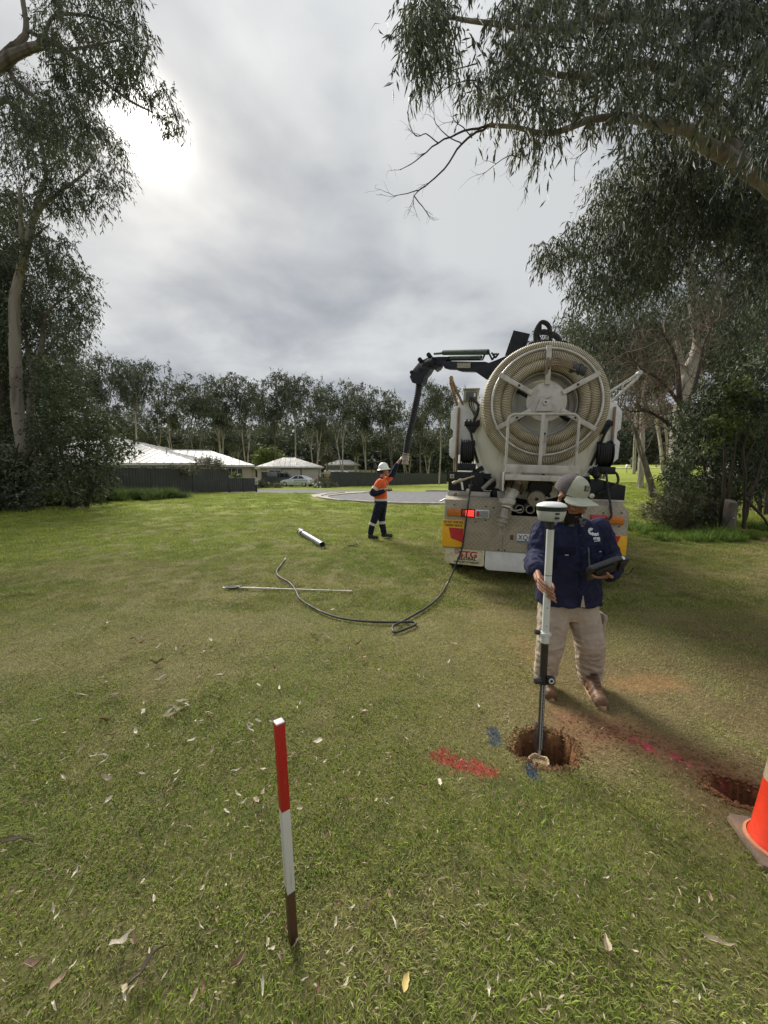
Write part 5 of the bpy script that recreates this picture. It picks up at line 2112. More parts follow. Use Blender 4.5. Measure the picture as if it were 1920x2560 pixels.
    for k in range(6):
        x, y, _ = frame_of(d)
        a = k * math.pi / 3
        q = p[2] + (x * math.cos(a) + y * math.sin(a)) * .128
        mb = MB()
        mb.cyl(q - d * .055, q + d * .055, .014, n=6)
        mb.build('bolt', BLACKP, fl)
    mb = MB()
    mb.lathe([(.035, .098), (.09, .092), (.17, .072)], p[2], d, 22)
    mb.build('reducer', CHIPPED, T)
    d2 = (p[5] - p[3]).normalized()
    mb = MB()
    mb.lathe([(0, .075), (.015, .094), (.075, .094), (.09, .07), (.12, .07), (.125, .085), (.15, .085)], p[3] + d2 * .01, d2, 18)
    mb.box((-.455, -.215, 1.195), (-.32, -.175, 1.275))
    mb.build('ball_valve', GREYS, T, .004)
    mb = MB()
    mb.box((-.50, -.23, 1.205), (-.295, -.205, 1.268), Matrix.Rotation(math.radians(8), 3, 'Y'))
    mb.build('valve_handle', GREYS, T, .006)
    d3 = (p[6] - p[5]).normalized()
    mb = MB()
    mb.lathe([(-.02, .062), (.09, .064), (.095, .082), (.115, .086), (.13, .074), (.15, .074), (.155, .088), (.185, .088), (.19, .062), (.24, .055)], p[5], d3, 22)
    mb.build('outlet_coupling', ALUPIPE, T, sharp=30)
    mb = MB()
    q, r = smooth_path([p[5] + Vector((.05, -.06, .02)), p[5] + Vector((.12, -.09, .0)), p[5] + Vector((.20, -.09, .025))], [.016, .013, .012], 4)
    mb.tube(q, r, 8)
    mb.build('cam_lever', ALUPIPE, T)
    for sx in (-.03, .03):
        for k in range(5):
            c = p[6] + Vector((sx * (1 - .15 * k) + (.012 if sx > 0 else 0), -.03, -.02 - .027 * k))
            mb = MB()
            mb.tube([c + Vector((.008 * math.cos(a) * (1 if k % 2 else .4), .008 * math.cos(a) * (.4 if k % 2 else 1), .017 * math.sin(a))) for a in np.linspace(0, 6.283, 10, endpoint=False)], .0032, 5, closed=True)
            mb.build('chain_link', STEEL, T)
    # round inspection hatch beside it
    mb = MB()
    mb.lathe([(.0, .14), (.02, .165), (.06, .165), (.065, .12), (.3, .12)], (.06, -.06, 1.44), (0, 1, .2), 26)
    h = mb.build('rear_hatch', BLACKP, T, .003, sharp=30)
    for k in range(6):
        a = k * math.pi / 3 + .3
        mb = MB()
        mb.cyl((.06 + .17 * math.cos(a), -.075, 1.44 + .17 * math.sin(a)), (.06 + .17 * math.cos(a), .01, 1.45 + .17 * math.sin(a)), .022, n=8)
        mb.build('wing_nut', BLACKP, h)
    mb = MB()
    mb.lathe([(0, .11), (.03, .125), (.12, .12), (.25, .10)], (.02, -.05, 1.27), (.1, .9, .25), 24)
    mb.build('drain_cap', ALUPIPE, T, .004)
    mb = MB()
    mb.prism([(-.50, 1.36), (-.30, 1.36), (-.25, 1.18), (-.36, 1.16), (-.48, 1.24)], (0, .26, 0), (1, 0, 0), (0, 0, 1), (0, .03, 0))
    mb.build('splash_plate', GREYS, T, .01)


truck_tank()


def truck_sides():
    T = TRUCK
    for sx in (-1, 1):
        # white side guards with the stepped outline
        pts = [(1.075, 2.78), (1.15, 2.745), (1.255, 2.60), (1.258, 2.345), (1.212, 2.298), (1.212, 2.199), (1.262, 2.152), (1.256, 1.90), (1.20, 1.845), (1.09, 1.92), (.80, 1.92), (.80, 2.74)]
        mb = MB()
        q = [(sx * a, b) for a, b in pts]
        if sx < 0:
            q = q[::-1]
        mb.prism(q, (0, .60, 0), (1, 0, 0), (0, 0, 1), (0, .035, 0))
        mb.build('side_guard', WHITE, T, .006)
        # outrigger rail arm folded up above it
        mb = MB()
        if sx < 0:
            A, B, C_, D = Vector((-1.275, .5, 3.10)), Vector((-1.07, .62, 2.70)), Vector((-1.278, .5, 3.02)), Vector((-1.165, .62, 2.70))
        else:
            A, B, C_, D = Vector((1.434, .6, 3.15)), Vector((1.0, .6, 2.84)), Vector((1.39, .6, 3.05)), Vector((1.10, .62, 2.74))
        mb.cyl(A, B, .020, n=10)
        mb.cyl(C_, D, .024, n=10)
        mb.cyl(A + Vector((0, -.04, 0)), A + Vector((0, .06, 0)), .032, n=12)
        mb.cyl(A, C_, .028, n=10)
        mb.cyl((A + B) / 2, (C_ + D) / 2, .014, n=8)
        mb.build('folded_rail', STEEL if sx > 0 else RUST, T)
        # upright pipe
        mb = MB()
        pp = [Vector((sx * 1.135, .56, 2.66)), Vector((sx * 1.137, .56, 2.3)), Vector((sx * 1.137, .55, 1.82))]
        if sx < 0:
            pp += [Vector((-1.12, .45, 1.53)), Vector((-1.09, .30, 1.36)), Vector((-1.13, .2, 1.265))]
        q, r = smooth_path(pp, [.021] * len(pp), 5)
        mb.tube(q, r, 10)
        mb.build('upright_pipe', RUST, T)
        # manifold with valve above the tank shoulder
        mb = MB()
        x0 = sx * .92
        mb.box((x0 - .115, .26, 2.345), (x0 + .115, .40, 2.40))
        for k in range(4):
            mb.cyl((x0 - .09 + k * .06, .27, 2.39), (x0 - .09 + k * .06, .39, 2.43), .026, n=10)
        mb.prism([(-.10, 0), (.10, 0), (.04, -.11), (-.02, -.11)], (x0, .28, 2.345), (1, 0, 0), (0, 0, 1), (0, .10, 0))
        mb.build('manifold', BLACKP, T, .006)
        mb = MB()
        q, r = smooth_path([Vector((sx * 1.0, .3, 2.34)), Vector((sx * .93, .26, 2.22)), Vector((sx * .88, .3, 2.02)), Vector((sx * .80, .32, 1.78))], [.018] * 4, 6)
        mb.tube(q, r, 8)
        q, r = smooth_path([Vector((sx * .90, .3, 2.42)), Vector((sx * .86, .33, 2.52)), Vector((sx * .84, .36, 2.66)), Vector((sx * .98, .45, 2.80))], [.022, .03, .024, .02], 6)
        mb.tube(q, r, 8)
        mb.build('hydraulic_hose', BLACKR, T)
        # hose reel (water) in black
        rc = Vector((sx * .97, .42, 1.955))
        mb = MB()
        mb.lathe([(-.105, .03), (-.105, .20), (-.09, .20), (-.085, .15), (-.075, .155), (.075, .155), (.085, .15), (.09, .20), (.105, .20), (.105, .03)], rc, (1, 0, 0), 32)
        rl = mb.build('water_reel', BLACKP, T, sharp=25)
        for k in range(5):
            mb = MB()
            mb.tube([rc + Vector((-.064 + k * .032, .172 * math.cos(a), .172 * math.sin(a))) for a in np.linspace(0, 6.283, 28, endpoint=False)], .017, 8, closed=True)
            mb.build('hose_wrap', BLACKR, rl)
        mb = MB()
        mb.box((rc.x - .14, .24, 1.66), (rc.x + .14, .5, 1.765))
        mb.box((rc.x - .06, .225, 1.68), (rc.x + .06, .238, 1.75))
        mb.build('reel_bracket', BLACKP, T, .006)
    # left: control box on the guard
    mb = MB()
    mb.box((-1.075, .48, 2.755), (-.835, .62, 2.915))
    mb.box((-1.085, .44, 2.917), (-.825, .64, 2.935))
    mb.build('control_box', principled('grey_green_box', (.40, .40, .33), .5, var=.1, dirt=(.25, .18, .1), dirt_amt=.4), T, .004)
    mb = MB()
    mb.box((-1.035, .43, 2.755), (-.865, .478, 2.88))
    o = mb.build('control_panel', principled('dark_grey_box', (.10, .10, .095), .5), T, .006)
    mb = MB()
    mb.box((-.915, .424, 2.80), (-.89, .4285, 2.855))
    mb.build('panel_label', PLATE, o)
    mb = MB()
    for k in range(3):
        q, r = smooth_path([Vector((-.98 + .03 * k, .46, 2.755)), Vector((-.97 + .03 * k, .42, 2.66)), Vector((-.91 + .02 * k, .36, 2.54)), Vector((-.87, .34, 2.44))], [.010 - .002 * k] * 4, 5)
        mb.tube(q, r, 7)
    mb.build('cable', BLACKR, T)
    mb = MB()
    mb.prism([(-.862, 2.80), (-.838, 2.81), (-.832, 2.62), (-.77, 2.55), (-.79, 2.50), (-.862, 2.60)], (0, .40, 0), (1, 0, 0), (0, 0, 1), (0, .03, 0))
    mb.build('door_hook', WHITE, T, .004)
    # left: dark equipment box with tap, gauge and red button
    mb = MB()
    mb.box((-1.235, .25, 1.345), (-.70, .75, 1.635))
    mb.build('equipment_box', BLACKP, T, .006)
    mb = MB()
    mb.box((-1.24, .22, 1.264), (-.60, .80, 1.338))
    mb.build('box_base_rail', GREYS, T, .004)
    mb = MB()
    mb.box((-1.215, .236, 1.53), (-1.15, .2485, 1.595))
    o = mb.build('isolator', principled('isolator_cream', (.55, .47, .34), .6), T, .004)
    mb = MB()
    mb.cyl((-1.182, .225, 1.562), (-1.182, .2355, 1.562), .018, n=14)
    mb.build('button', RUST, o)
    mb = MB()
    mb.cyl((-.931, .19, 1.350), (-.931, .25, 1.350), .034, n=18)
    mb.build('gauge', STEEL, T, .004)
    mb = MB()
    mb.tube([Vector((-.915, .2, 1.40)), Vector((-.925, .2, 1.435)), Vector((-.87, .2, 1.442))], .007, 8)
    mb.build('gauge_handle', STEEL, T)
    mb = MB()
    p0, p1 = Vector((-1.17, .08, 1.455)), Vector((-.85, .16, 1.575))
    d = (p1 - p0)
    mb.lathe([(0, .016), (.03, .026), (.06, .026), (.065, .02), (.10, .02), (.105, .03), (.15, .03), (.155, .016), (d.length, .014)], p0, d, 14)
    mb.build('wash_tap', principled('worn_brass', (.42, .36, .25), .5, metal=.4, var=.15), T)
    mb = MB()
    mb.box((-1.035, .06, 1.36), (-1.005, .085, 1.48), Matrix.Rotation(math.radians(-12), 3, 'Y'))
    mb.build('tap_lever', PLATE, T, .004)
    # pumps and dark fittings filling the space under the tank
    mb = MB()
    mb.box((-.72, .45, 1.12), (.72, .95, 1.34))
    mb.cyl((-.62, .30, 1.47), (-.62, .6, 1.47), .11, n=16)
    mb.cyl((-.50, .28, 1.33), (-.50, .5, 1.33), .07, n=14)
    mb.box((-.78, .30, 1.52), (-.60, .52, 1.62))
    mb.cyl((-.72, .26, 1.58), (-.60, .26, 1.52), .03, n=10)
    mb.cyl((.55, .30, 1.45), (.55, .6, 1.45), .11, n=16)
    mb.box((.62, .28, 1.42), (.80, .5, 1.62))
    mb.build('pump_gear', BLACKP, T, .01)
    mb = MB()
    mb.cyl((-.72, .20, 1.38), (-.56, .22, 1.545), .032, n=10)
    mb.build('door_ram', ALUPIPE, T)
    # right: dark toolbox with sloping lid, gauge, cables
    mb = MB()
    mb.prism([(.78, 1.30), (1.245, 1.30), (1.245, 1.50), (.90, 1.585), (.78, 1.585)], (0, .20, 0), (1, 0, 0), (0, 0, 1), (0, .55, 0))
    mb.build('tool_box', BLACKP, T, .008)
    mb = MB()
    mb.box((.74, .17, 1.264), (1.25, .76, 1.298))
    mb.build('box_base_rail', GREYS, T, .004)
    mb = MB()
    mb.ball((.86, .22, 1.64), .055, 14, 8)
    mb.cyl((.86, .22, 1.56), (.86, .22, 1.68), .03, n=10)
    mb.build('pressure_ball', BLACKP, T)
    mb = MB()
    mb.cyl((.795, .13, 1.345), (.795, .2, 1.345), .036, n=18)
    mb.build('gauge', STEEL, T, .004)
    mb = MB()
    q, r = smooth_path([Vector((.985, .22, 1.68)), Vector((.99, .12, 1.45)), Vector((1.0, -.01, 1.22)), Vector((1.005, -.05, 1.08)), Vector((.95, -.06, 1.03)), Vector((.90, -.06, 1.02))], [.016] * 6, 6)
    mb.tube(q, r, 8)
    q, r = smooth_path([Vector((1.08, .3, 1.72)), Vector((1.125, .22, 1.66)), Vector((1.12, .15, 1.55)), Vector((1.02, .12, 1.45)), Vector((.88, .15, 1.38))], [.017] * 5, 6)
    mb.tube(q, r, 8)
    mb.build('cable', BLACKR, T)
    # side reflector stub at the left edge of the tail
    mb = MB()
    mb.cyl((-1.34, .10, 1.17), (-1.265, .12, 1.215), .012, n=8)
    mb.build('marker_rod', STEEL, T)


truck_sides()


def boom():
    T = TRUCK
    lyx = lambda px: float(np.interp(px, [1030, 1105, 1235, 1370], [3.35, 2.75, 1.9, 1.05]))
    Z = lambda x, y: (980 + x / 3.770, 800 + y / 3.770)        # zoomed-view coordinates

    def W(x, y, dl=0.0):
        a, b = Z(x, y)
        return TL(a, b, lyx(a) + dl)

    def slab(name, pts, th, mat, bev=.006, dl=0.0, parent=None):
        mb = MB()
        n = len(pts)
        f = [W(*p, dl) for p in pts]
        # extrude square to the boom's own plane
        e = (f[n // 2] - f[0]).normalized()
        nrm = e.cross(Vector((0, 0, 1))).normalized()
        if nrm.y < 0:
            nrm = -nrm
        mb.add(f + [p + nrm * th for p in f], [tuple(range(n - 1, -1, -1)), tuple(range(n, 2 * n))] + [(i, (i + 1) % n, n + (i + 1) % n, n + i) for i in range(n)])
        return mb.build(name, mat, parent or T, bev)
    slab('boom_arm', [(1560, 240), (1560, 200), (1480, 195), (1390, 205), (960, 385), (770, 450), (780, 485), (890, 562), (1000, 520), (1180, 420)], .20, NAVYP)
    slab('boom_beam', [(800, 392), (450, 385), (470, 420), (500, 458), (615, 462), (620, 478), (790, 484), (860, 470), (880, 392)], .16, NAVYP, dl=.02)
    o = slab('boom_label', [(615, 404), (742, 402), (738, 452), (612, 452)], .004, principled('faded_label', (.34, .31, .26), .7, var=.3, scale=40), 0, -.006)
    slab('elbow_plate', [(510, 385), (540, 345), (440, 345), (330, 355), (260, 390), (200, 460), (165, 535), (190, 590), (250, 610), (285, 600), (300, 540), (330, 505), (355, 460), (400, 455), (415, 468), (438, 440), (440, 415), (480, 412)], .14, NAVYP, dl=.03)
    for cx, cy, rr in ((345, 330, .05), (262, 375, .05), (185, 495, .045), (265, 470, .04), (345, 420, .05), (415, 450, .045), (270, 590, .05)):
        mb = MB()
        c = W(cx, cy)
        mb.cyl(c + Vector((0, -.03, 0)), c + Vector((.03, .19, 0)), rr, n=14)
        mb.build('guide_roller', BLACKP, T, .004)
    mb = MB()
    mb.cyl(W(485, 308), W(905, 302), .052, n=16)
    mb.cyl(W(400, 318), W(485, 312), .026, n=12)
    mb.build('boom_ram', GREENCYL, T)
    mb = MB()
    mb.cyl(W(540, 362, .12), W(840, 358, .12), .050, n=16)
    mb.cyl(W(420, 360, .12), W(540, 362, .12), .030, n=12)
    mb.build('boom_ram', GREENCYL, T)
    mb = MB()
    for a, b in (((880, 310), (850, 380)), ((905, 295), (945, 375)), ((945, 375), (965, 345)), ((940, 310), (975, 355)), ((975, 355), (1005, 315)), ((950, 322), (1000, 320))):
        mb.cyl(W(*a), W(*b), .018, n=8)
    mb.build('ram_linkage', BLACKP, T)
    mb = MB()
    q, r = smooth_path([W(1300, 225), W(1340, 205), W(1440, 200), W(1530, 215)], [.03] * 4, 4)
    mb.tube(q, r, 8)
    mb.build('boom_pivot', BLACKP, T)
    # pedestal down to the tank
    mb = MB()
    p = TL(1395, 860, 1.3)
    mb.cyl((p.x, p.y, 3.0), (p.x, p.y, p.z), .16, n=18)
    mb.build('boom_pedestal', NAVYP, T)
    # upright black panel
    mb = MB()
    f = [TL(*Z(*q), 1.5) for q in ((1145, 95), (1303, 130), (1245, 300), (1065, 330))]
    mb.add(f + [v + Vector((0, .06, 0)) for v in f], [(3, 2, 1, 0), (4, 5, 6, 7), (0, 1, 5, 4), (1, 2, 6, 5), (2, 3, 7, 6), (3, 0, 4, 7)])
    mb.build('light_panel', BLACKP, T, .006)
    # hoop of hydraulic lines on top
    for k, pts in enumerate(([(1345, 215), (1342, 130), (1365, 60), (1410, 12), (1460, 22), (1492, 65), (1497, 120)], [(1358, 215), (1360, 120), (1385, 60), (1415, 30), (1465, 60), (1490, 130)],
                             [(1395, 110), (1440, 100), (1500, 125), (1560, 150), (1590, 210), (1575, 240)], [(1395, 130), (1450, 128), (1510, 150), (1555, 185), (1570, 240)],
                             [(1490, 150), (1482, 200)], [(1375, 140), (1390, 200)], [(1510, 120), (1570, 160), (1585, 230)])):
        mb = MB()
        q, r = smooth_path([TL(*Z(*p), .95 + .03 * k) for p in pts], [.02 if k < 2 else .026] * len(pts), 6)
        mb.tube(q, r, 8)
        mb.build('hydraulic_line', BLACKR, T)
    mb = MB()
    f = [TL(*Z(*q), 1.0) for q in ((1350, 80), (1412, 10), (1412, 90), (1365, 200), (1348, 190))]
    mb.add(f + [v + Vector((0, .05, 0)) for v in f], [(4, 3, 2, 1, 0), (5, 6, 7, 8, 9)] + [(i, (i + 1) % 5, 5 + (i + 1) % 5, 5 + i) for i in range(5)])
    mb.build('line_bracket', BLACKP, T, .004)
    # hanging black suction hose with its steel end
    ly = 3.42
    pts = [TL(1085, 902, 2.9), TL(1062, 915, 3.2), TL(1050, 948, 3.40), TL(1045, 985, ly), TL(1030, 1055, ly), TL(1020, 1100, ly), TL(1015, 1140, ly)]
    q, r = smooth_path(pts, [.08] * len(pts), 8)
    blackhose = bpy.data.materials.new('black_ribbed_hose')
    blackhose.use_nodes = True
    t = NT(blackhose.node_tree)
    b = blackhose.node_tree.nodes['Principled BSDF']
    at = t.n('ShaderNodeAttribute', attribute_name='ridge')
    t.s(b.inputs['Base Color'], t.mix(at.outputs['Fac'], (.004, .004, .005), (.016, .018, .026)))
    b.inputs['Roughness'].default_value = .75
    ribbed('hanging_hose', q, .078, .042, blackhose, T, 14, False, .14)
    d = (pts[-1] - pts[-2]).normalized()
    mb = MB()
    mb.lathe([(-.06, .080), (.0, .080), (.0, .090), (.03, .090), (.035, .080), (.07, .080), (.075, .092), (.10, .092), (.105, .078), (.16, .078), (.165, .088), (.20, .088), (.20, .066), (.15, .064)], pts[-1], d, 26)
    mb.build('hose_end_fitting', ALUPIPE, T, sharp=30)
    global HOSE_END
    HOSE_END = T_M @ (pts[-1] + d * .05)


boom()

# ------------------------------------------------------------------ people
from mathutils import noise as mnoise


def Gp(px, py):
    """photograph pixel -> point on the ground"""
    a = P(px, py, 1.0)
    o = Vector((0, 0, CAM_H))
    d = a - o
    z = 0.0
    for _ in range(40):
        t = (z - CAM_H) / d.z
        p = o + d * t
        z = z * .5 + gzf(p.x, p.y) * .5
    return Vector((p.x, p.y, z))


def blob(name, mb, voxel, smooth_it, material, parent, base, disp=None, factor=.5):
    """fuse overlapping volumes into one continuous skin (world coordinates in, parent-local out)"""
    me = bpy.data.meshes.new(name)
    me.from_pydata([tuple(Vector(v) - base) for v in mb.v], [], mb.f)
    me.update()
    bm = bmesh.new()
    bm.from_mesh(me)
    bmesh.ops.recalc_face_normals(bm, faces=bm.faces)
    bm.to_mesh(me)
    bm.free()
    o = bpy.data.objects.new(name, me)
    COL.objects.link(o)
    m = o.modifiers.new('fuse', 'REMESH')
    m.mode = 'VOXEL'
    m.voxel_size = voxel
    s = o.modifiers.new('relax', 'SMOOTH')
    s.factor = factor
    s.iterations = smooth_it
    dg = bpy.context.evaluated_depsgraph_get()
    dg.update()
    me2 = bpy.data.meshes.new_from_object(o.evaluated_get(dg))
    bpy.data.objects.remove(o)
    bpy.data.meshes.remove(me)
    if disp:
        me2.update()
        nrm = [v.normal.copy() for v in me2.vertices]
        for v, n in zip(me2.vertices, nrm):
            v.co += n * disp(v.co + base, n)
    me2.materials.clear()
    me2.materials.append(material)
    me2.shade_smooth()
    me2.name = name
    o = bpy.data.objects.new(name, me2)
    COL.objects.link(o)
    o.parent = parent
    return o


def bvh_of(o):
    return BVHTree.FromPolygons([v.co.copy() for v in o.data.vertices], [tuple(p.vertices) for p in o.data.polygons])


def folds(amp, sx, sy, sz, seed=0.0, ridge=True):
    off = Vector((seed, seed * 1.7, seed * .3))

    def f(co, n):
        q = Vector((co.x * sx, co.y * sy, co.z * sz)) + off
        a = mnoise.noise(q)
        b = mnoise.noise(q * 2.3 + Vector((3, 1, 7)))
        v = (1 - 2.2 * abs(a)) if ridge else a
        return amp * (.65 * v + .35 * b)
    return f


NAVY = principled('navy_drill', (0.019, 0.022, 0.054), .85, var=.16, scale=14, bump=.12, bscale=500, spec=.2)
NAVYDARK = principled('navy_seam', (0.011, 0.013, 0.036), .85, var=.1, spec=.2)
NAVYT = principled('navy_trouser', (0.014, 0.018, 0.040), .85, var=.16, scale=10, bump=.12, bscale=300, spec=.2)
KHAKI = principled('stone_trouser', (0.43, 0.355, 0.285), .9, var=.09, scale=9, bump=.12, bscale=450, dirt=(.30, .22, .15), dirt_amt=.12, spec=.15)
SKIN = principled('skin', (0.34, 0.165, 0.105), .5, var=.10, scale=24, bump=.06, bscale=220)
SKINF = principled('face_skin', (0.30, 0.14, 0.09), .5, var=.10, scale=24)
BEARD = principled('beard', (0.016, 0.012, 0.010), .9, var=.3, scale=60, bump=.9, bscale=260)
GREYC = principled('collar_grey', (0.12, 0.12, 0.125), .85, var=.12)
CAPF = principled('cap_sage', (0.43, 0.45, 0.36), .9, var=.08, scale=12, dirt=(.34, .29, .19), dirt_amt=.30, bump=.1, bscale=400)
CAPM = principled('cap_mesh', (0.115, 0.095, 0.095), .9, var=.15, scale=60, bump=.5, bscale=600)
BOOT = principled('boot_leather', (0.15, 0.075, 0.035), .55, var=.22, scale=16, dirt=(.28, .17, .09), dirt_amt=.3, bump=.15, bscale=120)
SOLE = principled('boot_sole', (0.38, 0.27, 0.17), .8, var=.15, dirt=(.2, .12, .07), dirt_amt=.4)
ORANGE = principled('hi_vis_orange', (0.80, 0.125, 0.030), .8, var=.08, scale=12)
SILVER = principled('reflective_tape', (0.60, 0.60, 0.57), .45, var=.06)
HATW = principled('hard_hat', (0.78, 0.80, 0.76), .38, var=.04)
BLACKPL = principled('black_plastic', (0.018, 0.018, 0.02), .45, var=.15)
WHITEPL = principled('white_plastic', (0.78, 0.78, 0.77), .35, var=.03)
GREYPL = principled('grey_plastic', (0.52, 0.53, 0.52), .45, var=.04)


def hand(parent, base, wrist, palm, across, fingers, thumb, scale=1.0, voxel=.0045, material=None, r=.0088, name='hand'):
    """palm, four unequal bent fingers and a thumb as one skin"""
    mb = MB()
    wrist, palm, across = Vector(wrist), Vector(palm), Vector(across).normalized()
    for k, c in enumerate(fingers):
        kn = Vector(c[0])
        rr = r * (1.0, 1.06, 1.0, .88)[k]
        mb.limb([(palm.lerp(wrist, .55) + across * (k - 1.5) * .012, .016), (kn, rr * 1.18)], 10)
        mb.limb([(Vector(q), rr * s) for q, s in zip(c, (1.12, 1.0, .92, .78))], 10)
    mb.limb([(wrist, .027 * scale), (palm, .024 * scale)], 12)
    mb.limb([(Vector(q), r * s) for q, s in zip(thumb, (1.5, 1.2, 1.0, .85))], 10)
    return blob(name, mb, voxel, 2, material or SKIN, parent, base)


def cap_or_head_frame(fwd, side_hint=Vector((0, 0, 1))):
    f = Vector(fwd).normalized()
    s = f.cross(side_hint).normalized()
    u = s.cross(f).normalized()
    return f, s, u                                   # forward, right, up


def surveyor():
    base = Vector((1.41, 2.83, gzf(1.41, 2.83)))
    t = thing('person', 'surveyor in navy work shirt, stone trousers and pale cap holding a survey pole', 'person', base)
    # ---- trousers
    mb = MB()
    mb.loft([((1.405, 2.875, .575), .13, .115, 0), ((1.405, 2.875, .70), .205, .145, 0), ((1.405, 2.875, .84), .195, .14, 0)])
    mb.limb([((1.315, 2.875, .70), .122), ((1.282, 2.835, .54), .112), ((1.262, 2.81, .40), .097), ((1.255, 2.835, .26), .087), ((1.257, 2.865, .13), .079), ((1.258, 2.875, .095), .075)])
    mb.limb([((1.50, 2.875, .70), .124), ((1.535, 2.84, .54), .114), ((1.558, 2.81, .40), .104), ((1.585, 2.845, .26), .096), ((1.612, 2.885, .14), .086), ((1.618, 2.89, .110), .081)])
    f1 = folds(.013, 9, 9, 19, 3.0)
    f2 = folds(.011, 30, 30, 22, 8.0, False)

    def td(co, n):
        low = max(0.0, 1 - co.z / .55)
        sag = math.sin(co.z * 80 + 7 * mnoise.noise(co * 9)) * .010 * max(0, 1 - co.z / .36) * (.3 + abs(mnoise.noise(co * 7 + Vector((4, 2, 9)))) * 2)
        return f1(co, n) * (.45 + .9 * low) + f2(co, n) * .5 + sag
    tr = blob('trousers', mb, .0065, 5, KHAKI, t, base, td)
    # cargo pocket, belt pouch
    bv = bvh_of(tr)
    mb = MB()
    mb.box((1.650, 2.80, .43), (1.672, 2.93, .60))
    mb.box((1.652, 2.795, .565), (1.678, 2.935, .615))
    mb.v = [tuple(Vector(v) - base) for v in mb.v]
    mb.build('cargo_pocket', KHAKI, t, .008)
    # ---- boots
    for heel, toe, shaft in (((1.258, 2.935), (1.232, 2.685), 1.258), ((1.618, 2.945), (1.548, 2.575), 1.625)):
        h, q = Vector((*heel, base.z)), Vector((*toe, base.z))
        d = (q - h).normalized()
        L = (q - h).length
        s = Vector((-d.y, d.x, 0))
        mb = MB()
        for k, (a, w, zz, rr) in enumerate(((.10, .0, .055, .043), (.25, .0, .06, .046), (.42, .0, .062, .047), (.60, .0, .055, .046), (.76, .0, .048, .046), (.88, .0, .045, .042))):
            p = h + d * L * a
            mb.ball(p + Vector((0, 0, zz)), (rr, rr, rr * .95), 12, 8)
            mb.ball(p + s * .012 + Vector((0, 0, zz - .012)), rr * .9, 12, 8)
            mb.ball(p - s * .012 + Vector((0, 0, zz - .012)), rr * .9, 12, 8)
        mb.limb([(h + d * L * .16 + Vector((0, 0, .07)), .05), (h + d * L * .20 + Vector((0, 0, .15)), .054), (h + d * L * .20 + Vector((0, 0, .20)), .052)])
        mb.limb([(h + d * L * .62 + Vector((0, 0, .06)), .043), (h + d * L * .30 + Vector((0, 0, .12)), .05)])
        bo = blob('boot', mb, .006, 3, BOOT, t, base, folds(.003, 40, 40, 60, 5))
        so = MB()
        out = []
        for k in range(20):
            a = 2 * math.pi * k / 20
            w = .044 + .010 * math.cos(a) * (1 if math.cos(a) > 0 else .2)
            out.append((L * .5 + L * .54 * math.cos(a), w * math.sin(a) * 1.05))
        so.prism(out, h - base, d, s, (0, 0, .028))
        sl = so.build('sole', SOLE, bo, .004)
        lc = MB()
        for k in range(6):
            p = h + d * L * (.62 - .065 * k) + Vector((0, 0, .105 + .017 * k)) - base
            lc.tube([p + s * .026 + d * .01, p + d * .022 + Vector((0, 0, .008)), p - s * .026 + d * .01], .0032, 5)
        lc.build('laces', principled('lace', (.05, .04, .03), .8), bo)
    # ---- shirt
    mb = MB()
    mb.loft([((1.408, 2.872, .705), .232, .170, 0), ((1.408, 2.87, .80), .226, .166, 0), ((1.405, 2.865, .95), .212, .158, 0), ((1.400, 2.855, 1.10), .212, .152, 0),
             ((1.395, 2.845, 1.20), .215, .142, 0), ((1.390, 2.838, 1.275), .195, .118, 0), ((1.385, 2.83, 1.32), .135, .092, 0), ((1.380, 2.82, 1.345), .085, .075, 0)])
    mb.limb([((1.195, 2.835, 1.255), .082), ((1.150, 2.80, 1.17), .073), ((1.110, 2.735, 1.075), .067), ((1.040, 2.60, 1.065), .060), ((.975, 2.42, 1.072), .055), ((.958, 2.375, 1.070), .052)])
    mb.limb([((1.590, 2.84, 1.26), .082), ((1.635, 2.82, 1.16), .073), ((1.668, 2.795, 1.055), .067), ((1.635, 2.71, 1.010), .060), ((1.575, 2.62, .998), .054), ((1.56, 2.60, .995), .052)])
    g1 = folds(.018, 13, 11, 11, 1.0)
    g2 = folds(.009, 26, 26, 34, 6.0, False)
    g3 = folds(.021, 9, 24, 9, 11.0)

    def sd(co, n):
        arm = 1.0 if (co.x < 1.17 or co.x > 1.63 or co.y < 2.66) else 0.55
        return (g1(co, n) + .6 * g3(co, n)) * arm + g2(co, n) * .6 * arm
    sh = blob('shirt', mb, .0065, 4, NAVY, t, base, sd)
    # open front vent at the hem (a narrow notch showing the trousers)
    bv = bvh_of(sh)

    def loc(x, z, y=2.60):
        return Vector((x, y, z)) - base
    X, Z = (1, 0, 0), (0, 0, 1)

    def patch(name, pts, mat, lift, nseg=5):
        """small cloth panel draped on the shirt front (grid so that it follows the folds)"""
        x0, x1 = min(p[0] for p in pts), max(p[0] for p in pts)
        z0, z1 = min(p[1] for p in pts), max(p[1] for p in pts)
        vs, fs = [], []
        n = 8
        top = sorted(pts, key=lambda p: -p[1])[:2]
        for j in range(n + 1):
            for i in range(n + 1):
                u, v = i / n, j / n
                a = Vector(pts[0]).lerp(Vector(pts[1]), u)
                b = Vector(pts[3]).lerp(Vector(pts[2]), u)
                c = a.lerp(b, v)
                vs.append((c.x, c.y))
        for j in range(n):
            for i in range(n):
                k = j * (n + 1) + i
                fs.append((k, k + n + 1, k + n + 2, k + 1))
        return flat_mark(name, vs, [f[::-1] for f in fs][::1], loc(0, 0) , X, Z, mat, sh, lift, bv)
    patch('placket', [(1.382, 1.31), (1.412, 1.31), (1.430, .72), (1.400, .72)], NAVYDARK, .0022)
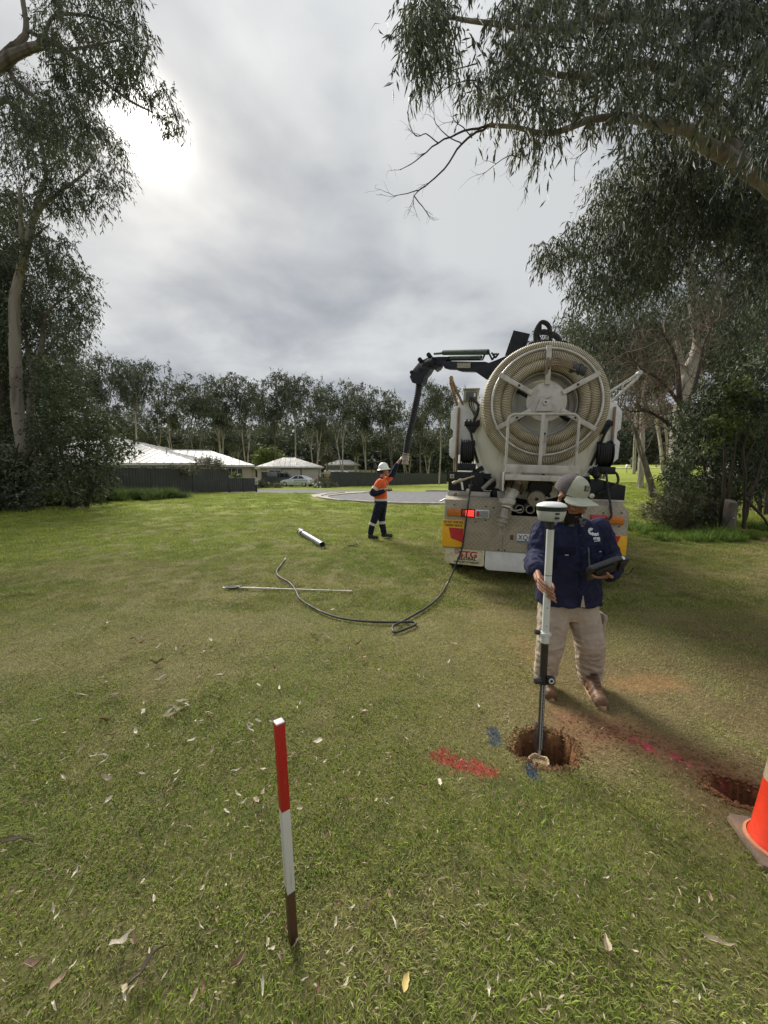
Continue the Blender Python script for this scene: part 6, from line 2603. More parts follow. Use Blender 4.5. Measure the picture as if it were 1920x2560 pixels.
    patch('pocket_flap', [(1.245, 1.155), (1.365, 1.155), (1.365, 1.095), (1.245, 1.095)], NAVYDARK, .004)
    patch('pocket_flap', [(1.465, 1.165), (1.570, 1.165), (1.575, 1.115), (1.475, 1.110)], NAVYDARK, .004)
    patch('zip_strip', [(1.449, 1.150), (1.459, 1.150), (1.478, .995), (1.464, .995)], GREYC, .004)
    patch('pocket_tag', [(1.292, 1.097), (1.318, 1.097), (1.318, 1.090), (1.292, 1.090)], GREYPL, .0065)
    patch('pocket_tag', [(1.545, 1.118), (1.562, 1.118), (1.562, 1.112), (1.545, 1.112)], GREYPL, .0065)
    for k, (bx, bz) in enumerate(((1.398, 1.235), (1.404, 1.145), (1.410, 1.05), (1.414, .96), (1.419, .86))):
        flat_mark('button', [(.006 * math.cos(a), .006 * math.sin(a)) for a in np.linspace(0, 6.283, 10, endpoint=False)], [tuple(range(10))], loc(bx, bz), X, Z, BLACKPL, sh, .0045, bv)
    tri = patch('hem_notch', [(1.428, .80), (1.434, .80), (1.452, .712), (1.418, .712)], KHAKI, .003)
    # chest logo: a fan of rays and two lines of lettering
    lm = principled('logo_white', (.72, .74, .78), .6, var=.02)
    rays, fs = [], []
    for k in range(9):
        a = math.radians(60 + k * 32)
        k0 = len(rays)
        rays += [(.007 * math.cos(a - .2), .007 * math.sin(a - .2)), (.007 * math.cos(a + .2), .007 * math.sin(a + .2)), (.025 * math.cos(a + .22), .025 * math.sin(a + .22)), (.025 * math.cos(a - .22), .025 * math.sin(a - .22))]
        fs.append((k0, k0 + 3, k0 + 2, k0 + 1))
    flat_mark('logo_mark', rays, fs, loc(1.478, 1.262), X, Z, lm, sh, .004, bv)
    lettering('logo_lettering', 'next', .034, loc(1.512, 1.243), X, (-.10, 0, 1), lm, sh, .004, bv, bold=.0012)
    lettering('logo_lettering', 'step', .034, loc(1.518, 1.215), X, (-.10, 0, 1), lm, sh, .004, bv, bold=.0012)
    patch('logo_bar', [(1.497, 1.196), (1.545, 1.199), (1.546, 1.193), (1.498, 1.190)], lm, .004)
    # collar
    cl = MB()
    n = 22
    ring0 = [Vector((1.378 + .078 * math.cos(a), 2.805 + .072 * math.sin(a), 1.330 - .022 * math.sin(a) * -1)) for a in np.linspace(-math.pi / 2 + .25, 1.5 * math.pi - .25, n)]
    vs = []
    for k, p in enumerate(ring0):
        d = Vector((p.x - 1.378, p.y - 2.805, 0)).normalized()
        vs += [p + Vector((0, 0, .038)) - d * .008, p + d * .020 + Vector((0, 0, -.012)), p + d * .024 + Vector((0, 0, -.014)), p + Vector((0, 0, .043)) - d * .004]
    fs = []
    for k in range(n - 1):
        a, b = 4 * k, 4 * k + 4
        fs += [(a, a + 1, b + 1, b), (a + 1, a + 2, b + 2, b + 1), (a + 2, a + 3, b + 3, b + 2), (a + 3, a, b, b + 3)]
    cl.add([v - base for v in vs], fs)
    for sx in (-1, 1):
        cl.prism([(0, 0), (.052 * sx, .01), (.040 * sx, -.062), (.014 * sx, -.040)][::sx], Vector((1.378 + sx * .012, 2.725, 1.330)) - base, (1, 0, 0), (0, -.35, .94), (0, -.006, 0))
    cl.build('collar', GREYC, sh, .003)

    # ---- head and cap
    H = Vector((1.325, 2.715, 1.495))
    f, s, u = cap_or_head_frame((.42, -.76, -.50))
    q = lambda a, b, c: H + f * a + s * b + u * c
    mb = MB()
    mb.ball(q(-.005, 0, .035), (.090, .090, .095), 18, 12)
    mb.limb([(q(.045, .0, .0), .070), (q(.055, 0, -.055), .058), (q(.060, 0, -.095), .040)])
    mb.limb([(q(.0, .045, -.04), .040), (q(.055, .022, -.092), .030)])
    mb.limb([(q(.0, -.045, -.04), .040), (q(.055, -.022, -.092), .030)])
    mb.limb([(q(.098, 0, .01), .012), (q(.122, 0, -.028), .016)])
    for sx in (-1, 1):
        mb.ball(q(.122 - .012, sx * .013, -.030), .011, 10, 6)
        mb.ball(q(.080, sx * .052, -.025), .026, 10, 8)
        mb.limb([(q(.095, sx * .012, .022), .014), (q(.082, sx * .055, .020), .013)])
    mb.limb([(q(-.02, 0, -.05), .058), (Vector((1.375, 2.81, 1.325)), .062), (Vector((1.38, 2.83, 1.27)), .07)])
    hd = blob('head', mb, .0055, 3, SKINF, t, base)
    for sx in (-1, 1):
        mb = MB()
        mb.limb([(q(-.012, sx * .093, .028), .014), (q(-.020, sx * .104, .010), .015), (q(-.008, sx * .096, -.022), .010)])
        blob('ear', mb, .005, 2, SKIN, hd, base)
        mb = MB()
        mb.ball(q(.090, sx * .032, .002), (.012, .012, .009), 10, 6)
        mb.v = [tuple(Vector(v) - base) for v in mb.v]
        mb.build('eye', principled('eye_dark', (.03, .02, .018), .2), hd)
    mb = MB()
    mb.limb([(q(.098, -.022, -.072), .007), (q(.108, 0, -.070), .008), (q(.098, .022, -.072), .007)])
    blob('mouth', mb, .004, 1, principled('lip', (.26, .10, .08), .5), hd, base)
    mb = MB()
    mb.limb([(q(-.01, .080, .0), .018), (q(.0, .078, -.045), .026), (q(.040, .058, -.095), .034), (q(.075, .018, -.118), .036), (q(.075, -.018, -.118), .036), (q(.040, -.058, -.095), .034), (q(.0, -.078, -.045), .026), (q(-.01, -.080, .0), .018)])
    mb.limb([(q(.055, 0, -.125), .040), (q(.060, 0, -.155), .026)])
    mb.limb([(q(.088, -.034, -.075), .013), (q(.112, 0, -.052), .012), (q(.088, .034, -.075), .013)])
    mb.limb([(q(.085, .034, -.075), .015), (q(.080, .036, -.10), .02)])
    mb.limb([(q(.085, -.034, -.075), .015), (q(.080, -.036, -.10), .02)])
    blob('beard', mb, .006, 2, BEARD, hd, base, folds(.004, 90, 90, 60, 2))
    # cap: panelled crown in two materials, curved brim
    cap = bpy.data.objects.new('cap', None)
    COL.objects.link(cap)
    cap.parent = t
    cf, cs, cu = cap_or_head_frame((.50, -.76, -.41))
    C0 = Vector((1.318, 2.720, 1.548))
    qc = lambda a, b, c: C0 + cf * a + cs * b + cu * c - base

    def crown_pt(th, ph):
        # tall front, rounder back
        r = .110
        a, b, c = math.sin(th) * math.cos(ph), math.sin(th) * math.sin(ph), math.cos(th)
        front = max(0, a)
        hgt = .122 + .016 * front
        k = 1 + .10 * front * (1 - abs(c - .45))
        return qc(a * r * 1.02 * k, b * r * .97, max(0, c) ** .82 * hgt if c > 0 else c * .05)
    for nm, ph0, ph1, mt in (('front_panel', -72, 72, CAPF), ('mesh_back', 72, 288, CAPM)):
        vs, fs = [], []
        n, m = 28, 12
        for j in range(m + 1):
            for i in range(n + 1):
                th = math.radians(2 + 92 * j / m)
                ph = math.radians(ph0 + (ph1 - ph0) * i / n)
                p = crown_pt(th, ph)
                seam = .0015 * (1 if (i % (n // 2) == 0) else 0)
                vs.append(p - cu * seam)
        for j in range(m):
            for i in range(n):
                k = j * (n + 1) + i
                fs.append((k, k + n + 1, k + n + 2, k + 1))
        raw_obj(nm, vs, fs, mt, cap, sharp=180)
    mb = MB()
    mb.ball(qc(0, 0, .123), (.007, .007, .005), 8, 5)
    mb.build('top_button', CAPM, cap)
    vs, fs = [], []
    n, m = 20, 6
    for lay in (0, 1):
        for j in range(m + 1):
            for i in range(n + 1):
                a = math.radians(-68 + 136 * i / n)
                ext = .098 * max(0.0, math.cos(a * 1.28)) ** .55
                r = .108 + ext * j / m
                x, y = r * math.cos(a) * 1.02, r * math.sin(a) * (.97 + .05 * j / m)
                drop = -.020 * (y / .1) ** 2 - .010 * (j / m)
                vs.append(qc(x, y, .006 + drop - .004 * lay))
    k2 = (n + 1) * (m + 1)
    for j in range(m):
        for i in range(n):
            k = j * (n + 1) + i
            fs += [(k, k + n + 1, k + n + 2, k + 1), (k2 + k, k2 + k + 1, k2 + k + n + 2, k2 + k + n + 1)]
    for i in range(n):
        k = m * (n + 1) + i
        fs.append((k, k2 + k, k2 + k + 1, k + 1))
    raw_obj('brim', vs, fs, CAPF, cap, sharp=60)
    pv = crown_pt(math.radians(62), math.radians(10))
    nrm = (pv - qc(0, 0, .03)).normalized()
    ux = cu.cross(nrm).normalized()
    uy = nrm.cross(ux)
    mb = MB()
    mb.box((-.021, -.019, -.004), (.021, .019, .003))
    mb.v = [tuple(pv + nrm * .001 + ux * v[0] + uy * v[1] + nrm * v[2]) for v in mb.v]
    pt = mb.build('patch', principled('patch_brown', (.075, .062, .050), .8), cap, .001)
    mb = MB()
    for k in range(3):
        w = (.014, .012, .013)[k]
        mb.box((-w, -.012 + k * .0105, .0032), (w, -.006 + k * .0105, .0042))
    mb.v = [tuple(pv + nrm * .001 + ux * v[0] + uy * v[1] + nrm * v[2]) for v in mb.v]
    mb.build('patch_print', principled('patch_pale', (.34, .32, .27), .8), pt)

    # ---- hands
    # right hand rests against the pole, fingers in front of it
    W = Vector((.953, 2.365, 1.066))
    pl = Vector((.930, 2.265, 1.035))
    fing = []
    for k in range(4):
        z = 1.058 - .0235 * k
        kx = .905 + .006 * k
        L = (.95, 1.0, .96, .84)[k]
        fing.append([(kx, 2.195 + .012 * k, z), (.922 + .006 * k, 2.148 + .004 * k, z - .022), (.948 + .010 * k * L, 2.138, z - .042), (.968 + .006 * k, 2.146, z - .054)])
    th = [(.955, 2.29, 1.045), (.985, 2.245, 1.03), (.990, 2.205, 1.018), (.985, 2.180, 1.005)]
    hand(t, base, W, pl, (0, .25, -1), fing, th, 1.0, .0036, None, .0082)
    # left hand under the controller
    W = Vector((1.565, 2.61, .996))
    pl = Vector((1.500, 2.555, .985))
    fing = []
    for k in range(4):
        y = 2.500 + .022 * k
        fing.append([(1.455 + .006 * k, y + .01, .985), (1.420 + .004 * k, y, .985), (1.395 + .005 * k, y - .004, .992), (1.378 + .008 * k, y - .006, 1.004)])
    th = [(1.52, 2.52, .985), (1.495, 2.475, .995), (1.465, 2.450, 1.010), (1.445, 2.442, 1.03)]
    hand(t, base, W, pl, (0, 1, 0), fing, th)
    return t


surveyor()


def survey_gear():
    # ---- pole with receiver
    foot = Vector((.938, 2.18, -.045))
    top = Vector((.952, 2.18, 1.40))
    ax = (top - foot).normalized()
    t = thing('survey_pole', 'white and black survey pole with a white satellite receiver on top', 'survey pole', foot)
    at = lambda h: ax * h
    x, y, _ = frame_of(ax)
    mb = MB()
    mb.cyl(at(.78), at(1.395), .0205, n=20)
    up = mb.build('upper_tube', principled('pole_white', (.66, .67, .64), .35, var=.05, dirt=(.35, .33, .3), dirt_amt=.2), t)
    for h in (.83, .94, 1.03):
        mb = MB()
        q = at(h) + Vector((-.002, -.0202, 0))
        mb.cyl(q + Vector((0, -.0012, 0)), q + Vector((0, .004, 0)), .0032, n=8)
        mb.build('button_hole', INK, up)
    mb = MB()
    mb.lathe([(1.128, .0212), (1.132, .0212)], (0, 0, 0), ax, 20)
    mb.build('joint_ring', principled('joint_dark', (.12, .12, .12), .5), up)
    mb = MB()
    mb.cyl(at(1.395), at(1.445), .0155, n=16)
    mb.build('neck', BLACKPL, t)
    # receiver body
    rc = at(1.445)
    mb = MB()
    mb.lathe([(0, .058), (.006, .066), (.045, .077), (.058, .079)], rc, ax, 40)
    rb = mb.build('receiver', GREYPL, t, sharp=40)
    mb = MB()
    mb.lathe([(.0585, .0795), (.082, .081)], rc, ax, 40)
    mb.build('dark_band', principled('band_green', (.012, .022, .018), .35), rb)
    mb = MB()
    mb.lathe([(.0825, .0815), (.088, .0815), (.098, .072), (.108, .045), (.111, .0)], rc, ax, 40)
    mb.build('dome', WHITEPL, rb, sharp=40)
    for dz, hh in ((.018, .010), (.042, .010)):
        mb = MB()
        mb.box((-.010, -.082, dz), (.012, -.064, dz + hh))
        mb.v = [tuple(rc + Vector(v)) for v in mb.v]
        mb.build('port', BLACKPL, rb, .001)
    mb = MB()
    mb.box((-.010, -.0745, .004), (.012, -.064, .016))
    mb.v = [tuple(rc + Vector(v)) for v in mb.v]
    mb.build('latch', principled('latch_grey', (.35, .35, .35), .4), rb, .001)
    mb = MB()
    q, r = smooth_path([rc + Vector((-.045, -.04, .0)), rc + Vector((-.047, -.045, -.05)), rc + Vector((-.046, -.04, -.10)), rc + Vector((-.045, -.04, -.135))], [.0055, .004, .0028, .002], 5)
    mb.tube(q, r, 6)
    mb.build('antenna', BLACKPL, t)
    # clamp, lower tube, graduated rod
    mb = MB()
    mb.cyl(at(.725), at(.79), .0250, n=18)
    mb.box((-.028, -.026, .770), (.034, .022, .790))
    mb.build('clamp_collar', principled('clamp_white', (.62, .63, .60), .4), t, .003)
    mb = MB()
    mb.cyl(Vector((-.052, 0, .79)), Vector((-.024, 0, .785)), .014, n=14)
    mb.build('clamp_knob', BLACKPL, t, .002)
    mb = MB()
    mb.cyl(at(.50), at(.725), .0215, n=20)
    mb.build('lower_tube', principled('tube_black', (.03, .026, .024), .4, var=.1), t)
    mb = MB()
    mb.cyl(at(.475), at(.515), .0265, n=18)
    mb.cyl(Vector((-.05, -.02, .497)), Vector((-.012, -.012, .497)), .0165, n=16)
    mb.build('bubble_clamp', BLACKPL, t, .002)
    mb = MB()
    mb.box((.016, -.040, .485), (.058, -.006, .530))
    bb = mb.build('bubble_level', BLACKPL, t, .004)
    mb = MB()
    mb.pipe((.037, -.0435, .510), (.037, -.0402, .510), .016, .009, 16)
    mb.build('bubble_rim', SILVER, bb)
    mb = MB()
    mb.box((-.0125, -.0125, .06), (.0125, .0125, .49))
    rod = mb.build('graduated_rod', principled('rod_black', (.016, .016, .017), .4), t, .002)
    for v in rod.data.vertices:
        v.co += Vector((ax.x * v.co.z, 0, 0))
    mk = MB()
    for k in range(84):
        z = .066 + k * .005
        w = .0075 if k % 5 else .010
        mk.add([(ax.x * z - .0095, -.0131, z), (ax.x * z - .0095 + w, -.0131, z), (ax.x * z - .0095 + w, -.0131, z + .0024), (ax.x * z - .0095, -.0131, z + .0024)], [(0, 1, 2, 3)])
    for k in range(42):
        z = .067 + k * .010
        mk.add([(ax.x * z + .0045, -.0131, z), (ax.x * z + .0085, -.0131, z), (ax.x * z + .0085, -.0131, z + .0055), (ax.x * z + .0045, -.0131, z + .0055)], [(0, 1, 2, 3)])
    o = raw_obj('graduations', mk.v, mk.f, principled('mark_white', (.68, .68, .68), .5, var=.02), rod, smooth=False)
    o['kind'] = 'stuff'
    mb = MB()
    mb.cyl(at(.0), at(.065), .004, .011, 14)
    mb.build('steel_point', STEEL, t)

    # ---- hand-held controller
    c = Vector((1.475, 2.515, 1.050))
    t = thing('survey_controller', 'black rugged tablet controller held by the surveyor', 'tablet', c)
    L = Vector((.93, -.02, .36)).normalized()
    n = Vector((-.10, .62, .60))
    n = (n - L * n.dot(L)).normalized()
    w = n.cross(L).normalized()
    M = lambda a, b, h: L * a + w * b + n * h

    def block(name, pts, h0, h1, mat, parent, bev=.006):
        mb = MB()
        k = len(pts)
        mb.add([M(a, b, h0) for a, b in pts] + [M(a, b, h1) for a, b in pts], [tuple(range(k - 1, -1, -1)), tuple(range(k, 2 * k))] + [(i, (i + 1) % k, k + (i + 1) % k, k + i) for i in range(k)])
        return mb.build(name, mat, parent, bev)
    cs = block('case', [(-.135, -.055), (-.115, -.078), (.075, -.078), (.125, -.045), (.148, -.03), (.148, .03), (.125, .05), (.075, .078), (-.115, .078), (-.135, .055)], -.018, .016, BLACKPL, t)
    block('screen', [(-.105, -.060), (.060, -.060), (.060, .060), (-.105, .060)], .0165, .0185, principled('screen_dark', (.03, .04, .05), .12), cs, .001)
    block('battery_hump', [(-.09, -.045), (.04, -.05), (.05, .04), (-.08, .04)], -.032, -.0185, principled('hump', (.014, .014, .015), .6), cs, .005)
    block('grip', [(.075, -.05), (.12, -.035), (.12, .035), (.075, .055)], -.034, -.0185, BLACKR, cs, .006)
    mb = MB()
    mb.lathe([(0, .013), (.006, .013), (.009, .009)], M(.105, -.052, -.006), -w, 16)
    mb.build('silver_knob', SILVER, cs)
    mb = MB()
    q, r = smooth_path([M(.10, .02, -.034), M(.09, .05, -.06), M(.13, .06, -.07), M(.16, .03, -.055)], [.003] * 4, 5)
    mb.tube(q, r, 5)
    mb.build('wrist_strap', BLACKR, cs)


survey_gear()


def worker():
    g = gzf(-.1, 9.3)
    base = Vector((-.08, 9.3, g))
    t = thing('person', 'worker in white hard hat and orange and navy hi-vis guiding the hanging hose', 'person', base)
    # trousers with legs
    mb = MB()
    mb.loft([((-.075, 9.3, .88), .135, .15, 0), ((-.078, 9.3, 1.0), .155, .17, 0), ((-.08, 9.3, 1.12), .150, .168, 0)])
    mb.limb([((-.12, 9.21, .96), .115), ((-.22, 9.20, .66), .088), ((-.285, 9.20, .48), .074), ((-.325, 9.20, .30), .066)])
    mb.limb([((-.05, 9.39, .96), .115), ((-.055, 9.39, .66), .090), ((-.045, 9.39, .48), .078), ((-.005, 9.39, .29), .068)])
    blob('trousers', mb, .014, 3, NAVYT, t, base, folds(.009, 10, 10, 14, 4))
    for c0, c1, r in (((-.262, 9.20, .545), (-.283, 9.20, .49), .084), ((-.052, 9.39, .565), (-.047, 9.39, .50), .088)):
        mb = MB()
        mb.pipe(Vector(c0) - base, Vector(c1) - base, r + .006, r - .01, 20)
        mb.build('knee_band', SILVER, t)
    for h, q, nm in (((-.36, 9.20), (-.15, 9.19), 1), ((-.045, 9.39), (.20, 9.37), 2)):
        hz = gzf(*h)
        a, b = Vector((*h, hz)), Vector((*q, hz))
        mb = MB()
        mb.limb([(a + Vector((.02, 0, .055)), .05), (a.lerp(b, .5) + Vector((0, 0, .055)), .048), (b - Vector((.05, 0, -.05)), .048), (b - Vector((.02, 0, -.045)), .042)])
        mb.limb([(a + Vector((.03, 0, .08)), .055), (a + Vector((.03, 0, .16)), .058)])
        blob('boot', mb, .012, 2, principled('black_boot', (.016, .015, .015), .5, var=.2), t, base)
    # shirt: orange body, navy forearms
    mb = MB()
    mb.loft([((-.08, 9.3, 1.06), .152, .172, 0), ((-.085, 9.3, 1.2), .158, .18, 0), ((-.085, 9.3, 1.36), .150, .195, 0), ((-.075, 9.3, 1.50), .130, .20, 0), ((-.05, 9.3, 1.585), .09, .14, 0), ((-.035, 9.3, 1.62), .065, .075, 0)])
    mb.limb([((-.11, 9.12, 1.51), .088), ((-.20, 9.09, 1.38), .076), ((-.235, 9.08, 1.33), .072)])
    mb.limb([((-.03, 9.47, 1.53), .088), ((.10, 9.46, 1.60), .078), ((.15, 9.455, 1.645), .074)])
    sh = blob('shirt', mb, .013, 3, ORANGE, t, base, folds(.010, 10, 9, 9, 2))
    mb = MB()
    mb.limb([((-.225, 9.08, 1.345), .071), ((-.275, 9.075, 1.27), .069), ((-.24, 9.06, 1.245), .066), ((-.12, 9.04, 1.275), .058), ((-.015, 9.03, 1.315), .048)])
    blob('sleeve', mb, .012, 2, NAVYT, sh, base, folds(.007, 16, 16, 16, 5))
    mb = MB()
    mb.limb([((.14, 9.455, 1.635), .073), ((.215, 9.45, 1.72), .068), ((.275, 9.44, 1.87), .058), ((.315, 9.43, 1.945), .050)])
    blob('sleeve', mb, .012, 2, NAVYT, sh, base, folds(.007, 16, 16, 16, 6))
    mb = MB()
    mb.pipe(Vector((-.195, 9.09, 1.395)) - base, Vector((-.225, 9.08, 1.345)) - base, .084, .07, 20)
    mb.build('sleeve_band', SILVER, sh)
    for z0, z1, rx, ry in ((1.075, 1.125, .166, .186), (1.325, 1.375, .163, .204)):
        mb = MB()
        n = 28
        vs = []
        for z in (z0, z1):
            for k in range(n):
                a = 2 * math.pi * k / n
                ca, sa = math.cos(a), math.sin(a)
                vs.append(Vector((-.082 + math.copysign(abs(ca) ** .8, ca) * rx, 9.3 + math.copysign(abs(sa) ** .8, sa) * ry, z)) - base)
        mb.add(vs, [(k, (k + 1) % n, n + (k + 1) % n, n + k) for k in range(n)])
        mb.build('body_band', SILVER, sh)
    mb = MB()
    mb.limb([(Vector((-.03, 9.22, 1.60)), .026), (Vector((.035, 9.26, 1.585)), .024), (Vector((.05, 9.30, 1.575)), .022), (Vector((.035, 9.34, 1.585)), .024), (Vector((-.03, 9.38, 1.605)), .026), (Vector((-.095, 9.34, 1.625)), .028), (Vector((-.095, 9.26, 1.625)), .028), (Vector((-.03, 9.22, 1.60)), .026)])
    blob('collar', mb, .012, 2, NAVYT, sh, base)
    # head in profile, facing along +X
    mb = MB()
    H = Vector((.0, 9.3, 1.79))
    mb.ball(H + Vector((-.012, 0, .03)), (.098, .078, .10), 16, 10)
    mb.limb([(H + Vector((.04, 0, -.01)), .062), (H + Vector((.055, 0, -.06)), .052), (H + Vector((.066, 0, -.098)), .032)])
    mb.limb([(H + Vector((.088, 0, .01)), .014), (H + Vector((.110, 0, -.02)), .014)])
    mb.limb([(H + Vector((.0, 0, -.07)), .05), (H + Vector((-.02, 0, -.10)), .055), (Vector((-.045, 9.3, 1.58)), .062)])
    mb.limb([(H + Vector((.082, -.03, .028)), .014), (H + Vector((.082, .03, .028)), .014)])
    hd = blob('head', mb, .009, 2, SKIN, t, base)
    for sy in (-1, 1):
        mb = MB()
        mb.limb([(H + Vector((-.012, sy * .078, .01)), .016), (H + Vector((-.008, sy * .078, -.025)), .011)])
        blob('ear', mb, .008, 1, SKIN, hd, base)
        mb = MB()
        mb.ball(H + Vector((.085, sy * .03, .005)) - base, (.010, .012, .008), 8, 6)
        mb.build('eye', MATS['eye_dark'], hd)
    mb = MB()
    mb.limb([(H + Vector((.095, -.025, -.048)), .010), (H + Vector((.108, 0, -.042)), .012), (H + Vector((.095, .025, -.048)), .010)])
    blob('moustache', mb, .008, 1, principled('moustache', (.07, .04, .025), .9), hd, base)
    mb = MB()
    mb.limb([(H + Vector((.098, -.018, -.068)), .006), (H + Vector((.104, .018, -.068)), .006)])
    blob('mouth', mb, .006, 1, MATS['lip'], hd, base)
    mb = MB()
    mb.ball(H + Vector((-.045, 0, .0)), (.070, .082, .075), 14, 9)
    mb.limb([(H + Vector((.005, -.076, .02)), .012), (H + Vector((.01, -.074, -.02)), .010)])
    blob('hair', mb, .010, 2, principled('hair_brown', (.045, .028, .018), .9, var=.3, scale=50), hd, base, folds(.004, 60, 60, 60, 1))
    # hard hat
    f, s, u = cap_or_head_frame((.985, 0, .10))
    C0 = H + Vector((-.012, 0, .055)) - base
    vs, fs = [], []
    n, m = 28, 9
    for j in range(m + 1):
        for i in range(n):
            th, ph = math.radians(90 * j / m), 2 * math.pi * i / n
            a, b, c = math.sin(th) * math.cos(ph), math.sin(th) * math.sin(ph), math.cos(th)
            rdg = .006 * max(0, 1 - abs(b) * 6) * c
            vs.append(C0 + f * a * .128 + s * b * .112 + u * (c ** .9 * .145 + rdg))
    for i in range(n):
        ph = 2 * math.pi * i / n
        vs.append(C0 + f * math.cos(ph) * (.172 if math.cos(ph) > 0 else .165) + s * math.sin(ph) * .150 + u * (-.018 - .008 * abs(math.sin(ph))))
    for i in range(n):
        ph = 2 * math.pi * i / n
        vs.append(C0 + f * math.cos(ph) * (.170 if math.cos(ph) > 0 else .163) + s * math.sin(ph) * .148 + u * (-.026 - .008 * abs(math.sin(ph))))
    for j in range(m + 2):
        for i in range(n):
            k = j * n + i
            k2 = j * n + (i + 1) % n
            fs.append((k, k + n, k2 + n, k2))
    raw_obj('hard_hat', vs, fs, HATW, t, sharp=40)
    # hands: near one on the remote, far one on the hose fitting
    W = Vector((.0, 9.03, 1.318))
    pl = Vector((.055, 9.02, 1.335))
    fing = [[(.095, 9.00 + .018 * k, 1.338), (.118, 8.995 + .018 * k, 1.328), (.122, 9.00 + .016 * k, 1.308), (.108, 9.005 + .016 * k, 1.300)] for k in range(4)]
    th = [(.05, 8.99, 1.345), (.085, 8.985, 1.362), (.115, 8.99, 1.366), (.13, 9.0, 1.364)]
    hand(t, base, W, pl, (0, 1, 0), fing, th, 1.05, .008, SKIN, .011)
    he = HOSE_END
    W = Vector((.335, 9.425, 1.985))
    tip = Vector((he.x - .085, 9.40, 2.115))
    pl = W.lerp(tip, .6)
    fing = [[tip + Vector((-.012, .03 - .02 * k, .012 - .008 * k)), tip + Vector((.022, .032 - .02 * k, .02 - .012 * k)), tip + Vector((.05, .015 - .014 * k, .01 - .012 * k)), tip + Vector((.056, .0 - .012 * k, -.008 - .012 * k))] for k in range(4)]
    th = [pl + Vector((.01, -.03, .0)), pl + Vector((.035, -.045, .02)), pl + Vector((.06, -.04, .03)), pl + Vector((.075, -.03, .035))]
    hand(t, base, W, pl, (0, 1, -.3), fing, th, 1.15, .008, SKIN, .012)
    mb = MB()
    mb.limb([(Vector((.305, 9.432, 1.93)), .042), (W, .034)])
    blob('forearm', mb, .009, 1, SKIN, t, base)

    # remote control box with neck strap
    r = thing('remote_control', 'small grey and black radio remote held at the worker\'s waist', 'remote', (.12, 9.02, 1.342))
    mb = MB()
    mb.box((-.045, -.06, -.02), (.075, .07, .012))
    bx = mb.build('box', BLACKPL, r, .008)
    mb = MB()
    mb.box((-.04, -.055, .0125), (.07, .065, .022))
    pn = mb.build('panel', GREYPL, bx, .004)
    mb = MB()
    for k in range(3):
        mb.cyl((.0 + .025 * k, -.02, .022), (.0 + .025 * k, -.02, .045), .006, n=8)
    mb.build('levers', BLACKPL, pn)
    mb = MB()
    o = Vector(r.location)
    q, rr = smooth_path([Vector((.03, 9.21, 1.60)) - o, Vector((.085, 9.13, 1.50)) - o, Vector((.10, 9.05, 1.38)) - o], [.008] * 3, 6)
    mb.tube(q, rr, 6)
    q, rr = smooth_path([Vector((.05, 9.34, 1.58)) - o, Vector((.10, 9.20, 1.48)) - o, Vector((.125, 9.08, 1.37)) - o], [.008] * 3, 6)
    mb.tube(q, rr, 6)
    mb.build('neck_strap', principled('strap_tan', (.55, .36, .20), .8), r)['kind'] = 'stuff'


worker()


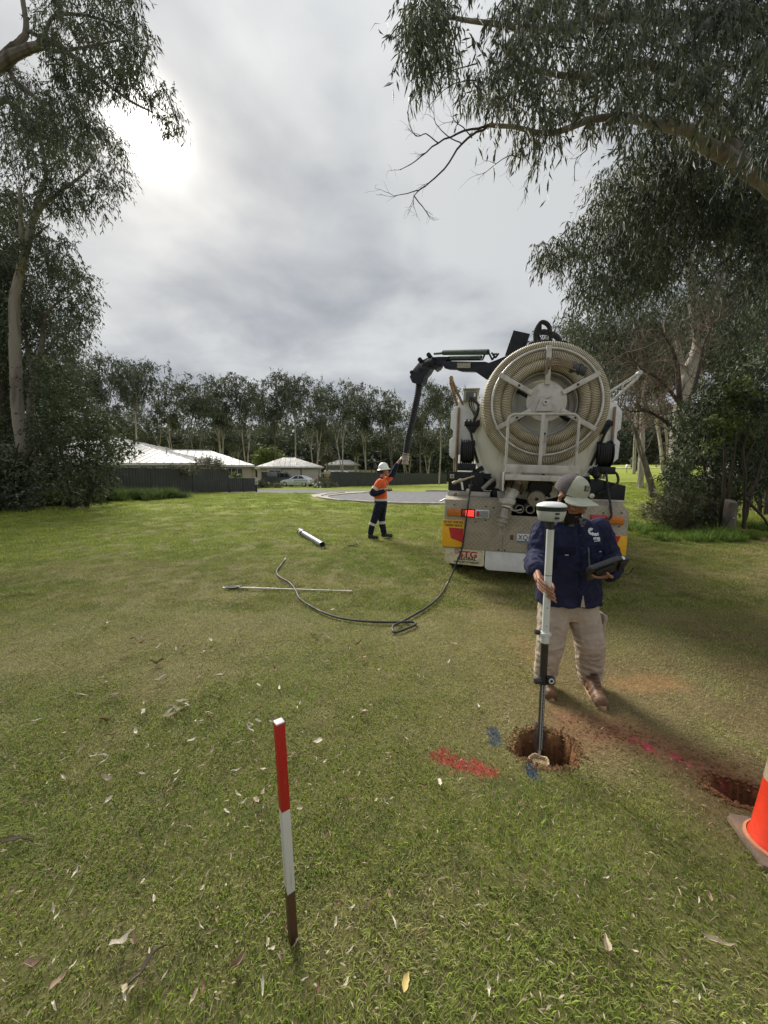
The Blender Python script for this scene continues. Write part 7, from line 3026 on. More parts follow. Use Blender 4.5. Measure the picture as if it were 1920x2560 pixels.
# ------------------------------------------------------------------ things on the grass
def props():
    # peg
    b = Gp(733, 2350)
    top = P(697, 1800, b.y - .01)
    t = thing('marker_peg', 'square timber survey peg painted red over white, driven into the grass', 'peg', b)
    ax = (top - b)
    L = ax.length
    d = ax.normalized()
    u = Vector((math.cos(.62), math.sin(.62), 0))
    u = (u - d * u.dot(d)).normalized()
    v = d.cross(u)

    def paint(name, rgb, streak, amt):
        m = bpy.data.materials.new(name)
        m.use_nodes = True
        n = NT(m.node_tree)
        bs = m.node_tree.nodes['Principled BSDF']
        tc = n.n('ShaderNodeTexCoord')
        nz = n.noise(n.vm('MULTIPLY', tc.outputs['Object'], (60, 60, 3)), 2.0, 5, .65)
        n.s(bs.inputs['Base Color'], n.mix(n.m('MULTIPLY', n.ramp(nz, .55, .78), amt), rgb, streak))
        bs.inputs['Roughness'].default_value = .45
        bn = n.n('ShaderNodeBump', ins={'Strength': .35, 'Distance': .003, 'Height': nz})
        n.s(bs.inputs['Normal'], bn.outputs[0])
        return m
    for nm, h0, h1, s, mt in (('bare_section', -.06, .30 * L, .0142, paint('peg_timber', (.085, .038, .022), (.035, .02, .014), .8)),
                              ('white_section', .255 * L, .62 * L, .0150, paint('peg_white', (.62, .60, .56), (.22, .19, .16), .95)),
                              ('red_section', .615 * L, .99 * L, .0154, paint('peg_red', (.46, .012, .012), (.62, .30, .27), .5)),
                              ('top_face', .9895 * L, .996 * L, .0150, paint('peg_top', (.60, .50, .50), (.40, .22, .22), .6))):
        mb = MB()
        vs = []
        for h in (h0, h1):
            for a, c in ((-1, -1), (1, -1), (1, 1), (-1, 1)):
                jag = (.012 * math.sin(a * 3 + c * 5)) if (nm == 'white_section' and h == h0) else 0
                vs.append(d * (h + jag) + u * a * s + v * c * s)
        mb.add(vs, [(0, 3, 2, 1), (4, 5, 6, 7), (0, 1, 5, 4), (1, 2, 6, 5), (2, 3, 7, 6), (3, 0, 4, 7)])
        mb.build(nm, mt, t, .0022)

    # traffic cone
    c = Vector((1.745, 1.545, gzf(1.745, 1.545) + .012))
    t = thing('traffic_cone', 'orange traffic cone with dirty square base at the right edge', 'traffic cone', c, rotz=math.radians(-13.5))
    mb = MB()
    s = .140
    cc = .022
    mb.prism([(-s + cc, -s), (s - cc, -s), (s, -s + cc), (s, s - cc), (s - cc, s), (-s + cc, s), (-s, s - cc), (-s, -s + cc)], (0, 0, 0), (1, 0, 0), (0, 1, 0), (0, 0, .026))
    mb.build('base', principled('cone_base', (.19, .145, .105), .9, var=.2, dirt=(.28, .18, .10), dirt_amt=.5, bump=.3, bscale=60), t, .006)
    cm = principled('cone_orange', (.88, .050, .014), .5, var=.07, scale=20, dirt=(.30, .08, .03), dirt_amt=.12)
    mb = MB()
    mb.lathe([(.026, .115), (.040, .113), (.048, .106), (.30, .078), (.58, .046), (.66, .037), (.66, .030)], (0, 0, 0), (0, 0, 1), 40, cap=False)
    body = mb.build('body', cm, t, sharp=40)
    mb = MB()
    mb.lathe([(.315, .0765), (.315, .0780), (.455, .0620), (.455, .0600)], (0, 0, 0), (0, 0, 1), 40, cap=False)
    mb.build('reflective_band', principled('cone_band', (.50, .42, .28), .5, var=.2, scale=14, dirt=(.24, .17, .10), dirt_amt=.5), body)
    mb = MB()
    mb.lathe([(.0265, .128), (.034, .127), (.040, .116)], (0, 0, 0), (0, 0, 1), 40, cap=False)
    mb.build('base_ring', principled('cone_ring', (.62, .24, .12), .7, var=.2, dirt=(.25, .16, .1), dirt_amt=.4), t)

    # cut clay plug / pipe end in the first hole
    c = Vector((.935, 2.175, -.11))
    t = thing('pipe_stub', 'cream capped pipe stub smeared with blue paint in the dug hole', 'pipe stub', c)
    cream = principled('stub_cream', (.55, .44, .26), .85, var=.15, scale=30, dirt=(.20, .12, .06), dirt_amt=.5, dscale=24, bump=.4, bscale=90)
    mb = MB()
    mb.pipe((0, 0, -.15), (.0, 0, .055), .060, .050, 26)
    for i, p in enumerate(mb.v):
        a = math.atan2(p[1], p[0])
        mb.v[i] = (p[0] * (1 + .05 * math.sin(3 * a + 1)), p[1] * (1 + .05 * math.sin(3 * a + 1)), p[2] + .006 * math.sin(5 * a))
    mb.build('pipe_wall', cream, t, .003)
    mb = MB()
    mb.lathe([(0, .0505), (.045, .0505), (.048, .02)], (0, 0, -.01), (0, 0, 1), 26)
    mb.build('soil_plug', principled('plug_soil', (.42, .30, .17), .95, var=.25, scale=40, dirt=(.16, .22, .24), dirt_amt=.35, dscale=20, bump=.8, bscale=70), t, .003)

    # loose crumbs of soil round the holes
    rng = np.random.default_rng(8)
    vs, fs = [], []
    for cx, cy, rx, ry, dpt, a in HOLES:
        for k in range(520):
            th = rng.random() * 6.283
            rr = 1.0 + abs(rng.normal(0, .22))
            u_, v_ = rx * rr * math.cos(th), ry * rr * math.sin(th)
            x = cx + u_ * math.cos(a) - v_ * math.sin(a)
            y = cy + u_ * math.sin(a) + v_ * math.cos(a)
            s = rng.uniform(.003, .012) * (1.4 if rng.random() < .08 else 1)
            z = float(gz(np.array([x]), np.array([y]))[0])
            k0 = len(vs)
            pts = rng.normal(0, 1, (6, 3))
            pts /= np.linalg.norm(pts, axis=1, keepdims=True)
            base6 = np.array([[1, 0, 0], [-1, 0, 0], [0, 1, 0], [0, -1, 0], [0, 0, 1], [0, 0, -1]]) * rng.uniform(.6, 1.2, (6, 1))
            vs += [(x + s * p[0], y + s * p[1], z + s * .5 + s * p[2] * .8) for p in base6]
            fs += [(k0 + i, k0 + j, k0 + l) for i, j, l in ((0, 2, 4), (2, 1, 4), (1, 3, 4), (3, 0, 4), (2, 0, 5), (1, 2, 5), (3, 1, 5), (0, 3, 5))]
    for k in range(700):
        q = rng.random()
        pl = [(1.30, 2.42), (1.62, 2.30), (1.86, 2.02), (2.1, 1.80)]
        i = min(2, int(q * 3))
        f = q * 3 - i
        x = pl[i][0] * (1 - f) + pl[i + 1][0] * f + rng.normal(0, .10)
        y = pl[i][1] * (1 - f) + pl[i + 1][1] * f + rng.normal(0, .08)
        if hole_f(np.array([x]), np.array([y]))[0][0] > .02:
            continue
        s = rng.uniform(.0025, .008)
        z = gzf(x, y)
        k0 = len(vs)
        base6 = np.array([[1, 0, 0], [-1, 0, 0], [0, 1, 0], [0, -1, 0], [0, 0, 1], [0, 0, -1]]) * rng.uniform(.6, 1.2, (6, 1))
        vs += [(x + s * p[0], y + s * p[1], z + s * .5 + s * p[2] * .8) for p in base6]
        fs += [(k0 + i, k0 + j, k0 + l) for i, j, l in ((0, 2, 4), (2, 1, 4), (1, 3, 4), (3, 0, 4), (2, 0, 5), (1, 2, 5), (3, 1, 5), (0, 3, 5))]
    tag(raw_obj('soil_crumbs', vs, fs, principled('soil', (.22, .115, .058), .95, var=.3, scale=30, spec=.1), smooth=False), 'loose brown soil crumbs round the dug holes', 'soil', kind='stuff')

    # grey suction tube
    a, c = Gp(752, 1337), Gp(806, 1370)
    a.z += .075
    c.z += .068
    t = thing('suction_tube', 'grey metal suction tube with a black coupling lying on the grass', 'tube', (a + c) / 2)
    o = Vector(t.location)
    mb = MB()
    mb.pipe(a - o, c - o, .068, .061, 26)
    mb.build('tube_wall', principled('tube_grey', (.20, .215, .23), .45, metal=.2, var=.1, dirt=(.2, .19, .17), dirt_amt=.3), t)
    d = (a - c).normalized()
    mb = MB()
    mb.pipe(a - o - d * .26, a - o + d * .015, .084, .06, 26)
    mb.pipe(a - o - d * .05, a - o + d * .03, .094, .06, 26)
    mb.build('coupling', principled('coupling_grey', (.10, .10, .105), .5), t, .004)
    mb = MB()
    mb.pipe(a - o - d * .16, a - o - d * .10, .090, .07, 26)
    mb.build('band', SILVER, t)

    # ring gasket
    c = Gp(884, 1366)
    c.z += .03
    t = thing('rubber_ring', 'thin dark rubber ring lying on the grass near the worker', 'ring', c)
    mb = MB()
    mb.tube([(.115 * math.cos(k * .3142), .115 * math.sin(k * .3142), .012 * math.sin(k * .6)) for k in range(20)], .013, 8, closed=True)
    mb.build('ring_body', BLACKR, t)

    # lance
    a, c = Gp(598, 1474), Gp(880, 1483)
    a.z += .03
    c.z += .028
    t = thing('wash_lance', 'thin pale pressure lance with a black trigger handle on the grass', 'lance', a)
    mb = MB()
    mb.cyl((0, 0, 0), c - a, .0105, n=10)
    mb.build('lance_tube', principled('lance_steel', (.60, .58, .50), .4, metal=.3, var=.08), t)
    e = (c - a)
    mb = MB()
    mb.cyl(e * .955, e, .014, n=12)
    mb.build('nozzle', principled('nozzle_cream', (.66, .60, .48), .6), t)
    mb = MB()
    dn = e.normalized()
    sd = Vector((-dn.y, dn.x, 0))
    loop = [dn * x + sd * y + Vector((0, 0, .005)) for x, y in ((.0, .02), (-.04, .045), (-.10, .04), (-.15, .01), (-.17, -.035), (-.14, -.05), (-.08, -.045), (-.02, -.02))]
    q, r = smooth_path(loop + [loop[0]], [.013] * 9, 4)
    mb.tube(q, r, 8)
    mb.tube([dn * .02 + sd * .03, dn * -.03 + sd * .02, dn * -.14 + sd * -.02], .012, 8)
    mb.tube([dn * -.01 + sd * .035 + Vector((0, 0, .01)), dn * .03 + sd * .04 + Vector((0, 0, .015))], .016, 8)
    mb.build('trigger_handle', BLACKPL, t)
    mb = MB()
    mb.cyl(dn * -.165 + sd * -.02, dn * -.22 + sd * -.045, .011, n=10)
    mb.build('swivel', STEEL, t)

    # water hose from the reel across the grass
    ground = [(712, 1403), (700, 1420), (692, 1432), (698, 1446), (722, 1460), (738, 1478), (748, 1500), (772, 1518), (805, 1536), (850, 1551), (905, 1559), (965, 1562), (1020, 1561), (1038, 1563), (1036, 1570), (1012, 1580), (988, 1588), (981, 1584), (985, 1575), (1006, 1560), (1036, 1543), (1070, 1522), (1098, 1497), (1116, 1468)]
    pts = []
    for px, py in ground:
        p = Gp(px, py)
        p.z += .030
        pts.append(p)
    pts[17].z += .015
    pts[18].z += .02
    for px, py, ly in ((1128, 1440, -.16), (1142, 1405, -.10), (1154, 1375, -.065), (1163, 1320, -.060), (1170, 1262, -.055), (1174, 1235, .02), (1178, 1205, .14), (1180, 1180, .22)):
        pts.append(T_M @ TL(px, py, ly))
    q, r = smooth_path(pts, [.0125] * len(pts), 6)
    t = thing('water_hose', 'dark rubber water hose looping over the grass from the truck', 'hose', pts[0])
    mb = MB()
    o = Vector(pts[0])
    mb.tube([p - o for p in q], r, 9)
    mb.build('hose_line', principled('hose_rubber', (.022, .023, .024), .6, var=.25, scale=6, dirt=(.09, .085, .075), dirt_amt=.3, dscale=2), t)
    mb = MB()
    d = (pts[0] - pts[1]).normalized()
    mb.cyl((0, 0, 0), d * .07, .014, n=10)
    mb.build('hose_end', STEEL, t)


props()


def fallen_leaves():
    """dry gum leaves: those big enough to pick out are things of their own, the crumbs are litter"""
    rng = np.random.default_rng(31)
    cols = [((.50, .41, .27), 'leaf_straw'), ((.64, .57, .45), 'leaf_pale'), ((.30, .195, .125), 'leaf_brown'), ((.22, .09, .06), 'leaf_red'), ((.62, .47, .16), 'leaf_yellow'), ((.20, .15, .11), 'bark_strip')]
    mats = [principled(n, c, .7, var=.2, scale=40, dirt=tuple(v * .5 for v in c), dirt_amt=.25, dscale=30) for c, n in cols]

    def leaf_shape(k, curl, wid):
        n = 7
        vs, fs = [], []
        for i in range(n):
            u = i / (n - 1)
            w = wid * math.sin(math.pi * min(.97, max(.04, u ** .8))) ** .9
            bend = .22 * math.sin(u * 2.2 + k) - .1
            zc = curl * (u - .5) ** 2 * 1.2 + .05 * math.sin(u * 9 + k * 2)
            w *= 1 + .22 * math.sin(u * 13 + k * 1.9)
            vs += [(u - .5, bend * .5 - w, zc + .03 + abs(w) * .5), (u - .5, bend * .5, zc), (u - .5, bend * .5 + w, zc + .03 + abs(w) * .5)]
        for i in range(n - 1):
            a = 3 * i
            fs += [(a, a + 3, a + 4, a + 1), (a + 1, a + 4, a + 5, a + 2)]
        return vs, fs
    meshes = []
    for k in range(8):
        for mi, mt in enumerate(mats):
            vs, fs = leaf_shape(k, (.25, .5, -.2, .35, .1, .6, .3, .0)[k], (.10, .13, .08, .16, .11, .09, .20, .07)[k])
            me = bpy.data.meshes.new('dry_leaf')
            me.from_pydata(vs, [], fs)
            me.shade_smooth()
            me.materials.append(mt)
            meshes.append(me)

    def put(px, py, size, ang, k, mi, lab, grp):
        p = Gp(px, py)
        o = bpy.data.objects.new('dry_leaf' if mi < 5 else 'bark_strip', meshes[k * 6 + mi])
        COL.objects.link(o)
        o.location = (p.x, p.y, gzf(p.x, p.y) + .030 + .012 * rng.random())
        o.rotation_euler = (rng.normal(0, .22), rng.normal(0, .22), ang)
        o.scale = (size * rng.uniform(.8, 1.05), size * rng.uniform(.6, 1.1), size * rng.uniform(.6, 1.6))
        return tag(o, lab, 'leaf' if mi < 5 else 'bark', grp)
    # leaves that stand out in the photograph: pixel, length in metres, direction, shape, colour, label
    big = [(1015, 2485, .062, 1.1, 6, 4, 'bright yellow fallen leaf near the bottom edge'), (1521, 2395, .095, 1.45, 1, 0, 'long tan curved leaf standing out at the lower right'),
           (1790, 2375, .12, -.5, 5, 0, 'long narrow pale leaf at the lower right edge'), (1517, 2213, .040, .1, 0, 1, 'pale leaf right of centre low on the lawn'),
           (925, 2280, .07, .9, 2, 2, 'narrow orange-brown leaf right of the peg foot'), (372, 2440, .15, 1.05, 7, 5, 'long grey-brown bark strip at the lower left'),
           (30, 2125, .17, .45, 7, 5, 'grey bark strip at the left edge'), (300, 2375, .08, .9, 3, 1, 'pale curled leaf beside a brown scrap at the lower left'),
           (337, 2378, .05, -.8, 6, 2, 'brown leaf scrap beside the pale curled leaf'), (592, 1942, .065, .1, 0, 1, 'broad pale leaf left of the peg'),
           (659, 2000, .06, 1.7, 1, 0, 'tan leaf lying upright just left of the white peg section'), (600, 1866, .055, .35, 4, 1, 'white curled leaf up and left of the peg top'),
           (527, 1806, .075, -.45, 4, 3, 'dark red-brown leaf left of the peg top'), (95, 1812, .08, .7, 7, 1, 'pale narrow leaf at the left of the leaf pile'),
           (480, 1862, .055, .8, 3, 1, 'pointed pale leaf below the leaf pile'), (905, 1653, .10, 1.0, 3, 2, 'large brown-backed leaf below the hose loop'),
           (1122, 1665, .09, 1.2, 1, 1, 'pale upright leaf right of the hose loop'), (1185, 1560, .07, -.3, 5, 1, 'pale leaf on the grass near the truck shadow'),
           (830, 1530, .10, .6, 4, 1, 'pale curled leaf beside the hose bend'), (862, 1520, .07, .5, 0, 1, 'short pale leaf just right of the hose bend'),
           (1195, 1775, .05, 1.4, 6, 1, 'pale leaf above the blue paint mark'), (585, 2430, .08, 1.3, 3, 2, 'dark brown leaf left of the peg foot'),
           (150, 2480, .06, 1.2, 6, 2, 'brown leaf near the lower left corner'), (90, 2425, .07, .2, 3, 2, 'broad brown leaf at the lower left')]
    for px, py, s, a, k, mi, lab in big:
        put(px, py, s, a, k, mi, lab, None)
    # the little heap
    for i, (px, py, a) in enumerate(((430, 1773, .1), (455, 1766, .3), (468, 1772, -.2), (445, 1782, .0), (420, 1790, .8), (470, 1779, .2), (425, 1800, .2), (462, 1765, -.4))):
        put(px, py, .085, a, i % 8, 1 if i % 3 else 0, 'pale leaf in the small heap left of the peg', 'leaves in the small heap')
    # scattered alike leaves, as many as the photograph shows
    n = 0
    while n < 270:
        px, py = rng.uniform(0, 1920), 1560 + 990 * rng.random() ** 1.1
        dens = (1.0 if px < 900 else .40) * (1.0 if py < 2050 else .6) * (1.6 if (180 < px < 720 and 1680 < py < 2020) else .7)
        if px > 1250 and py < 2080:
            dens *= .25
        if rng.random() > dens or (1270 < px < 1600 and 1500 < py < 1960) or (1780 < px and 1940 < py < 2250):
            continue
        mi = int(rng.choice([0, 0, 1, 1, 1, 2, 2, 3], 1)[0])
        put(px, py, rng.uniform(.018, .050) * (1.35 if py < 2050 else 1.0) * max(1.0, min(1.8, (2300 - py) / 350)), rng.random() * 6.28, int(rng.integers(0, 8)), mi,
            ('small straw-coloured fallen leaf in the mown grass', 'small pale fallen leaf in the mown grass', 'small brown fallen leaf in the mown grass', 'small reddish fallen leaf in the mown grass')[mi],
            ('straw leaves on the lawn', 'pale leaves on the lawn', 'brown leaves on the lawn', 'reddish leaves on the lawn')[mi])
        n += 1
    # crumbs of leaf and bark and straw stalks
    m = 3000
    y = .8 + 7.5 * rng.random(m) ** 1.5
    x = (rng.random(m) * 2 - 1) * (1.02 * y + .2)
    ok = hole_f(x, y)[1] < .3
    x, y = x[ok], y[ok]
    m = len(x)
    az = rng.random(m) * 6.283
    L = rng.uniform(.006, .03, m)
    Wd = np.where(rng.random(m) < .4, .0016, rng.uniform(.003, .008, m))
    L = np.where(Wd < .002, L * 2.4, L)
    z = gz0(x, y) + .014 + .012 * rng.random(m)
    dx, dy = np.cos(az) * L / 2, np.sin(az) * L / 2
    px_, py_ = -np.sin(az) * Wd / 2, np.cos(az) * Wd / 2
    tz = rng.normal(0, .25, m) * L
    V = np.stack([np.stack([x - dx, y - dy, z - tz], 1), np.stack([x + px_, y + py_, z + .002], 1), np.stack([x + dx, y + dy, z + tz], 1), np.stack([x - px_, y - py_, z + .002], 1)], 1).reshape(-1, 3)
    Q = (np.arange(m) * 4)[:, None] + np.array([[0, 1, 2, 3]])
    tint = np.repeat(np.clip(rng.normal(.55, .3, m), 0, 1), 4)
    o = raw_obj('leaf_litter', V, Q, leaf_mat('litter', (.20, .13, .08), (.58, .50, .36), .1, .8), smooth=False, attrs={'tint': ('FLOAT', tint)})
    tag(o, 'crumbs of dry leaf and straw stalks in the lawn', 'litter', kind='stuff')


fallen_leaves()

# ------------------------------------------------------------------ fences, houses, vehicles
FENCE = principled('fence_charcoal', (0.060, 0.062, 0.066), .55, var=.10, scale=1.5)
ROOF = principled('roof_metal', (0.45, 0.435, 0.41), .5, var=.05, scale=1.0, dirt=(.45, .40, .34), dirt_amt=.25, dscale=.8)
TRIMW = principled('trim_white', (0.66, 0.64, 0.60), .6, var=.04)
WALLG = principled('garage_wall', (0.60, 0.54, 0.49), .7, var=.04, scale=2)
DOORG = principled('roller_door', (0.54, 0.48, 0.43), .6, var=.05, scale=2)
GLASSD = principled('window_glass', (0.02, 0.024, 0.028), .12, var=.1)
TIMBER = principled('timber_brown', (0.17, 0.085, 0.05), .8, var=.2, scale=6)


def brick_mat(name, a, b, mortar, sc=1.0):
    m = bpy.data.materials.new(name)
    m.use_nodes = True
    t = NT(m.node_tree)
    bs = m.node_tree.nodes['Principled BSDF']
    g = t.n('ShaderNodeTexCoord')
    s = t.n('ShaderNodeSeparateXYZ', ins={0: g.outputs['Object']})
    c = t.n('ShaderNodeCombineXYZ', ins={0: t.m('ADD', s.outputs[0], s.outputs[1]), 1: s.outputs[2], 2: 0.0})
    br = t.n('ShaderNodeTexBrick', ins={'Vector': c.outputs[0], 'Color1': (*a, 1), 'Color2': (*b, 1), 'Mortar': (*mortar, 1), 'Scale': 1.0, 'Mortar Size': .008, 'Brick Width': .24, 'Row Height': .086})
    t.s(bs.inputs['Base Color'], br.outputs['Color'])
    bs.inputs['Roughness'].default_value = .9
    return m


BRICK = brick_mat('cream_brick', (.56, .47, .35), (.50, .41, .30), (.40, .35, .28))


def fence(label, A, B, n, h, posts_extra=0.0, rails=True):
    """sheet-metal fence: every panel a corrugated sheet of its own between posts"""
    A, B = Vector((*A, 0)), Vector((*B, 0))
    d = (B - A).normalized()
    nn = Vector((-d.y, d.x, 0))
    step = (B - A).length / n
    t = thing('metal_fence', label, 'fence', (A.x, A.y, gzf(A.x, A.y)))
    o = Vector(t.location)
    for k in range(n):
        p = A + d * (step * k + .04)
        q = A + d * (step * (k + 1) - .04)
        z0 = (gzf(p.x, p.y) + gzf(q.x, q.y)) / 2 + .06
        L = (q - p).length
        prof = []
        x = 0.0
        pitch = .19
        while x < L - .01:
            for dx, off in ((0, 0), (.035, .032), (.115, .032), (.15, 0)):
                if x + dx <= L:
                    prof.append((x + dx, off))
            x += pitch
        prof.append((L, 0))
        vs, fs = [], []
        for a, off in prof:
            c = p + d * a - nn * (off * 1.0)
            vs += [Vector((c.x, c.y, z0)) - o, Vector((c.x, c.y, z0 + h)) - o]
        for i in range(len(prof) - 1):
            fs.append((2 * i, 2 * i + 2, 2 * i + 3, 2 * i + 1))
        raw_obj('fence_panel', vs, fs, FENCE, t, sharp=20)
        mb = MB()
        mb.box((0, -.045, 0), (L, .03, .055))
        mb.v = [tuple(p + d * v[0] - nn * v[1] * -1 + Vector((0, 0, z0 + h - .02 + v[2])) - o) for v in mb.v]
        mb.build('top_rail', FENCE, t, .004)
        mb = MB()
        mb.box((0, -.02, 0), (L, .02, .09))
        mb.v = [tuple(p + d * v[0] + nn * v[1] + Vector((0, 0, z0 - .06 + v[2])) - o) for v in mb.v]
        mb.build('bottom_rail', TIMBER, t, .004)
    for k in range(n + 1):
        p = A + d * step * k
        z0 = gzf(p.x, p.y)
        mb = MB()
        mb.box((-.04, -.05, -.1), (.04, .05, h + .13))
        mb.v = [tuple(p + d * v[0] + nn * v[1] + Vector((0, 0, z0 + v[2])) - o) for v in mb.v]
        mb.build('fence_post', FENCE, t, .004)
    return t


fence('tall charcoal corrugated fence left of the street in front of the house', (-20.0, 22.6), (-12.9, 32.0), 4, 1.80)
fence('low charcoal corrugated fence stepping down towards the speed sign', (-12.85, 32.1), (-11.35, 34.2), 2, 1.08)
fence('long charcoal metal fence beyond the turning circle behind the worker', (-6.6, 48.0), (11.85, 73.0), 12, 1.78)


def speed_sign():
    p = Vector((-11.28, 34.15, gzf(-11.28, 34.15)))
    t = thing('speed_sign', 'small white speed sign reading 10 at the end of the low fence', 'sign', p)
    mb = MB()
    mb.box((-.03, -.03, -.1), (.03, .03, 1.15))
    mb.build('post', FENCE, t, .004)
    mb = MB()
    mb.box((-.22, -.055, .62), (.12, -.035, 1.22))
    b = mb.build('board', principled('sign_cream', (.70, .70, .62), .5, var=.04), t, .004)
    lettering('lettering', 'SPEED', .085, (-.05, -.055, 1.12), (1, 0, 0), (0, 0, 1), INK, b, .003)
    lettering('lettering', 'LIMIT', .085, (-.05, -.055, 1.02), (1, 0, 0), (0, 0, 1), INK, b, .003)
    lettering('lettering', '10', .24, (-.05, -.055, .80), (1, 0, 0), (0, 0, 1), INK, b, .003, bold=.006)


speed_sign()


def hip_roof(parent, x0, y0, x1, y1, ze, r0, r1, zr, oh=.45, ribs=None):
    """hip roof planes as separate sheets with a gutter line; r0, r1 = ridge ends (x, y)"""
    a, b, c, d = (x0 - oh, y0 - oh, ze), (x1 + oh, y0 - oh, ze), (x1 + oh, y1 + oh, ze), (x0 - oh, y1 + oh, ze)
    p, q = (*r0, zr), (*r1, zr)
    th = .10
    for poly in ((a, b, q, p), (b, c, q), (c, d, p, q), (d, a, p)):
        n = len(poly)
        mb = MB()
        mb.add(list(poly) + [(v[0], v[1], v[2] - th) for v in poly], [tuple(range(n)), tuple(range(2 * n - 1, n - 1, -1))] + [(i, n + i, n + (i + 1) % n, (i + 1) % n) for i in range(n)])
        pl = mb.build('roof_plane', ROOF, parent)
        # standing ribs run up the slope
        A, B = Vector(poly[0]), Vector(poly[1])
        e = (B - A)
        nrm = (Vector(poly[1]) - Vector(poly[0])).cross(Vector(poly[2]) - Vector(poly[0])).normalized()
        if nrm.z < 0:
            nrm = -nrm
        up = nrm.cross(e.normalized()).normalized()
        if up.z < 0:
            up = -up
        rb = MB()
        L = e.length
        k = int(L / .76)
        poly2 = [((Vector(v) - A).dot(e.normalized()), (Vector(v) - A).dot(up)) for v in poly]
        for i in range(1, k):
            s = L * i / k
            hi = 0
            for j in range(n):
                (sx0, sy0), (sx1, sy1) = poly2[j], poly2[(j + 1) % n]
                if (sx0 - s) * (sx1 - s) < 0:
                    hi = max(hi, sy0 + (sy1 - sy0) * (s - sx0) / (sx1 - sx0))
            if hi > .3:
                p0 = A + e.normalized() * s
                rb.add([p0 + e.normalized() * w + nrm * h_ + up * u for u in (.02, hi - .02) for (w, h_) in ((-.03, .002), (0, .035), (.03, .002))], [(0, 3, 4, 1), (1, 4, 5, 2)])
        if rb.v:
            o = rb.build('roof_ribs', ROOF, pl)
            o['kind'] = 'stuff'
    for (u, v) in ((a, b), (b, c), (c, d), (d, a)):
        mb = MB()
        U, V = Vector(u), Vector(v)
        mb.tube([U + Vector((0, 0, -.16)), V + Vector((0, 0, -.16))], .075, 6)
        mb.build('gutter', TRIMW, parent)
    mb = MB()
    mb.tube([p, q], .07, 6)
    mb.build('ridge_cap', ROOF, parent)


def window(parent, o, w, h, nv=2, depth=(0, -1, 0), u=(1, 0, 0)):
    """frame, panes and sill proud of the wall at o (lower left corner)"""
    o, u, dn = Vector(o), Vector(u), Vector(depth)
    Z = Vector((0, 0, 1))
    mb = MB()
    fr = .06
    for (a0, a1, b0, b1) in ((0, w, 0, fr), (0, w, h - fr, h), (0, fr, fr, h - fr), (w - fr, w, fr, h - fr)) + tuple((w * k / nv - fr / 2, w * k / nv + fr / 2, fr, h - fr) for k in range(1, nv)):
        vs = [o + u * a + Z * b + dn * c for a in (a0, a1) for b in (b0, b1) for c in (.002, .06)]
        mb.add(vs, [(0, 1, 3, 2), (4, 6, 7, 5), (0, 4, 5, 1), (2, 3, 7, 6), (0, 2, 6, 4), (1, 5, 7, 3)])
    wn = mb.build('window', TRIMW, parent)
    for k in range(nv):
        mb = MB()
        a0, a1 = w * k / nv + fr / 2, w * (k + 1) / nv - fr / 2
        vs = [o + u * a + Z * b + dn * c for a in (a0, a1) for b in (fr * .6, h - fr * .6) for c in (.003, .025)]
        mb.add(vs, [(0, 1, 3, 2), (4, 6, 7, 5), (0, 4, 5, 1), (2, 3, 7, 6), (0, 2, 6, 4), (1, 5, 7, 3)])
        mb.build('pane', GLASSD, wn)
    mb = MB()
    vs = [o + u * a + Z * b + dn * c for a in (-.05, w + .05) for b in (-.09, -.01) for c in (.002, .10)]
    mb.add(vs, [(0, 1, 3, 2), (4, 6, 7, 5), (0, 4, 5, 1), (2, 3, 7, 6), (0, 2, 6, 4), (1, 5, 7, 3)])
    mb.build('sill', TRIMW, wn)


def house():
    z = gzf(-20, 38)
    t = thing('house', 'low brick house with pale metal hip roofs behind the tall fence', 'house', (-22, 42, z))
    O = Vector(t.location)
    mb = MB()
    mb.box((-36 + 22, 35.5 - 42, -.2), (-17.3 + 22, 52 - 42, 2.5))
    mb.build('wall', BRICK, t)
    hip_roof(t, -36 + 22, 35.5 - 42, -17.3 + 22, 52 - 42, 2.55, (-33.2 + 22, 45.0 - 42), (-30.5 + 22, 45.0 - 42), 5.75)
    before = set(t.children)
    mb = MB()
    mb.box((-27 + 22, 42.5 - 42, -.2), (-14.7 + 22, 50 - 42, 2.45))
    mb.build('wall', BRICK, t)
    hip_roof(t, -27 + 22, 42.5 - 42, -14.7 + 22, 50 - 42, 2.56, (-24.6 + 22, 46.2 - 42), (-19.0 + 22, 46.2 - 42), 4.3)
    window(t, (-17.2 + 22, 42.5 - 42, 1.25), 1.75, 1.0, 3)
    turn = Matrix.Translation((7.3, .5, 0)) @ Matrix.Rotation(math.radians(19), 4, 'Z') @ Matrix.Translation((-7.3, -.5, 0))
    for ch in set(t.children) - before:
        for q in [ch] + list(ch.children):
            q.data.transform(turn)
    for x, w in ((-25.6, 1.9), (-22.4, 1.6), (-20.3, 1.4), (-19.0, 1.0)):
        window(t, (x + 22, 35.5 - 42, 1.05), w, 1.25, 2)
    mb = MB()
    mb.cyl((-21.4 + 22, 38.2 - 42, 3.2), (-21.4 + 22, 38.2 - 42, 4.15), .06, n=10)
    mb.cyl((-21.4 + 22, 38.2 - 42, 4.15), (-21.4 + 22, 38.2 - 42, 4.2), .11, n=10)
    mb.build('vent_pipe', GREYS, t)


house()


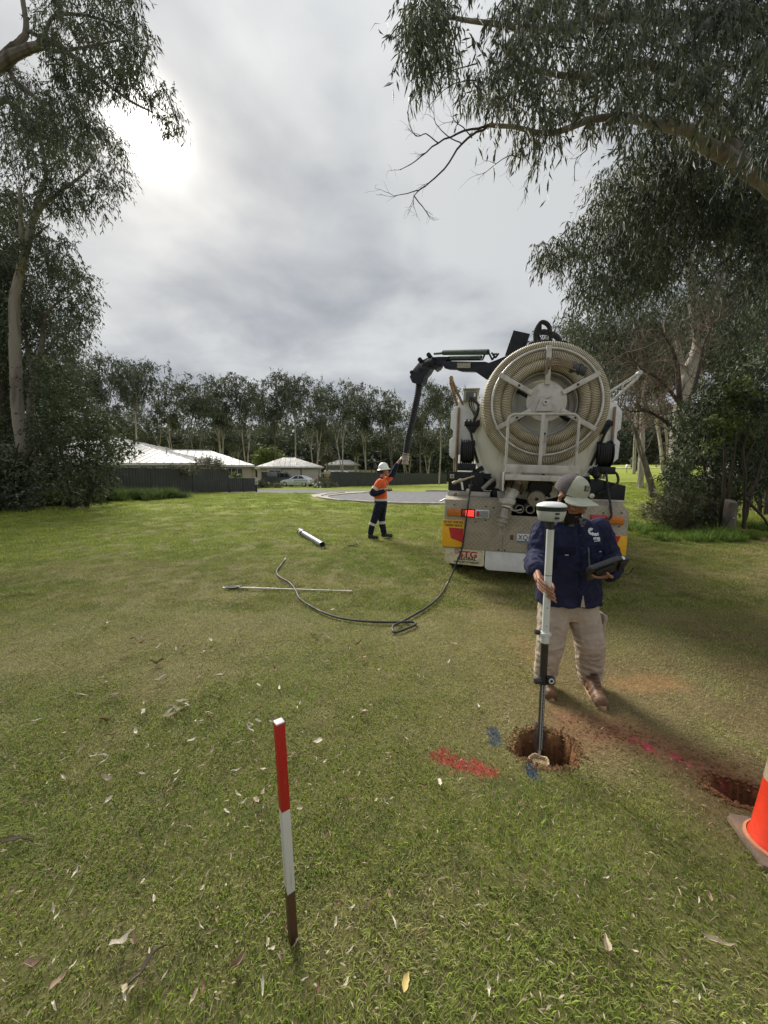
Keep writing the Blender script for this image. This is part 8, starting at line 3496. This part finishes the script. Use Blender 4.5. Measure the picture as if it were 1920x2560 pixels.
def garage():
    z = gzf(-13, 58)
    t = thing('garage', 'beige double garage with two roller doors and a pale hip roof', 'garage', (-13.4, 58, z), rotz=math.radians(12.5))
    mb = MB()
    mb.box((-4.0, 0, -.2), (3.9, 7.5, 2.72))
    mb.build('wall', WALLG, t)
    mb = MB()
    mb.box((-5.45, .9, -.2), (-4.003, 7, 2.25))
    mb.box((-5.55, .75, 2.253), (-4.003, 7.1, 2.40))
    mb.build('side_annex', WALLG, t)
    hip_roof(t, -5.1, 0, 3.9, 7.5, 2.80, (-1.6, 3.75), (-.1, 3.75), 4.35, .35)
    for x0, x1 in ((-1.85, .80), (1.05, 3.55)):
        mb = MB()
        mb.box((x0 - .10, -.05, 0), (x0 - .002, -.003, 2.42))
        mb.box((x1 + .002, -.05, 0), (x1 + .10, -.003, 2.42))
        mb.box((x0 - .10, -.05, 2.422), (x1 + .10, -.003, 2.52))
        fr = mb.build('door_frame', principled('frame_dark', (.16, .14, .125), .7), t)
        d = MB()
        n = 24
        vs, fs = [], []
        for k in range(2 * n + 1):
            zz = 2.42 * k / (2 * n)
            yy = -.010 - (.022 if k % 2 else 0)
            vs += [(x0, yy, zz), (x1, yy, zz)]
        for k in range(2 * n):
            fs.append((2 * k, 2 * k + 1, 2 * k + 3, 2 * k + 2))
        raw_obj('roller_door', vs, fs, DOORG, t, smooth=False)
    window(t, (-3.75, 0, 1.55), 1.72, .72, 2)


garage()


def far_house():
    z = gzf(-10, 92)
    t = thing('house', 'far pale weatherboard house half hidden by trunks beyond the long fence', 'house', (-9.2, 92, z))
    mb = MB()
    mb.box((-4.6, 0, -.2), (7.0, 8, 2.9))
    mb.build('wall', principled('weatherboard', (.50, .47, .38), .8, var=.06), t)
    hip_roof(t, -4.6, 0, 3.0, 8, 4.2, (-2.4, 4), (.6, 4), 5.4, .3)
    mb = MB()
    mb.box((-4.4, .3, 2.9), (2.8, 7.8, 4.15))
    mb.build('upper_wall', principled('weatherboard_upper', (.30, .28, .25), .8), t)
    mb = MB()
    mb.prism([(0, 2.95), (-2.6, 2.55), (-2.6, 2.45), (0, 2.85)], (-4.8, 0, 0), (0, 1, 0), (0, 0, 1), (8.2, 0, 0))
    mb.build('veranda_roof', ROOF, t)
    for x in (-4.6, -1.8, .8, 3.2):
        mb = MB()
        mb.box((x - .06, -2.5, 0), (x + .06, -2.38, 2.48))
        mb.build('veranda_post', TRIMW, t)
    for x in (-3.4, 1.2, 4.6):
        window(t, (x, 0, 1.0), 1.3, 1.3, 2)
    # white shade roof and brown gate beside the garage
    t = thing('shade_shelter', 'low white-roofed shelter right of the garage', 'shelter', (-8.4, 66, gzf(-8.4, 66)))
    for x0, x1 in ((-2.3, .1), (.12, 2.5)):
        mb = MB()
        mb.prism([(x0, 1.95), ((x0 + x1) / 2, 2.35), (x1, 1.95), (x1, 1.78), (x0, 1.78)], (0, 0, 0), (1, 0, 0), (0, 0, 1), (0, 4, 0))
        mb.build('shade_roof', TRIMW, t)
    for x in (-2.2, .1, 2.4):
        mb = MB()
        mb.box((x - .06, .02, 0), (x + .06, .14, 1.78))
        mb.build('post', TRIMW, t)
    mb = MB()
    mb.box((-2.2, 3.8, 0), (2.4, 3.9, 1.7))
    mb.build('back_wall', WALLG, t)
    t = thing('timber_gate', 'low brown timber gate between the garage and the long fence', 'gate', (-7.7, 49.4, gzf(-7.7, 49.4)))
    for k in range(4):
        mb = MB()
        mb.box((-.6, -.02, .22 + .28 * k), (.72, .02, .42 + .28 * k))
        mb.build('board', TIMBER if k > 1 else principled('pale_board', (.45, .40, .34), .8), t, .006)
    for x in (-.66, .78):
        mb = MB()
        mb.box((x - .05, -.06, -.1), (x + .05, .06, 1.45))
        mb.build('post', TIMBER, t, .006)


far_house()


def car_body(side, half_w, tumble, crease):
    """loft a body from side-view stations (x, z_low, z_high) with rounded sections"""
    vs, fs = [], []
    m = 10
    for (x, z0, z1, w0, w1) in side:
        ring = []
        for k in range(m):
            f = k / (m - 1)
            z = z0 + (z1 - z0) * f
            w = w0 * (1 - f) ** 1.0 + w1 * f if False else (w0 + (w1 - w0) * max(0, (f - .45) / .55) ** 1.6) * (1 - .06 * max(0, .25 - f) / .25)
            ring.append((x, -w, z))
        for p in ring:
            vs.append(p)
        for p in reversed(ring):
            vs.append((p[0], -p[1], p[2]))
    n = 2 * m
    for i in range(len(side) - 1):
        a, b = i * n, (i + 1) * n
        fs += [(a + k, b + k, b + (k + 1) % n, a + (k + 1) % n) for k in range(n)]
    fs += [tuple(range(n)), tuple(range((len(side) - 1) * n, len(side) * n))[::-1]]
    return vs, fs


def wheels(parent, xs, w, r):
    for x in xs:
        for sy in (-1, 1):
            mb = MB()
            mb.lathe([(-.10, r * .62), (-.10, r * .92), (-.07, r), (.07, r), (.10, r * .92), (.10, r * .62)], (x, sy * w, r), (0, 1, 0), 26, cap=False)
            wl = mb.build('wheel', TYRE, parent)
            mb = MB()
            mb.lathe([(-.09, r * .62), (-.04, r * .5), (.04, r * .5), (.09, r * .62)], (x, sy * w, r), (0, 1, 0), 20)
            mb.build('rim', SILVER, wl)


def vehicles():
    silver = principled('car_silver', (.78, .80, .82), .25, metal=.1, var=.03, coat=.6)
    dark = principled('ute_grey', (.085, .095, .11), .3, metal=.3, var=.05, coat=.4)
    # sedan: nose towards -X
    p = P(745, 1219, 50.5)
    t = thing('sedan_car', 'silver sedan parked in front of the garage', 'car', (p.x, 50.5, gzf(p.x, 50.5)), rotz=math.radians(-18))
    st = [(-2.28, .38, .60, .60, .55), (-2.18, .28, .72, .78, .70), (-1.7, .24, .86, .88, .78), (-1.0, .22, .95, .90, .80), (-.75, .22, 1.0, .90, .80), (0, .22, 1.0, .90, .82), (1.0, .22, 1.02, .90, .80), (1.6, .24, 1.04, .89, .76), (2.15, .32, 1.0, .82, .68), (2.28, .45, .9, .68, .58)]
    v, f = car_body(st, .9, .1, 0)
    body = raw_obj('body', v, f, silver, t, sharp=50)
    mb = MB()
    cab = [(-.85, .96, .80), (-.10, 1.40, .62), (.55, 1.45, .60), (1.05, 1.36, .60), (1.75, 1.03, .74)]
    vs = []
    for x, z, w in cab:
        vs += [(x, -w, z), (x, w, z)]
    n0 = len(vs)
    base = [(-.85, .95, .84), (-.10, .97, .85), (.55, .97, .85), (1.05, .97, .84), (1.75, .98, .78)]
    for x, z, w in base:
        vs += [(x, -w, z), (x, w, z)]
    fs = []
    for i in range(4):
        a = 2 * i
        fs += [(a, a + 1, a + 3, a + 2), (n0 + a, a, a + 2, n0 + a + 2), (a + 1, n0 + a + 1, n0 + a + 3, a + 3)]
    raw_obj('cabin', vs, fs, silver, t, sharp=40)
    for sy in (-1, 1):
        for poly in ([(-.45, 1.02), (-.05, 1.34), (.45, 1.40), (.45, 1.02)], [(.52, 1.02), (.52, 1.40), (1.0, 1.33), (1.45, 1.06)]):
            g = [(a, sy * (.855 - (b - .97) * .52 + .012), b) for a, b in poly]
            raw_obj('side_window', g, [tuple(range(4))], GLASSD, t, smooth=False)
    ws = [(-.80, -.74, 1.01), (-.80, .74, 1.01), (-.16, .58, 1.395), (-.16, -.58, 1.395)]
    raw_obj('windscreen', [(x - .012, y, z + .012) for x, y, z in ws], [(0, 1, 2, 3)], GLASSD, t, smooth=False)
    for sy in (-1, 1):
        mb = MB()
        mb.ball((-2.12, sy * .60, .68), (.12, .17, .065), 12, 8)
        mb.build('headlight', CLEAR, t)
        mb = MB()
        mb.ball((2.20, sy * .62, .82), (.08, .16, .08), 12, 8)
        mb.build('tail_light', REDLENS, t)
        mb = MB()
        mb.ball((-.55, sy * .98, 1.02), (.09, .10, .06), 10, 6)
        mb.build('mirror', silver, t)
    mb = MB()
    mb.box((-2.32, -.5, .42), (-2.24, .5, .56))
    mb.build('grille', BLACKPL, t, .02)
    wheels(t, (-1.42, 1.38), .80, .32)

    # dark pickup with a canopy, nose towards +X
    p = P(703, 1215, 54.5)
    t = thing('pickup_truck', 'dark pickup with a boxy canopy parked behind the silver sedan', 'pickup', (p.x, 54.5, gzf(p.x, 54.5)), rotz=math.radians(6))
    st = [(-2.55, .55, 1.05, .86, .86), (-2.5, .45, 1.12, .90, .90), (0.0, .42, 1.12, .92, .90), (.9, .42, 1.12, .93, .88), (1.6, .42, 1.14, .93, .86), (2.35, .45, 1.05, .90, .80), (2.6, .55, .95, .78, .70)]
    v, f = car_body(st, .9, .1, 0)
    raw_obj('body', v, f, dark, t, sharp=50)
    mb = MB()
    mb.prism([(-.25, 1.10), (-.15, 1.82), (.75, 1.84), (1.05, 1.74), (1.55, 1.14)], (0, -.72, 0), (1, 0, 0), (0, 0, 1), (0, 1.44, 0))
    mb.build('cabin', dark, t, .05)
    for sy in (-1, 1):
        for poly in ([(-.02, 1.22), (.0, 1.68), (.52, 1.70), (.52, 1.22)], [(.60, 1.22), (.60, 1.70), (.95, 1.64), (1.30, 1.24)]):
            raw_obj('side_window', [(a, sy * .724, b) for a, b in poly], [tuple(range(4))], GLASSD, t, smooth=False)
    raw_obj('windscreen', [(1.50, -.64, 1.22), (1.50, .64, 1.22), (1.10, .62, 1.72), (1.10, -.62, 1.72)], [(0, 1, 2, 3)], GLASSD, t, smooth=False)
    mb = MB()
    mb.box((-2.5, -.92, 1.13), (-.30, .92, 1.98))
    cn = mb.build('canopy', dark, t, .03)
    mb = MB()
    mb.box((-1.75, -.945, 1.32), (-.40, -.923, 1.90))
    mb.build('canopy_door', principled('canopy_panel', (.22, .24, .27), .4, metal=.3), cn, .01)
    mb = MB()
    mb.tube([(1.05, -.80, 1.1), (1.0, -.82, 1.5), (.98, -.82, 1.85), (1.06, -.82, 1.92)], .045, 8)
    mb.build('snorkel', BLACKPL, t)
    mb = MB()
    for x in (.0, .65):
        mb.box((x - .03, -.70, 1.86), (x + .03, .70, 1.95))
    mb.build('roof_bars', BLACKPL, t)['kind'] = 'stuff'
    wheels(t, (-1.55, 1.65), .82, .38)

    # low white rail in front of the sedan
    p = P(752, 1221, 45.5)
    t = thing('rail_seat', 'low grey two-board rail standing in front of the sedan', 'rail', (p.x, 45.5, gzf(p.x, 45.5)))
    for x in (-.74, .74):
        mb = MB()
        mb.box((x - .045, -.05, -.1), (x + .045, .05, .95))
        mb.build('post', principled('rail_grey', (.42, .44, .42), .8), t, .006)
    for z0 in (.52, .76):
        mb = MB()
        mb.box((-.74, -.075, z0), (.74, -.052, z0 + .17))
        mb.build('board', MATS['rail_grey'], t, .005)

    # street lamp
    p = P(929, 1190, 80)
    t = thing('street_lamp', 'twin-headed lamp post beyond the long fence', 'lamp', (p.x, 80, gzf(p.x, 80)))
    mb = MB()
    mb.cyl((0, 0, 0), (0, 0, 4.3), .11, .07, 10)
    mb.build('pole', BLACKPL, t)
    for sx in (-1, 1):
        mb = MB()
        mb.tube([(0, 0, 4.2), (sx * .25, 0, 4.5), (sx * .5, 0, 4.65)], .05, 7)
        arm = mb.build('arm', BLACKPL, t)
        mb = MB()
        mb.ball((sx * .62, 0, 4.62), (.26, .15, .10), 10, 6)
        mb.build('lamp_head', GREYPL, arm)

    # white building and things glimpsed at the right
    p = P(1905, 1200, 38)
    t = thing('white_shed', 'white shed glimpsed through the stems at the right edge', 'shed', (p.x, 38, gzf(p.x, 38)))
    mb = MB()
    mb.box((-1.6, 0, -.2), (4, 3, 2.3))
    mb.build('wall', WHITE, t)
    mb = MB()
    mb.prism([(-1.8, 2.35), (4.2, 2.35), (4.2, 2.5), (1.2, 3.2), (-1.8, 2.5)], (0, -.2, 0), (1, 0, 0), (0, 0, 1), (0, 3.4, 0))
    mb.build('roof', ROOF, t)
    window(t, (-.9, 0, 1.0), 1.2, .9, 2)
    p = P(1566, 1192, 46)
    t = thing('letterbox', 'small white letterbox on a post far off on the rise', 'letterbox', (p.x, 46, gzf(p.x, 46)))
    t.scale = (.6, .6, .75)
    mb = MB()
    mb.box((-.04, -.04, -.1), (.04, .04, .9))
    mb.build('post', TIMBER, t)
    mb = MB()
    mb.prism([(-.2, .9), (.2, .9), (.2, 1.2), (0, 1.35), (-.2, 1.2)], (0, -.25, 0), (1, 0, 0), (0, 0, 1), (0, .5, 0))
    mb.build('box', WHITE, t, .01)


vehicles()


def garden_bushes():
    rng = np.random.default_rng(77)
    specs = [('round grey-leaved bush rising above the fence in front of the house', [(478, 1178), (485, 1150), (505, 1138), (530, 1136), (550, 1150), (562, 1172), (555, 1182), (490, 1184)], 31.5, 33, 60, LEAF_OLIVE, .12, .05, .42),
             ('leafy creeper spilling over the top of the tall fence', [(395, 1182), (420, 1166), (450, 1158), (480, 1164), (500, 1180), (470, 1188), (420, 1186)], 28.6, 29.6, 45, LEAF_OLIVE, .10, .045, .34),
             ('small lime-green bush below the house end window', [(573, 1196), (578, 1184), (592, 1180), (604, 1188), (602, 1198)], 35, 36, 22, LEAF_LIME, .10, .05, .30),
             ('bright green tree between the house and the garage', [(628, 1166), (634, 1130), (655, 1118), (685, 1122), (702, 1138), (690, 1150), (660, 1162)], 66, 69, 90, LEAF_LIME, .28, .13, .9),
             ('green garden bush beside the speed sign', [(645, 1216), (648, 1200), (660, 1198), (668, 1208), (668, 1218)], 44, 45, 26, LEAF_FAR, .12, .06, .35),
             ('low grey lavender-like bush at the garage garden edge', [(661, 1219), (670, 1208), (690, 1206), (706, 1212), (706, 1220)], 43.5, 44.5, 40, LEAF_OLIVE, .12, .03, .32),
             ('rose bush with white flowers right of the sedan', [(782, 1218), (786, 1202), (796, 1194), (812, 1194), (825, 1202), (840, 1208), (838, 1220), (800, 1222)], 44, 45.6, 60, LEAF_FAR, .12, .06, .36),
             ('small round clipped tree far off on the rise', [(1578, 1160), (1580, 1150), (1590, 1146), (1600, 1152), (1600, 1166), (1588, 1174)], 50, 51.2, 40, LEAF_FAR, .16, .08, .42),
             ('grey palm-like shrub behind the right end of the garage', [(800, 1150), (805, 1136), (818, 1128), (832, 1134), (836, 1150)], 70, 72, 26, LEAF_OLIVE, .5, .10, .7)]
    for lab, poly, y0, y1, n, mt, lf, wd, rad in specs:
        c = poly_points(poly, n, y0, y1, rng)
        cx, cy = c[:, 0].mean(), c[:, 1].mean()
        nm = 'small_tree' if 'tree' in lab else ('creeper' if 'creeper' in lab else 'garden_bush')
        t = thing(nm, lab, 'tree' if 'tree' in lab else ('creeper' if 'creeper' in lab else 'bush'), (cx, cy, gzf(cx, cy)))
        loc = np.array(t.location)
        mb = MB()
        hh = max(.3, c[:, 2].mean() - loc[2])
        st = []
        for k in range(4):
            a = rng.random() * 6.28
            q, r = smooth_path([Vector((.05 * math.cos(a), .05 * math.sin(a), -.1)), Vector((.12 * math.cos(a), .12 * math.sin(a), hh * .5)), Vector((.4 * math.cos(a), .4 * math.sin(a), hh))], [.05, .04, .02], 3)
            mb.tube(q, r, 5)
            st += list(zip(q, r))
        mb.build('trunk' if 'tree' in lab else 'stem', BARK_DARK, t)
        tw = MB()
        twigs_to(tw, [s[0] for s in st], [s[1] for s in st], c - loc, rng, .5, 4)
        tw.build('branches', BARK_DARK, t)['kind'] = 'stuff'
        crown('crown', c - loc, rng.uniform(.6, 1.1, len(c)) * rad, 60, lf, wd, mt, t, rng, .2, 6, .5)
        if 'rose' in lab:
            for (px, py) in ((787, 1214), (793, 1217), (799, 1206), (783, 1209), (801, 1218), (790, 1211)):
                q = P(px, py, 43.7) - Vector(t.location)
                mb = MB()
                mb.ball(q, (.10, .10, .08), 8, 6)
                mb.build('flower', WHITEPL, t)


garden_bushes()
